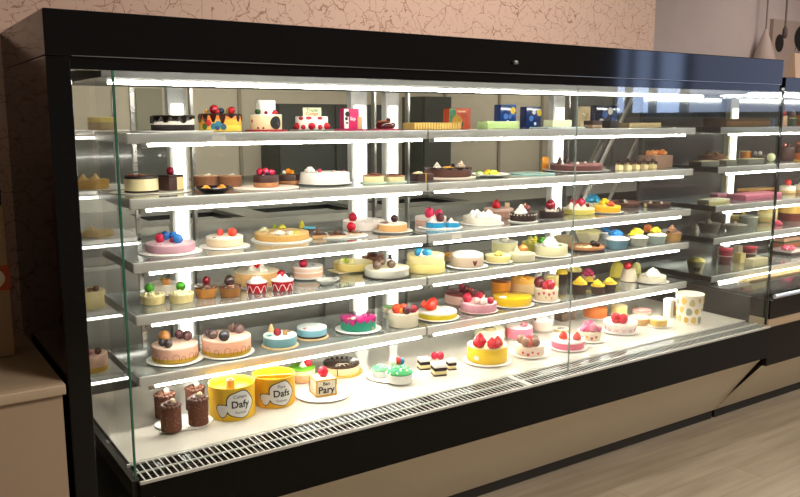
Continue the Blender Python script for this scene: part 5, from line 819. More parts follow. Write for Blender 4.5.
{'n': 'mousse_cake', 'l': 'pale blue mousse cake with a cherry and a biscuit piece on top', 'c': 'cake', 'g': 'desserts on the fifth shelf', 'p': (1.2576, 0.4733, 0.7548), 'a': -0.437, 'r': 0.0632, 'h': 0.0397, 'o': {'L': [(0.85, '74a8b4'), (0.15, 'e0ecec')], 'bev': 0.006}, 't': [('ball', -0.0093, -0.0205, 0.0147, '8a1420'), ('cube', 0.0194, -0.0166, 0.0101, 'a07848'), ('leaf', -0.0407, -0.0245, 0.0101, '3c9a94'), ('cone', -0.0326, 0.0399, 0.0156, 'd8b47c'), ('nuts', 0.0275, 0.0313, 0.0183, 'b07850')]},
{'n': 'cake_board', 'l': 'tan round cake board under the blue cake with chocolate base', 'c': 'cake board', 'g': 'plates and boards on the fifth shelf', 'p': (1.414, 0.5135, 0.7505), 'a': 0, 'r': 0.0666, 'h': 0.004, 'o': {'k': 'board', 'col': 'd8b98a'}},
{'n': 'mousse_cake', 'l': 'pale blue mousse cake on a chocolate base with a small pink heart', 'c': 'cake', 'g': 'desserts on the fifth shelf', 'p': (1.414, 0.5135, 0.7548), 'a': -0.478, 'r': 0.0585, 'h': 0.0384, 'o': {'L': [(0.22, '3a2420:s'), (0.63, '7cb0c0'), (0.15, 'e4eeee')], 'bev': 0.006}, 't': [('heart', -0.0273, -0.041, 0.0124, 'c85c70')]},
{'n': 'dessert_plate', 'l': 'white round plate under the teal and magenta drip cake', 'c': 'plate', 'g': 'plates and boards on the fifth shelf', 'p': (1.6214, 0.5045, 0.7505), 'a': 0, 'r': 0.0945, 'h': 0.006, 'o': {'k': 'plate', 'col': 'f8f6f0'}},
{'n': 'drip_cake', 'l': 'teal cake with thick magenta icing drips', 'c': 'cake', 'g': 'desserts on the fifth shelf', 'p': (1.6214, 0.5045, 0.7568), 'a': -0.537, 'r': 0.0713, 'h': 0.0514, 'o': {'L': [(1, '1c8c70')], 'drip': ('c02478', 0.42), 'dec': [('oval', 55, 0.18, 0.006, 0.006, 'd8a868')]}, 't': [('leaf', -0.0188, -0.0572, 0.0148, 'e8d8e0'), ('leaf', -0.0135, -0.0625, 0.0098, '50404c'), ('rose', 0.0245, -0.0196, 0.0108, 'e05898'), ('leaf', -0.0367, -0.0551, 0.0069, 'd8a848')]},
{'n': 'green_cake', 'l': 'small cake with glossy green top, behind the beige berry cup', 'c': 'cake', 'g': 'desserts on the fifth shelf', 'p': (1.8973, 0.68, 0.7505), 'a': -0.58, 'r': 0.0354, 'h': 0.0243, 'o': {'L': [(1, 'ecdcc0')], 'top': '58a028'}, 't': []},
{'n': 'berry_cup', 'l': 'beige straight-sided cake heaped with mixed berries', 'c': 'cake', 'g': 'desserts on the fifth shelf', 'p': (1.8152, 0.4638, 0.7505), 'a': -0.595, 'r': 0.064, 'h': 0.0552, 'o': {'L': [(1, 'd8cdb4')], 'taper': 0.97, 'top': 'efe4cc'}, 't': [('berry', -0.0264, -0.0307, 0.0201, 'e04420'), ('ball', 0.0015, 0.015, 0.0161, 'e85030'), ('ball', 0.0137, -0.0485, 0.0181, '4c1824'), ('berry', 0.0434, -0.0159, 0.0151, 'c03040'), ('ball', -0.0065, -0.0408, 0.0121, 'e88030'), ('ball', 0.0373, -0.024, 0.0121, '7c1c30'), ('leaf', 0.0319, 0.0413, 0.0101, '8cb840')]},
{'n': 'dessert_plate', 'l': 'white round plate under the white and yellow strawberry cake', 'c': 'plate', 'g': 'plates and boards on the fifth shelf', 'p': (2.0067, 0.4833, 0.7505), 'a': 0, 'r': 0.0949, 'h': 0.006, 'o': {'k': 'plate', 'col': 'f8f6f0'}},
{'n': 'lemon_cake', 'l': 'white-topped cake with a yellow side and three strawberries', 'c': 'cake', 'g': 'desserts on the fifth shelf', 'p': (2.0067, 0.4833, 0.7568), 'a': -0.639, 'r': 0.0835, 'h': 0.0296, 'o': {'L': [(0.7, 'e8d020'), (0.3, 'f8f4e8')], 'bev': 0.005}, 't': [('strawberry', -0.0184, 0.0645, 0.0219, 'e8341c'), ('strawberry', -0.0295, -0.0158, 0.0271, 'e03018'), ('strawberry', -0.0589, 0.0396, 0.0167, 'e84828'), ('swirlflat', 0.0033, -0.0639, 0.0261, 'ecdccc')]},
{'n': 'glazed_cake', 'l': 'pink cake with a dark red glazed top and berries, in the back row', 'c': 'cake', 'g': 'desserts on the fifth shelf', 'p': (2.2968, 0.66, 0.7505), 'a': -0.673, 'r': 0.0942, 'h': 0.0478, 'o': {'L': [(0.85, 'ecc0b0'), (0.15, '7a1c24:g')]}, 't': [('berry', -0.0135, 0.0305, 0.0148, 'b82c48'), ('ball', 0.0048, -0.0169, 0.0182, '5a2024'), ('ball', 0.0294, -0.0321, 0.0136, 'a04048')]},
{'n': 'dessert_plate', 'l': 'pale pink round plate under the speckled pink cake', 'c': 'plate', 'g': 'plates and boards on the fifth shelf', 'p': (2.2328, 0.4802, 0.7505), 'a': 0, 'r': 0.0875, 'h': 0.006, 'o': {'k': 'plate', 'col': 'f0dccc'}},
{'n': 'speckled_cake', 'l': 'speckled pink cake with raspberries and white sugar balls', 'c': 'cake', 'g': 'desserts on the fifth shelf', 'p': (2.2328, 0.4802, 0.7568), 'a': -0.691, 'r': 0.081, 'h': 0.0373, 'o': {'L': [(0.9, 'd89cac'), (0.1, 'e8bcc4')], 'dec': [('specks', 0, 0.4, 0.002, 'a03c50')]}, 't': [('berry', -0.0503, -0.0169, 0.0205, 'b82840'), ('ball', -0.0073, -0.0566, 0.0162, 'd8b8b0'), ('ball', 0.0216, -0.0646, 0.0173, 'e4ccc4'), ('berry', 0.0029, 0.051, 0.0162, 'a82038'), ('berry', 0.0519, -0.0379, 0.0151, 'b02c44')]},
{'n': 'orange_cup', 'l': 'tapered orange cup with a dark caramel top', 'c': 'cup dessert', 'g': 'desserts on the fifth shelf', 'p': (2.5208, 0.66, 0.7505), 'a': -0.719, 'r': 0.0486, 'h': 0.0805, 'o': {'taper': 0.85, 'L': [(0.9, 'e08c20'), (0.1, '7a4420:g')]}, 't': [('disc', -0.0005, -0.0222, 0.0352, '6a3818')]},
{'n': 'mango_cake', 'l': 'pale orange cake with mango topping, right of the orange cup', 'c': 'cake', 'g': 'desserts on the fifth shelf', 'p': (2.6432, 0.64, 0.7505), 'a': -0.746, 'r': 0.0575, 'h': 0.0788, 'o': {'L': [(0.7, 'f0c890'), (0.3, 'f4b848')]}, 't': [('nuts', -0.0006, -0.0263, 0.0416, 'f0a828')]},
{'n': 'dessert_plate', 'l': 'white round plate under the glossy bright yellow cake', 'c': 'plate', 'g': 'plates and boards on the fifth shelf', 'p': (2.4412, 0.4897, 0.7505), 'a': 0, 'r': 0.1016, 'h': 0.006, 'o': {'k': 'plate', 'col': 'f8f6f0'}},
{'n': 'yellow_cake', 'l': 'glossy bright yellow cake with a small white oval tag', 'c': 'cake', 'g': 'desserts on the fifth shelf', 'p': (2.4412, 0.4897, 0.7568), 'a': -0.734, 'r': 0.0899, 'h': 0.0389, 'o': {'L': [(1, 'ecc410:g')], 'bev': 0.006}, 't': [('leaf', -0.044, -0.0647, 0.0156, 'e8ecf0'), ('leaf', -0.0508, -0.0524, 0.0078, '5a6470')]},
{'n': 'dessert_plate', 'l': 'white round plate under the floral raspberry cup', 'c': 'plate', 'g': 'plates and boards on the fifth shelf', 'p': (2.6262, 0.4605, 0.7505), 'a': 0, 'r': 0.0684, 'h': 0.006, 'o': {'k': 'plate', 'col': 'f8f6f0'}},
{'n': 'floral_cup', 'l': 'floral patterned paper cup cake heaped with raspberries', 'c': 'cup dessert', 'g': 'desserts on the fifth shelf', 'p': (2.6262, 0.4605, 0.7568), 'a': -0.775, 'r': 0.0576, 'h': 0.0576, 'o': {'taper': 0.92, 'L': [(1, 'ecdcc0')], 'dec': [('heart', -35, 0.6, 0.008, 'c02838'), ('heart', -10, 0.72, 0.008, 'd0403c'), ('heart', 15, 0.6, 0.008, 'c02838'), ('heart', 38, 0.7, 0.008, 'c83848'), ('heart', 0, 0.35, 0.006, 'c8a050'), ('heart', 28, 0.3, 0.006, 'c8a050')]}, 't': [('berry', -0.0333, -0.0001, 0.0251, '6a1420'), ('berry', 0.0181, -0.0362, 0.0228, 'b81430'), ('ball', -0.0089, 0.0465, 0.0137, '8c1c28'), ('berry', -0.006, -0.0423, 0.016, 'c02c40')]},
{'n': 'custard_cup', 'l': 'pale yellow custard cup behind the floral cup', 'c': 'cup dessert', 'g': 'desserts on the fifth shelf', 'p': (2.8292, 0.63, 0.7505), 'a': -0.782, 'r': 0.034, 'h': 0.0735, 'o': {'L': [(1, 'ecd88c')]}, 't': []},
{'n': 'cupcake', 'l': 'yellow-topped cupcake at the back left of the fifth shelf', 'c': 'cupcake', 'g': 'yellow frosted chocolate cupcakes', 'p': (2.9683, 0.7, 0.7505), 'a': -0.794, 'r': 0.0314, 'h': 0.0537, 'o': {'k': 'cup', 'case': '3a1e16', 'fr': 'e8c428', 'taper': 0.78, 'ft': 'dome'}, 't': [('swirl', -0.014, -0.0126, 0.0119, 'e8c428'), ('swirl', 0.0093, -0.0078, 0.0119, 'e8c428'), ('swirl', -0.0008, 0.0224, 0.0119, 'e8c428'), ('swirl', -0.0008, -0.0234, 0.0107, 'e8c428')]},
{'n': 'cupcake', 'l': 'cupcake with pale yellow frosting, back middle, by the pink roses', 'c': 'cupcake', 'g': 'yellow frosted chocolate cupcakes', 'p': (3.0524, 0.69, 0.7505), 'a': -0.81, 'r': 0.0399, 'h': 0.0605, 'o': {'k': 'cup', 'case': '3a1e16', 'fr': 'f0e090', 'taper': 0.78, 'ft': 'dome'}, 't': [('swirl', -0.0131, -0.0253, 0.0152, 'f0e090'), ('swirl', 0.0114, -0.0261, 0.0152, 'f0e090'), ('swirl', -0.0018, 0.0285, 0.0152, 'f0e090'), ('swirl', -0.0008, -0.0297, 0.0136, 'f0e090')]},
{'n': 'cupcake', 'l': 'yellow-frosted chocolate cupcake, left one of the front four', 'c': 'cupcake', 'g': 'yellow frosted chocolate cupcakes', 'p': (2.8694, 0.4771, 0.7505), 'a': -0.817, 'r': 0.0361, 'h': 0.0494, 'o': {'k': 'cup', 'case': '3a1e16', 'fr': 'ecc828', 'taper': 0.78, 'ft': 'dome'}, 't': [('swirl', -0.0123, -0.0227, 0.0137, 'ecc828'), ('swirl', 0.0104, -0.0236, 0.0137, 'ecc828'), ('swirl', -0.002, 0.0258, 0.0137, 'ecc828'), ('swirl', -0.0009, -0.0269, 0.0123, 'ecc828')]},
{'n': 'cupcake', 'l': 'yellow-frosted chocolate cupcake, rear one of the front four', 'c': 'cupcake', 'g': 'yellow frosted chocolate cupcakes', 'p': (3.0687, 0.6, 0.7505), 'a': -0.828, 'r': 0.0287, 'h': 0.0206, 'o': {'k': 'cup', 'case': '3a1e16', 'fr': 'f0d040', 'taper': 0.78, 'ft': 'dome'}, 't': [('swirl', -0.0129, -0.0077, 0.0109, 'f0d040'), ('swirl', 0.0082, -0.0026, 0.0109, 'f0d040'), ('swirl', -0.0008, 0.0205, 0.0109, 'f0d040'), ('swirl', -0.0008, -0.0214, 0.0098, 'f0d040')]},
{'n': 'cupcake', 'l': 'yellow-frosted chocolate cupcake, foremost of the front four', 'c': 'cupcake', 'g': 'yellow frosted chocolate cupcakes', 'p': (2.9482, 0.4341, 0.7505), 'a': -0.838, 'r': 0.0344, 'h': 0.0378, 'o': {'k': 'cup', 'case': '3a1e16', 'fr': 'ecc820', 'taper': 0.78, 'ft': 'dome'}, 't': [('swirl', -0.0126, -0.0212, 0.0131, 'ecc820'), ('swirl', 0.0097, -0.0196, 0.0131, 'ecc820'), ('swirl', -0.0018, 0.0246, 0.0131, 'ecc820'), ('swirl', -0.001, -0.0256, 0.0117, 'ecc820')]},
{'n': 'cupcake', 'l': 'yellow-frosted chocolate cupcake, right one of the front four', 'c': 'cupcake', 'g': 'yellow frosted chocolate cupcakes', 'p': (3.0336, 0.434, 0.7505), 'a': -0.852, 'r': 0.0342, 'h': 0.0397, 'o': {'k': 'cup', 'case': '3a1e16', 'fr': 'f0d038', 'taper': 0.78, 'ft': 'dome'}, 't': [('swirl', -0.0129, -0.0208, 0.013, 'f0d038'), ('swirl', 0.0094, -0.0182, 0.013, 'f0d038'), ('swirl', -0.0018, 0.0244, 0.013, 'f0d038'), ('swirl', -0.001, -0.0255, 0.0116, 'f0d038')]},
{'n': 'pink_rose_cake', 'l': 'cake crowned with vivid pink sugar roses', 'c': 'cake', 'g': 'desserts on the fifth shelf', 'p': (3.1897, 0.72, 0.7505), 'a': -0.826, 'r': 0.0377, 'h': 0.0168, 'o': {'L': [(1, 'd8b090')]}, 't': [('rose', -0.0019, 0.0161, 0.0286, 'c02060'), ('rose', 0.0029, -0.018, 0.026, 'd83070'), ('rose', -0.0034, 0.0228, 0.0195, 'b82c48')]},
{'n': 'lemon_cone', 'l': 'tall yellow tapering dessert, left of the cherry cone', 'c': 'dessert', 'g': 'desserts on the fifth shelf', 'p': (3.3589, 0.67, 0.7505), 'a': -0.861, 'r': 0.0381, 'h': 0.0836, 'o': {'k': 'tall', 'col': 'ecd850'}, 't': []},
{'n': 'lemon_cone', 'l': 'tall pale yellow tapering dessert, right of the cherry cone', 'c': 'dessert', 'g': 'desserts on the fifth shelf', 'p': (3.5274, 0.68, 0.7505), 'a': -0.883, 'r': 0.0269, 'h': 0.0605, 'o': {'k': 'tall', 'col': 'f0e890'}, 't': []},
{'n': 'cherry_cone', 'l': 'cream cone-shaped dessert topped by a red cherry', 'c': 'dessert', 'g': 'desserts on the fifth shelf', 'p': (3.3227, 0.56, 0.7505), 'a': -0.874, 'r': 0.043, 'h': 0.0635, 'o': {'k': 'tall', 'col': 'dccdb4', 'flat': 1}, 't': [('ball', -0.007, -0.0084, 0.0205, 'd81c28')]},
{'n': 'dessert_plate', 'l': 'white round plate under the heap of whipped cream', 'c': 'plate', 'g': 'plates and boards on the fifth shelf', 'p': (3.4011, 0.4664, 0.7505), 'a': 0, 'r': 0.0857, 'h': 0.006, 'o': {'k': 'plate', 'col': 'f4f1ea'}},
{'n': 'cream_heap', 'l': 'heap of white whipped cream with a strawberry piece', 'c': 'dessert', 'g': 'desserts on the fifth shelf', 'p': (3.4011, 0.4664, 0.7568), 'a': -0.903, 'r': 0.0667, 'h': 0.0323, 'o': {'L': [(1, 'f4eed8')], 'taper': 1, 'rough': 1}, 't': [('swirl', -0.0147, -0.0433, 0.0279, 'fbf8e8'), ('swirl', -0.0001, -0.0371, 0.0318, 'fbf8e8'), ('swirl', 0.0138, -0.0436, 0.0279, 'f8f4e0'), ('swirl', -0.0046, -0.0474, 0.0254, 'fbf8e8'), ('swirl', 0.0036, -0.0475, 0.0254, 'fbf8e8'), ('berry', -0.0041, 0.058, 0.0114, 'd85040')]},
{'n': 'chocolate_cylinder', 'l': 'rear left upright chocolate cake roll with ruffled top and cream pearl', 'c': 'cake', 'g': 'four chocolate rolls on one plate', 'p': (0.7923, 0.4145, 0.5875), 'a': -0.292, 'r': 0.0361, 'h': 0.0783, 'o': {'k': 'ruffle', 'col': '704230'}, 't': [('ball', 0.007, -0.0018, 0.0099, 'e8d4b4')]},
{'n': 'chocolate_cylinder', 'l': 'rear right upright chocolate cake roll with ruffled top and cream pearl', 'c': 'cake', 'g': 'four chocolate rolls on one plate', 'p': (0.9039, 0.4278, 0.5875), 'a': -0.329, 'r': 0.0352, 'h': 0.0757, 'o': {'k': 'ruffle', 'col': '704230'}, 't': [('ball', 0.0065, 0.0006, 0.0102, 'e8d4b4')]},
{'n': 'chocolate_cylinder', 'l': 'front left upright chocolate cake roll with ruffled top and cream pearl', 'c': 'cake', 'g': 'four chocolate rolls on one plate', 'p': (0.7704, 0.282, 0.5875), 'a': -0.299, 'r': 0.0349, 'h': 0.0848, 'o': {'k': 'ruffle', 'col': '704230'}, 't': [('ball', 0.0071, 0.0018, 0.0095, 'e8d4b4')]},
{'n': 'chocolate_cylinder', 'l': 'front right upright chocolate cake roll with ruffled top and cream pearl', 'c': 'cake', 'g': 'four chocolate rolls on one plate', 'p': (0.8638, 0.2867, 0.5875), 'a': -0.332, 'r': 0.0348, 'h': 0.0865, 'o': {'k': 'ruffle', 'col': '704230'}, 't': [('ball', 0.0068, 0.0033, 0.0097, 'e8d4b4')]},
{'n': 'oval_plate', 'l': 'white oval plate under the four chocolate rolls', 'c': 'plate', 'g': 'desserts on the bottom deck', 'p': (0.8288, 0.3302, 0.5805), 'a': -0.314, 'r': 0.0971, 'h': 0.0071, 'o': {'k': 'tray2', 'col': 'f4f1ea'}, 't': []},
{'n': 'cake_tin', 'l': 'yellow round tin reading Dafy with a cork knob on its sunken lid', 'c': 'tin', 'g': 'yellow round tins on the deck', 'p': (1.0008, 0.3278, 0.5805), 'a': -0.375, 'r': 0.0793, 'h': 0.1154, 'o': {'k': 'tin', 'col': 'f2c214', 'knob': 1, 'words': ('Cishars', 'Dafy', 'Fanten')}, 't': []},
{'n': 'cake_tin', 'l': 'yellow round tin reading Dafs, open on top with crossbars', 'c': 'tin', 'g': 'yellow round tins on the deck', 'p': (1.1732, 0.3538, 0.5805), 'a': -0.428, 'r': 0.0753, 'h': 0.1076, 'o': {'k': 'tin', 'col': 'f0b414', 'knob': 0, 'words': ('Pare', 'Dafs', 'Foanen')}, 't': []},
{'n': 'green_cake', 'l': 'low cake with glossy green top, peach side and a cherry', 'c': 'cake', 'g': 'desserts on the bottom deck', 'p': (1.3696, 0.5193, 0.5805), 'a': -0.464, 'r': 0.052, 'h': 0.0563, 'o': {'L': [(0.55, 'e4a878:s'), (0.3, 'e8dca8'), (0.15, '6cb028')]}, 't': [('berry', 0.0248, -0.0004, 0.0162, 'd02c3c'), ('swirl', 0.0059, -0.0022, 0.0153, 'f8f0e8')]},
{'n': 'dessert_plate', 'l': 'white round plate under the lettered square cake', 'c': 'plate', 'g': 'plates and boards on the bottom deck', 'p': (1.3572, 0.3233, 0.5805), 'a': -0.15, 'r': 0.103, 'h': 0.006, 'o': {'k': 'plate', 'col': 'f4f1ea'}},
{'n': 'lettered_cube_cake', 'l': 'white square cake with gold edges reading Pary, raspberry on top', 'c': 'cake', 'g': 'desserts on the bottom deck', 'p': (1.3572, 0.3233, 0.5868), 'a': -0.15, 'r': 0.0488, 'h': 0.0633, 'o': {'k': 'box', 'dr': 1.0, 'rot': -0.15, 'L': [(1, 'f6ecd8')], 'edges': 'd8a848', 'txt': [('Ban', 0.018, '1c1814', 0, 0.74), ('Pary', 0.036, '1c1814', 0, 0.36)], 'w': 0.0764, 'd': 0.0764}, 't': [('berry', 0.0031, 0.0017, 0.019, 'cc1c38')]},
{'n': 'cake_board', 'l': 'gold round cake board under the chocolate-topped cream cake', 'c': 'cake board', 'g': 'plates and boards on the bottom deck', 'p': (1.5494, 0.5212, 0.5805), 'a': 0, 'r': 0.0866, 'h': 0.004, 'o': {'k': 'board', 'col': 'c99a3c'}},
{'n': 'chocolate_top_cake', 'l': 'low cream cake with a shiny chocolate top and white squiggle', 'c': 'cake', 'g': 'desserts on the bottom deck', 'p': (1.5494, 0.5212, 0.5848), 'a': -0.515, 'r': 0.0743, 'h': 0.0399, 'o': {'L': [(0.7, 'e4cfa4'), (0.3, '3c281e:g')], 'bev': 0.004, 'dec': [('bar', -12, 0.4, 0.006, '4a2c1c')]}, 't': [('swirlflat', 0.0001, -0.0522, 0.0295, 'd8ccb8')]},
{'n': 'green_frosted_cupcake', 'l': 'left cupcake with green and white piped petals', 'c': 'cupcake', 'g': 'green petal cupcakes', 'p': (1.6399, 0.3693, 0.5865), 'a': -0.565, 'r': 0.0341, 'h': 0.0275, 'o': {'k': 'cup', 'case': 'f0f0ec', 'fr': '58b070', 'taper': 0.85, 'ft': 'petal'}, 't': []},
{'n': 'green_frosted_cupcake', 'l': 'front cupcake with green petals under red, white and blue sugar balls', 'c': 'cupcake', 'g': 'green petal cupcakes', 'p': (1.6705, 0.2743, 0.5865), 'a': -0.59, 'r': 0.0525, 'h': 0.0349, 'o': {'k': 'cup', 'case': 'f4f4f0', 'fr': '3ca45c', 'taper': 0.88, 'ft': 'petal'}, 't': [('ball', -0.0092, 0.0376, 0.0184, 'd8342c'), ('ball', 0.0037, 0.0405, 0.0158, '1c80b0'), ('ball', -0.0249, 0.031, 0.0171, 'f4f0ea')]},
{'n': 'serving_plate', 'l': 'white round plate under the two green petal cupcakes', 'c': 'plate', 'g': 'desserts on the bottom deck', 'p': (1.6872, 0.3598, 0.5805), 'a': -0.579, 'r': 0.0996, 'h': 0.0109, 'o': {'k': 'plate', 'col': 'f8f6f0'}, 't': []},
{'n': 'layered_petit_cube', 'l': 'left black and cream layered petit cake with a white sugar top', 'c': 'petit cake', 'g': 'three layered petit cakes', 'p': (1.8529, 0.368, 0.5805), 'a': -0.3, 'r': 0.0284, 'h': 0.047, 'o': {'k': 'box', 'dr': 1.0, 'rot': -0.3, 'L': [(0.1, '3a201a:s'), (0.32, 'f0e0a8'), (0.28, '2e1814:s'), (0.3, 'fbf8f2')], 'bev': 0.004, 'w': 0.0449, 'd': 0.0449}, 't': []},
{'n': 'layered_petit_cube', 'l': 'right black and cream layered petit cake with a white sugar top', 'c': 'petit cake', 'g': 'three layered petit cakes', 'p': (1.9443, 0.3007, 0.5805), 'a': -0.3, 'r': 0.0234, 'h': 0.0413, 'o': {'k': 'box', 'dr': 1.0, 'rot': -0.3, 'L': [(0.1, '3a201a:s'), (0.32, 'f0e0a8'), (0.28, '2e1814:s'), (0.3, 'fbf8f2')], 'bev': 0.004, 'w': 0.0364, 'd': 0.0364}, 't': []},
{'n': 'layered_petit_cube', 'l': 'front black and cream layered petit cake with a white sugar top', 'c': 'petit cake', 'g': 'three layered petit cakes', 'p': (1.8593, 0.2737, 0.5805), 'a': -0.3, 'r': 0.0341, 'h': 0.0474, 'o': {'k': 'box', 'dr': 1.0, 'rot': -0.3, 'L': [(0.1, '3a201a:s'), (0.32, 'f0e0a8'), (0.28, '2e1814:s'), (0.3, 'fbf8f2')], 'bev': 0.004, 'w': 0.0534, 'd': 0.0534}, 't': []},
{'n': 'raspberry', 'l': 'pair of raspberries between the layered petit cakes', 'c': 'raspberry', 'g': 'desserts on the bottom deck', 'p': (1.8999, 0.3373, 0.6205), 'a': -0.639, 'r': 0.0259, 'h': 0.0205, 'o': {'k': 'berries', 'col': 'c01c40'}, 't': []},
{'n': 'dessert_plate', 'l': 'white round plate under the yellow strawberry cake', 'c': 'plate', 'g': 'plates and boards on the bottom deck', 'p': (2.1402, 0.3051, 0.5805), 'a': 0, 'r': 0.1045, 'h': 0.006, 'o': {'k': 'plate', 'col': 'f4f1ea'}},
{'n': 'yellow_cake', 'l': 'yellow cake with two large strawberry bunches and an oval tag', 'c': 'cake', 'g': 'desserts on the bottom deck', 'p': (2.1402, 0.3051, 0.5868), 'a': -0.703, 'r': 0.0844, 'h': 0.0646, 'o': {'L': [(1, 'e8c024')], 'top': 'f4e2a0', 'bev': 0.004, 'dec': [('oval', -32, 0.4, 0.0135, 0.01, 'e8e8e0'), ('oval', -32, 0.4, 0.0105, 0.007, '8a9690')]}, 't': [('strawberry', -0.0313, -0.0517, 0.0319, 'c81428'), ('strawberry', 0.0427, -0.0297, 0.0237, 'b81424'), ('strawberry', 0.0176, -0.0634, 0.0247, 'cc182c'), ('strawberry', 0.0347, -0.0596, 0.0206, 'c41428'), ('leaf', -0.0161, -0.0, 0.0165, '7ab83c'), ('swirl', -0.0041, -0.0711, 0.0175, 'f4e8b8')]},
{'n': 'ring_cake', 'l': 'cream ring cake with a shallow golden hollow, behind the yellow cake', 'c': 'cake', 'g': 'desserts on the bottom deck', 'p': (2.3636, 0.5557, 0.5805), 'a': -0.706, 'r': 0.0711, 'h': 0.0595, 'o': {'L': [(1, 'f0e8c8')], 'bev': 0.01}, 't': [('disc', 0.0016, -0.0474, 0.0316, 'd8c498')]},
{'n': 'dessert_plate', 'l': 'white round plate under the deep pink cake', 'c': 'plate', 'g': 'plates and boards on the bottom deck', 'p': (2.4988, 0.5006, 0.5805), 'a': 0, 'r': 0.0711, 'h': 0.006, 'o': {'k': 'plate', 'col': 'f4f1ea'}},
{'n': 'pink_cake', 'l': 'tall deep pink cake with a white top and pink bow', 'c': 'cake', 'g': 'desserts on the bottom deck', 'p': (2.4988, 0.5006, 0.5868), 'a': -0.743, 'r': 0.0614, 'h': 0.0544, 'o': {'L': [(0.88, 'e0708c'), (0.12, 'f8e8e0')], 'bev': 0.004}, 't': [('rose', 0.0227, -0.0162, 0.0171, 'e87888')]},
{'n': 'dessert_plate', 'l': 'white round plate under the peach cake with chocolate shards', 'c': 'plate', 'g': 'plates and boards on the bottom deck', 'p': (2.6861, 0.5462, 0.5805), 'a': 0, 'r': 0.0625, 'h': 0.006, 'o': {'k': 'plate', 'col': 'f4f1ea'}},
{'n': 'zigzag_cake', 'l': 'pale peach cake crowned with white cream and chocolate shards', 'c': 'cake', 'g': 'desserts on the bottom deck', 'p': (2.6861, 0.5462, 0.5868), 'a': -0.771, 'r': 0.0531, 'h': 0.0421, 'o': {'L': [(1, 'f0d8c8')], 'taper': 0.92}, 't': [('swirl', -0.0139, -0.0325, 0.0236, 'fbf6f0'), ('swirl', 0.001, -0.0354, 0.0236, 'fbf6f0'), ('swirl', 0.0198, -0.0293, 0.0236, 'fbf6f0'), ('cone', -0.0253, -0.033, 0.0153, '241814'), ('cone', -0.0006, -0.0111, 0.0153, '241814'), ('cone', 0.0271, -0.0157, 0.0153, '241814')]},
{'n': 'brown_box', 'l': 'brown flat box at the back of the deck', 'c': 'box', 'g': 'desserts on the bottom deck', 'p': (2.928, 0.6291, 0.5805), 'a': 0, 'r': 0.0533, 'h': 0.0398, 'o': {'k': 'box', 'dr': 0.6, 'L': [(1, '6a5040')], 'w': 0.0946, 'd': 0.0568}, 't': []},
{'n': 'dessert_plate', 'l': 'white round plate under the truffle-topped pale pink cake', 'c': 'plate', 'g': 'plates and boards on the bottom deck', 'p': (2.3522, 0.2719, 0.5805), 'a': 0, 'r': 0.0792, 'h': 0.006, 'o': {'k': 'plate', 'col': 'f4f1ea'}},
{'n': 'truffle_cake', 'l': 'pale pink heart-dotted cake with chocolate truffles and berries', 'c': 'cake', 'g': 'desserts on the bottom deck', 'p': (2.3522, 0.2719, 0.5868), 'a': -0.757, 'r': 0.0665, 'h': 0.0431, 'o': {'L': [(1, 'ecd4c4')], 'taper': 0.95, 'dec': [('dot', -25, 0.4, 0.006, 'c83848'), ('dot', -5, 0.25, 0.007, 'd04858'), ('dot', 12, 0.5, 0.005, 'c83848'), ('dot', 35, 0.35, 0.006, 'd04858')]}, 't': [('ball', -0.0374, 0.0024, 0.0201, '8a6048'), ('ball', -0.016, -0.0481, 0.0211, '8c6450'), ('ball', 0.025, -0.0373, 0.0201, '84604c'), ('ball', 0.0198, 0.0185, 0.019, '7c5644'), ('berry', -0.0029, -0.0087, 0.019, 'c82c3c'), ('ball', -0.0004, -0.0546, 0.0158, 'b04c40')]},
{'n': 'dessert_plate', 'l': 'white round plate under the low pink strawberry cake', 'c': 'plate', 'g': 'plates and boards on the bottom deck', 'p': (2.5677, 0.2541, 0.5805), 'a': 0, 'r': 0.087, 'h': 0.006, 'o': {'k': 'plate', 'col': 'f4f1ea'}},
{'n': 'pink_cake', 'l': 'low pink cake with white top and strawberries, at the pane joint', 'c': 'cake', 'g': 'desserts on the bottom deck', 'p': (2.5677, 0.2541, 0.5868), 'a': -0.804, 'r': 0.0734, 'h': 0.0377, 'o': {'L': [(0.75, 'e4708c'), (0.25, 'fbf0ec')], 'bev': 0.005}, 't': [('strawberry', -0.0208, -0.0189, 0.0207, 'd8402c'), ('strawberry', 0.0394, -0.0194, 0.0196, 'd84838'), ('leaf', 0.008, -0.0202, 0.0109, 'f0e0c0')]},
{'n': 'cream_cake', 'l': 'white and yellow striped cake behind the low pink cake', 'c': 'cake', 'g': 'desserts on the bottom deck', 'p': (2.7701, 0.5, 0.5805), 'a': -0.795, 'r': 0.0402, 'h': 0.0089, 'o': {'L': [(0.6, 'ecd470'), (0.4, 'f8f4e4')]}, 't': [('swirlflat', 0.0032, -0.0223, 0.0236, '504440')]},
{'n': 'dessert_plate', 'l': 'white round plate under the heart-printed cup', 'c': 'plate', 'g': 'plates and boards on the bottom deck', 'p': (2.7486, 0.2896, 0.5805), 'a': 0, 'r': 0.0749, 'h': 0.006, 'o': {'k': 'plate', 'col': 'f4f1ea'}},
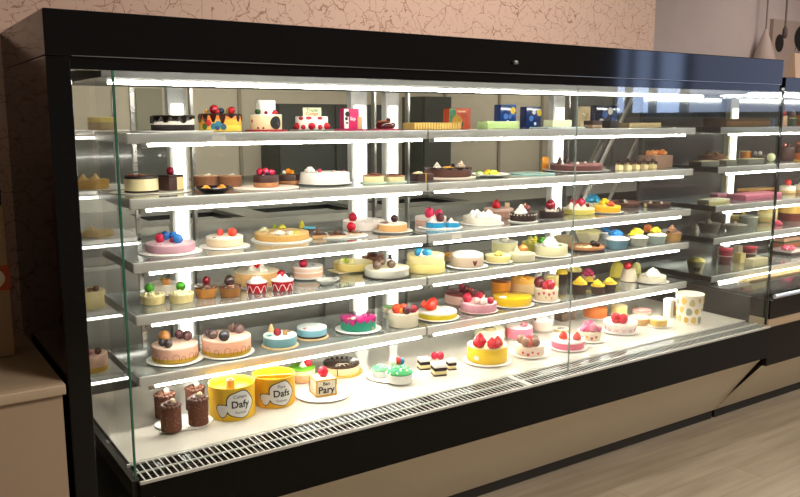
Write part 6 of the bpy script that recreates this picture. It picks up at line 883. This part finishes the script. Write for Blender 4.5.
{'n': 'heart_cup', 'l': 'paper cup with little hearts, pink cream spikes and balls', 'c': 'cup dessert', 'g': 'desserts on the bottom deck', 'p': (2.7486, 0.2896, 0.5868), 'a': -0.831, 'r': 0.0569, 'h': 0.0415, 'o': {'taper': 0.88, 'L': [(1, 'e8dcc4')], 'dec': [('heart', -40, 0.4, 0.007, '4c8ab0'), ('heart', -15, 0.5, 0.008, 'e0a030'), ('heart', 10, 0.35, 0.009, 'c83c50'), ('heart', 32, 0.5, 0.008, 'b0382c')]}, 't': [('cone', -0.0245, 0.0368, 0.0169, 'e07898'), ('cone', -0.0028, 0.0424, 0.0191, 'd85c88'), ('cone', 0.0106, 0.0429, 0.0169, 'e07898'), ('ball', 0.0134, -0.0336, 0.0214, 'c47890'), ('rose', -0.0236, -0.028, 0.0225, 'e06890'), ('ball', 0.0409, -0.0226, 0.0135, 'c86c88')]},
{'n': 'dessert_plate', 'l': 'white round plate under the deep orange cake', 'c': 'plate', 'g': 'plates and boards on the bottom deck', 'p': (3.0904, 0.5706, 0.5805), 'a': 0, 'r': 0.0701, 'h': 0.006, 'o': {'k': 'plate', 'col': 'f4f1ea'}},
{'n': 'orange_cake', 'l': 'round deep orange cake in the back row of the deck', 'c': 'cake', 'g': 'desserts on the bottom deck', 'p': (3.0904, 0.5706, 0.5868), 'a': -0.837, 'r': 0.0601, 'h': 0.0511, 'o': {'L': [(1, 'd87020')], 'bev': 0.006}, 't': []},
{'n': 'dessert_plate', 'l': 'white round plate under the zigzag bowl', 'c': 'plate', 'g': 'plates and boards on the bottom deck', 'p': (2.9857, 0.3144, 0.5805), 'a': 0, 'r': 0.0891, 'h': 0.006, 'o': {'k': 'plate', 'col': 'f4f1ea'}},
{'n': 'zigzag_bowl', 'l': 'white bowl with a red zigzag pattern holding cream and raspberries', 'c': 'bowl', 'g': 'desserts on the bottom deck', 'p': (2.9857, 0.3144, 0.5868), 'a': -0.867, 'r': 0.0821, 'h': 0.0418, 'o': {'taper': 0.8, 'L': [(1, 'f4ece6')], 'dec': [('zigzag', 0, 0.4, 0.0022, 'd84860')], 'cream': 'f8eee6'}, 't': [('berry', -0.0219, -0.0606, 0.0234, 'c01428'), ('berry', 0.0124, -0.0642, 0.0223, 'c81830'), ('strawberry', -0.0236, 0.0038, 0.0176, 'd02030')]},
{'n': 'dessert_plate', 'l': 'white round plate under the rear custard tartlet', 'c': 'plate', 'g': 'plates and boards on the bottom deck', 'p': (3.2246, 0.5297, 0.5805), 'a': 0, 'r': 0.0519, 'h': 0.006, 'o': {'k': 'plate', 'col': 'f4f1ea'}},
{'n': 'custard_tartlet', 'l': 'small yellow custard tartlet behind the tan tartlet', 'c': 'tartlet', 'g': 'desserts on the bottom deck', 'p': (3.2246, 0.5297, 0.5868), 'a': -0.865, 'r': 0.0398, 'h': 0.0467, 'o': {'L': [(1, 'e8d088')], 'top': 'f0e0a8'}, 't': []},
{'n': 'custard_tartlet', 'l': 'flat tan tartlet with pale top, left of the small custard tart', 'c': 'tartlet', 'g': 'desserts on the bottom deck', 'p': (3.1749, 0.3525, 0.5805), 'a': -0.89, 'r': 0.0479, 'h': 0.0374, 'o': {'taper': 0.92, 'L': [(0.85, 'dcb478:s'), (0.15, 'f0dca8')]}, 't': []},
{'n': 'dessert_plate', 'l': 'white round plate under the last custard tart', 'c': 'plate', 'g': 'plates and boards on the bottom deck', 'p': (3.2139, 0.2703, 0.5805), 'a': 0, 'r': 0.0551, 'h': 0.006, 'o': {'k': 'plate', 'col': 'f4f1ea'}},
{'n': 'custard_tartlet', 'l': 'small yellow custard tart, last one before the floral bucket', 'c': 'tartlet', 'g': 'desserts on the bottom deck', 'p': (3.2139, 0.2703, 0.5868), 'a': -0.912, 'r': 0.0426, 'h': 0.037, 'o': {'taper': 0.95, 'L': [(0.8, 'dcb868:s'), (0.2, 'f0e0a0')]}, 't': []},
{'n': 'pink_dish', 'l': 'shallow dish of pale pink cream', 'c': 'dish', 'g': 'desserts on the bottom deck', 'p': (3.3571, 0.4909, 0.5805), 'a': -0.892, 'r': 0.0479, 'h': 0.0236, 'o': {'L': [(0.7, 'f0e4d0'), (0.3, 'e8a8a0')]}, 't': []},
{'n': 'paper_bucket', 'l': 'white paper bucket with yellow and grey oval prints', 'c': 'bucket', 'g': 'desserts on the bottom deck', 'p': (3.41, 0.2398, 0.5805), 'a': -0.946, 'r': 0.0686, 'h': 0.149, 'o': {'k': 'bucket', 'col': 'ece4d4'}, 't': []},
{'n': 'gift_box', 'l': 'white box with a brown side, behind the paper bucket', 'c': 'box', 'g': 'desserts on the bottom deck', 'p': (3.416, 0.3611, 0.5805), 'a': 0, 'r': 0.0339, 'h': 0.0987, 'o': {'k': 'box', 'dr': 0.9, 'L': [(1, 'efe8da')], 'facew': ('8a6444', -0.5), 'w': 0.0513, 'd': 0.0462}, 't': []},
{'n': 'pastry_slab', 'l': 'long brown layered pastry slab on the top shelf next door', 'c': 'pastry', 'g': 'desserts on the top shelf of the neighbouring case', 'p': (4.2252, 0.58, 1.5545), 'a': 0, 'r': 0.177, 'h': 0.043, 'o': {'k': 'box', 'dr': 0.35, 'L': [(0.35, '8a6430:s'), (0.35, 'a87838:s'), (0.3, '5a3a24:s')], 'ribs': 1, 'w': 0.4195, 'd': 0.1468}, 't': []},
{'n': 'gift_box', 'l': 'small blue box at the end of the brown pastry slab', 'c': 'box', 'g': 'desserts on the top shelf of the neighbouring case', 'p': (4.5365, 0.56, 1.5545), 'a': 0, 'r': 0.0198, 'h': 0.0467, 'o': {'k': 'box', 'dr': 0.5, 'L': [(1, '2c5c84')], 'w': 0.0417, 'd': 0.0208}, 't': []},
{'n': 'gift_box', 'l': 'beige box with a red ball, first right of the dark glass edge', 'c': 'box', 'g': 'desserts on the top shelf of the neighbouring case', 'p': (4.5645, 0.5, 1.5545), 'a': 0, 'r': 0.0201, 'h': 0.0633, 'o': {'k': 'box', 'dr': 0.6, 'L': [(1, 'd8b088')], 'w': 0.039, 'd': 0.0234}, 't': [('ball', -0.0112, -0.0014, 0.0142, 'c82028'), ('cone', -0.0052, 0.0008, 0.0209, '6a3c38')]},
{'n': 'gift_box', 'l': 'dark green box topped by brown cones', 'c': 'box', 'g': 'desserts on the top shelf of the neighbouring case', 'p': (4.6606, 0.5, 1.5545), 'a': 0, 'r': 0.022, 'h': 0.0512, 'o': {'k': 'box', 'dr': 0.6, 'L': [(0.85, '1c3c20'), (0.15, 'b8c080')], 'w': 0.043, 'd': 0.0258}, 't': [('cone', -0.0051, 0.0, 0.0237, '5a4038'), ('cone', -0.0088, 0.0008, 0.0194, '6a4c44')]},
{'n': 'orange_cake', 'l': 'orange and brown cake at the right picture edge, top shelf', 'c': 'cake', 'g': 'desserts on the top shelf of the neighbouring case', 'p': (4.7724, 0.5, 1.5545), 'a': -1.053, 'r': 0.0394, 'h': 0.0646, 'o': {'L': [(0.5, 'b8501c'), (0.5, 'c87030')]}, 't': [('cone', -0.0099, -0.0175, 0.0257, '6a4038')]},
{'n': 'pastry_cluster', 'l': 'cluster of small brown nut pastries', 'c': 'pastry', 'g': 'desserts on the second shelf of the neighbouring case', 'p': (4.1719, 0.69, 1.3445), 'a': -0.962, 'r': 0.0788, 'h': 0.0415, 'o': {'L': [(1, '6a4028:s')]}, 't': [('nuts', -0.0221, -0.0525, 0.0291, 'a06c40'), ('nuts', -0.007, 0.0148, 0.0291, '8a5430'), ('nuts', 0.0292, 0.049, 0.0291, 'a87848'), ('ball', -0.0295, -0.0614, 0.0125, '7a4c2c'), ('ball', 0.0164, -0.0218, 0.0125, '8c5c34')]},
{'n': 'glass_jar', 'l': 'amber glass jar of honey-coloured sweets', 'c': 'jar', 'g': 'desserts on the second shelf of the neighbouring case', 'p': (4.4484, 0.66, 1.3445), 'a': -0.997, 'r': 0.0319, 'h': 0.0619, 'o': {'L': [(0.9, 'b06820:g'), (0.1, 'c8a880')]}, 't': []},
{'n': 'dark_bowl', 'l': 'dark bowl with pale sweets beside the amber jar', 'c': 'bowl', 'g': 'desserts on the second shelf of the neighbouring case', 'p': (4.4979, 0.6, 1.3445), 'a': -1.011, 'r': 0.0373, 'h': 0.0299, 'o': {'k': 'cup', 'case': '3a3430', 'fr': '5a4c44', 'taper': 0.7, 'ft': 'dome'}, 't': [('ball', -0.022, -0.018, 0.0119, 'a89c90'), ('ball', 0.0043, 0.0055, 0.0119, 'c8c0b4')]},
{'n': 'cream_ball', 'l': 'large pale cream sugar ball before the dark glass edge', 'c': 'sweet', 'g': 'desserts on the second shelf of the neighbouring case', 'p': (4.5419, 0.55, 1.3445), 'a': -1.023, 'r': 0.0253, 'h': 0.0512, 'o': {'k': 'ball', 'col': 'ece4b8'}, 't': []},
{'n': 'chocolate_cake', 'l': 'chocolate cake right of the dark glass edge', 'c': 'cake', 'g': 'desserts on the second shelf of the neighbouring case', 'p': (4.7295, 0.56, 1.3445), 'a': -1.04, 'r': 0.0411, 'h': 0.0828, 'o': {'L': [(1, '3a1a14')], 'bev': 0.008}, 't': [('ball', -0.0195, -0.0245, 0.013, '8a3820'), ('rose', 0.0091, 0.0286, 0.0147, '5a2014')]},
{'n': 'cake_board', 'l': 'pale round cake board under the brown and orange cake', 'c': 'cake board', 'g': 'plates and boards on the second shelf of the neighbouring case', 'p': (4.8164, 0.52, 1.3445), 'a': 0, 'r': 0.0587, 'h': 0.004, 'o': {'k': 'board', 'col': 'd8c040'}},
{'n': 'orange_cake', 'l': 'brown and orange cake at the right picture edge, second shelf', 'c': 'cake', 'g': 'desserts on the second shelf of the neighbouring case', 'p': (4.8164, 0.52, 1.3488), 'a': -1.054, 'r': 0.0412, 'h': 0.083, 'o': {'L': [(0.5, 'b85c20'), (0.5, '4a2014')]}, 't': [('ball', -0.0166, -0.0228, 0.0174, '8a4020')]},
{'n': 'grey_tray', 'l': 'left grey metal tray of the row on the second shelf next door', 'c': 'tray', 'g': 'desserts on the second shelf of the neighbouring case', 'p': (3.8258, 0.5, 1.3445), 'a': 0, 'r': 0.0789, 'h': 0.0269, 'o': {'k': 'box', 'dr': 0.5, 'L': [(0.9, '6a6c60'), (0.1, 'c8bc98')], 'w': 0.1599, 'd': 0.0799}, 't': []},
{'n': 'grey_tray', 'l': 'short middle grey metal tray of the row on the second shelf next door', 'c': 'tray', 'g': 'desserts on the second shelf of the neighbouring case', 'p': (4.0408, 0.5, 1.3445), 'a': 0, 'r': 0.0466, 'h': 0.0278, 'o': {'k': 'box', 'dr': 0.5, 'L': [(0.9, '6a6c60'), (0.1, 'c8bc98')], 'w': 0.0959, 'd': 0.0479}, 't': []},
{'n': 'grey_tray', 'l': 'right grey metal tray of the row on the second shelf next door', 'c': 'tray', 'g': 'desserts on the second shelf of the neighbouring case', 'p': (4.2548, 0.5, 1.3445), 'a': 0, 'r': 0.073, 'h': 0.0284, 'o': {'k': 'box', 'dr': 0.5, 'L': [(0.9, '6a6c60'), (0.1, 'c8bc98')], 'w': 0.1522, 'd': 0.0761}, 't': []},
{'n': 'pink_slab_cake', 'l': 'long pink iced slab cake, front one of the two', 'c': 'cake', 'g': 'desserts on the third shelf of the neighbouring case', 'p': (4.3675, 0.53, 1.1355), 'a': 0, 'r': 0.1498, 'h': 0.0295, 'o': {'k': 'box', 'dr': 0.35, 'L': [(0.7, 'a8506c'), (0.3, 'd07890')], 'w': 0.3615, 'd': 0.1265}, 't': []},
{'n': 'pink_slab_cake', 'l': 'pink iced slab cake with white dusting, rear one of the two', 'c': 'cake', 'g': 'desserts on the third shelf of the neighbouring case', 'p': (4.272, 0.7, 1.1355), 'a': 0, 'r': 0.0508, 'h': 0.0221, 'o': {'k': 'box', 'dr': 0.5, 'L': [(0.7, 'a8506c'), (0.3, 'dca0b0')], 'w': 0.1041, 'd': 0.052}, 't': []},
{'n': 'long_tart', 'l': 'long orange-brown tart behind the pink slabs', 'c': 'tart', 'g': 'desserts on the third shelf of the neighbouring case', 'p': (4.6876, 0.72, 1.1355), 'a': 0, 'r': 0.1113, 'h': 0.0301, 'o': {'k': 'box', 'dr': 0.3, 'L': [(0.6, 'a85828:s'), (0.4, 'd8a058')], 'w': 0.2835, 'd': 0.085}, 't': []},
{'n': 'cream_slab', 'l': 'white and yellow cream slab in front of the pink slabs', 'c': 'cake', 'g': 'desserts on the third shelf of the neighbouring case', 'p': (3.9315, 0.5, 1.1355), 'a': 0, 'r': 0.0864, 'h': 0.0219, 'o': {'k': 'box', 'dr': 0.4, 'L': [(0.6, 'c8bc80'), (0.4, 'ece8cc')], 'w': 0.1925, 'd': 0.077}, 't': []},
{'n': 'cream_cake', 'l': 'white cream cake with a red ball, right of the dark glass edge', 'c': 'cake', 'g': 'desserts on the third shelf of the neighbouring case', 'p': (4.8304, 0.6, 1.1355), 'a': -1.043, 'r': 0.0466, 'h': 0.0464, 'o': {'L': [(0.4, 'e0c080'), (0.6, 'f4ecd8')], 'rough': 1}, 't': [('ball', -0.0005, 0.0306, 0.0213, 'd82820'), ('swirl', -0.0039, 0.0351, 0.0151, 'f8f2e4'), ('swirl', 0.0026, 0.0352, 0.0151, 'f8f2e4')]},
{'n': 'cream_cake', 'l': 'white cream cake at the right picture edge, third shelf', 'c': 'cake', 'g': 'desserts on the third shelf of the neighbouring case', 'p': (4.9297, 0.56, 1.1355), 'a': -1.058, 'r': 0.0468, 'h': 0.0502, 'o': {'L': [(0.4, 'd8b070'), (0.6, 'f0e8d4')], 'rough': 1}, 't': [('swirl', -0.0043, 0.0331, 0.0178, 'f8f2e4')]},
{'n': 'layer_cake', 'l': 'pale yellow layered cake crossing the dark glass edge', 'c': 'cake', 'g': 'desserts on the fourth shelf of the neighbouring case', 'p': (4.6958, 0.64, 0.9605), 'a': -1.024, 'r': 0.0585, 'h': 0.0915, 'o': {'L': [(0.35, 'e0c080'), (0.3, 'ecdc9c'), (0.35, 'e0c070')]}, 't': []},
{'n': 'layer_cake', 'l': 'cake with yellow top layer and dark red lower layer', 'c': 'cake', 'g': 'desserts on the fourth shelf of the neighbouring case', 'p': (4.8839, 0.6, 0.9605), 'a': -1.047, 'r': 0.0741, 'h': 0.0988, 'o': {'L': [(0.5, '6a1c14:s'), (0.5, 'e0b450')]}, 't': [('ball', -0.0267, -0.0567, 0.0153, 'e06820'), ('ball', 0.031, 0.0537, 0.0162, '4a3020')]},
{'n': 'nut_tart', 'l': 'flat yellow tart with a small pointed ornament', 'c': 'tart', 'g': 'desserts on the fourth shelf of the neighbouring case', 'p': (4.5541, 0.71, 0.9605), 'a': -0.999, 'r': 0.0794, 'h': 0.0379, 'o': {'L': [(0.6, 'c09850:s'), (0.4, 'e0cc78')]}, 't': [('cone', 0.0003, 0.0681, 0.015, 'd8b468')]},
{'n': 'bowl', 'l': 'dark brown bowl beneath the black lump', 'c': 'bowl', 'g': 'desserts on the fourth shelf of the neighbouring case', 'p': (3.9786, 0.55, 0.9605), 'a': -0.963, 'r': 0.0643, 'h': 0.0522, 'o': {'k': 'cup', 'case': '4a4038', 'fr': '4a4038', 'taper': 0.75, 'ft': 'flat'}, 't': [('swirl', -0.0035, -0.0031, 0.0161, '8a8270')]},
{'n': 'bowl', 'l': 'small pale grey bowl at the left of the bowls', 'c': 'bowl', 'g': 'desserts on the fourth shelf of the neighbouring case', 'p': (3.8426, 0.55, 0.9605), 'a': -0.946, 'r': 0.0237, 'h': 0.0398, 'o': {'k': 'cup', 'case': '8a8470', 'fr': '8a8470', 'taper': 0.75, 'ft': 'flat'}, 't': [('swirl', -0.0002, 0.0118, 0.0158, '8a8270')]},
{'n': 'bowl', 'l': 'wide grey dish on the fourth shelf next door', 'c': 'bowl', 'g': 'desserts on the fourth shelf of the neighbouring case', 'p': (4.138, 0.49, 0.9605), 'a': -0.991, 'r': 0.0648, 'h': 0.0389, 'o': {'k': 'cup', 'case': '787468', 'fr': '787468', 'taper': 0.75, 'ft': 'flat'}, 't': [('swirl', -0.0011, -0.0527, 0.0162, '8a8270')]},
{'n': 'grey_pot', 'l': 'smooth grey pot with a pale rim', 'c': 'pot', 'g': 'desserts on the fourth shelf of the neighbouring case', 'p': (4.4333, 0.6, 0.9605), 'a': -1.005, 'r': 0.0556, 'h': 0.06, 'o': {'L': [(0.85, '6c6c60'), (0.15, 'a8a898')], 'taper': 0.9}, 't': []},
{'n': 'dark_loaf', 'l': 'dark crusty loaf standing behind the bowls', 'c': 'bread', 'g': 'desserts on the fourth shelf of the neighbouring case', 'p': (4.308, 0.72, 0.9605), 'a': -0.972, 'r': 0.0438, 'h': 0.0734, 'o': {'L': [(1, '2c2620:s')], 'bev': 0.02}, 't': [('nuts', -0.0007, 0.0148, 0.0387, '3a322a')]},
{'n': 'sugar_roses', 'l': 'little bunch of pink sugar roses by the dark glass edge', 'c': 'sweet', 'g': 'desserts on the fourth shelf of the neighbouring case', 'p': (4.5837, 0.5, 0.9605), 'a': -1.036, 'r': 0.0269, 'h': 0.0155, 'o': {'L': [(1, 'a83448')]}, 't': [('rose', -0.0029, -0.0158, 0.0145, 'd0405c'), ('rose', 0.0017, -0.0159, 0.0145, 'd84868')]},
{'n': 'dessert_glass', 'l': 'left straight dessert glass with dark red layers and a pale line', 'c': 'dessert glass', 'g': 'red layered dessert glasses', 'p': (4.1638, 0.56, 0.7505), 'a': -0.982, 'r': 0.0414, 'h': 0.1058, 'o': {'taper': 0.88, 'L': [(0.5, '4c141c:g'), (0.04, 'c8b8b0'), (0.3, '7a1428:g'), (0.16, 'c02848:g')]}, 't': []},
{'n': 'dessert_glass', 'l': 'right straight dessert glass with dark red layers and a pale line', 'c': 'dessert glass', 'g': 'red layered dessert glasses', 'p': (4.4059, 0.56, 0.7505), 'a': -1.008, 'r': 0.0413, 'h': 0.0925, 'o': {'taper': 0.88, 'L': [(0.5, '3c2c28:g'), (0.04, 'c8b8b0'), (0.3, '7a1428:g'), (0.16, 'c02848:g')]}, 't': []},
{'n': 'patterned_bowl', 'l': 'cream bowl with dark print and yellow filling', 'c': 'bowl', 'g': 'desserts on the fifth shelf of the neighbouring case', 'p': (3.8069, 0.5, 0.7505), 'a': -0.951, 'r': 0.0494, 'h': 0.063, 'o': {'k': 'cup', 'case': 'd0c8a8', 'fr': 'e0d070', 'taper': 0.7, 'ft': 'dome', 'dec': [('oval', 10, 0.5, 0.02, 0.02, '3a3428')]}, 't': []},
{'n': 'serving_plate', 'l': 'large white oval plate behind the red dessert glasses', 'c': 'plate', 'g': 'desserts on the fifth shelf of the neighbouring case', 'p': (4.4981, 0.67, 0.7505), 'a': -1.0, 'r': 0.1138, 'h': 0.0191, 'o': {'k': 'tray2', 'col': 'ece4d4'}, 't': []},
{'n': 'cream_carton', 'l': 'pale cream carton between the two red dessert glasses', 'c': 'carton', 'g': 'desserts on the fifth shelf of the neighbouring case', 'p': (4.409, 0.64, 0.7505), 'a': 0, 'r': 0.0259, 'h': 0.0828, 'o': {'k': 'box', 'dr': 0.8, 'L': [(1, 'd8ccb0')], 'w': 0.0427, 'd': 0.0341}, 't': []},
{'n': 'berry_platter', 'l': 'platter of pink and white sugared berries at the right edge', 'c': 'platter', 'g': 'desserts on the fifth shelf of the neighbouring case', 'p': (4.8482, 0.57, 0.7505), 'a': 0, 'r': 0.0966, 'h': 0.0357, 'o': {'k': 'box', 'dr': 0.8, 'L': [(0.5, '2c2020'), (0.5, 'e8d4cc')], 'w': 0.1621, 'd': 0.1297}, 't': [('rose', -0.0868, -0.0297, 0.0269, 'e04870'), ('rose', -0.0739, -0.0544, 0.0269, 'e05078'), ('rose', -0.0888, -0.0456, 0.0179, 'f4e4e0'), ('rose', -0.0834, -0.0503, 0.0206, 'd84068'), ('rose', -0.0916, -0.0397, 0.0179, 'd03c60'), ('rose', -0.0867, -0.0443, 0.0206, 'ecdcd4'), ('rose', -0.0852, -0.0438, 0.0224, 'f0dcd8'), ('rose', -0.0808, -0.0586, 0.0179, 'f4e8e4')]},
{'n': 'layered_sandwich', 'l': 'flat peach and green sandwich cake behind the berry platter', 'c': 'cake', 'g': 'desserts on the fifth shelf of the neighbouring case', 'p': (5.1151, 0.74, 0.7505), 'a': 0, 'r': 0.097, 'h': 0.0642, 'o': {'k': 'box', 'dr': 0.4, 'L': [(0.5, 'c87850:s'), (0.2, '3c5428'), (0.3, 'e8b090')], 'w': 0.2292, 'd': 0.0917}, 't': []},
{'n': 'small_cheese_box', 'l': 'white slab box on the tan board', 'c': 'box', 'g': 'desserts on the fifth shelf of the neighbouring case', 'p': (4.2899, 0.44, 0.7505), 'a': 0, 'r': 0.0637, 'h': 0.0456, 'o': {'k': 'box', 'dr': 0.4, 'L': [(1, 'c8bc98')], 'w': 0.147, 'd': 0.0588}, 't': []},
{'n': 'cheese_block', 'l': 'pale yellow block left of the white slab box', 'c': 'cheese', 'g': 'desserts on the fifth shelf of the neighbouring case', 'p': (4.3077, 0.56, 0.7505), 'a': 0, 'r': 0.0342, 'h': 0.0578, 'o': {'k': 'box', 'dr': 0.9, 'L': [(1, 'c4ac70')], 'w': 0.0528, 'd': 0.0475}, 't': []}
]
for it in ITEMS: make(it)
# ------------------------------------------------------------ cakes on the rear rack
RK = [('layer_cake', 'cream and yellow cake on the top level of the rear rack', (.80, 1.07, 1.5555), .055, .05, {'L': [(.6, 'c8b488'), (.4, 'ecd880')]}, []),
      ('fruit_tart', 'golden tart with piped cream on the second level of the rear rack', (.735, 1.05, 1.3305), .07, .035, {'L': [(1, 'c8a050:s')]}, [('swirl', -.02, -.02, .016, 'e0c078'), ('swirl', .02, 0, .016, 'e8cc88'), ('leaf', 0, .02, .014, 'd8a850')]),
      ('custard_cake', 'beige cake with nuts on the fourth level of the rear rack', (.71, 1.05, .8605), .055, .065, {'L': [(1, 'd8c890')], 'top': 'ece0b0'}, [('nuts', .0, -.02, .03, '9a6c48'), ('ball', .03, -.03, .012, '7c4c34'), ('ball', -.03, -.03, .012, 'b0283c')]),
      ('pastry', 'pale ring pastry on the middle level of the rear rack', (.75, 1.06, 1.1405), .065, .02, {'L': [(1, 'd8c088:s')]}, [('swirl', -.02, 0, .016, 'ecd8a0')]),
      ('peach_cake', 'peach cake with brown and pink balls on the lowest level of the rear rack', (.70, 1.05, .6005), .06, .07, {'L': [(.3, 'c8a028'), (.7, 'e0b8a0')]}, [('ball', -.03, -.02, .014, '6a4030'), ('ball', .0, -.03, .013, 'b06c70'), ('ball', .03, -.02, .014, '6a4030')])]
for n, l, p, r, h, o, t in RK: make(dict(n=n, l=l, c='cake', g='cakes on the rear rack', p=p, a=-.5, r=r, h=h, o=o, t=t))
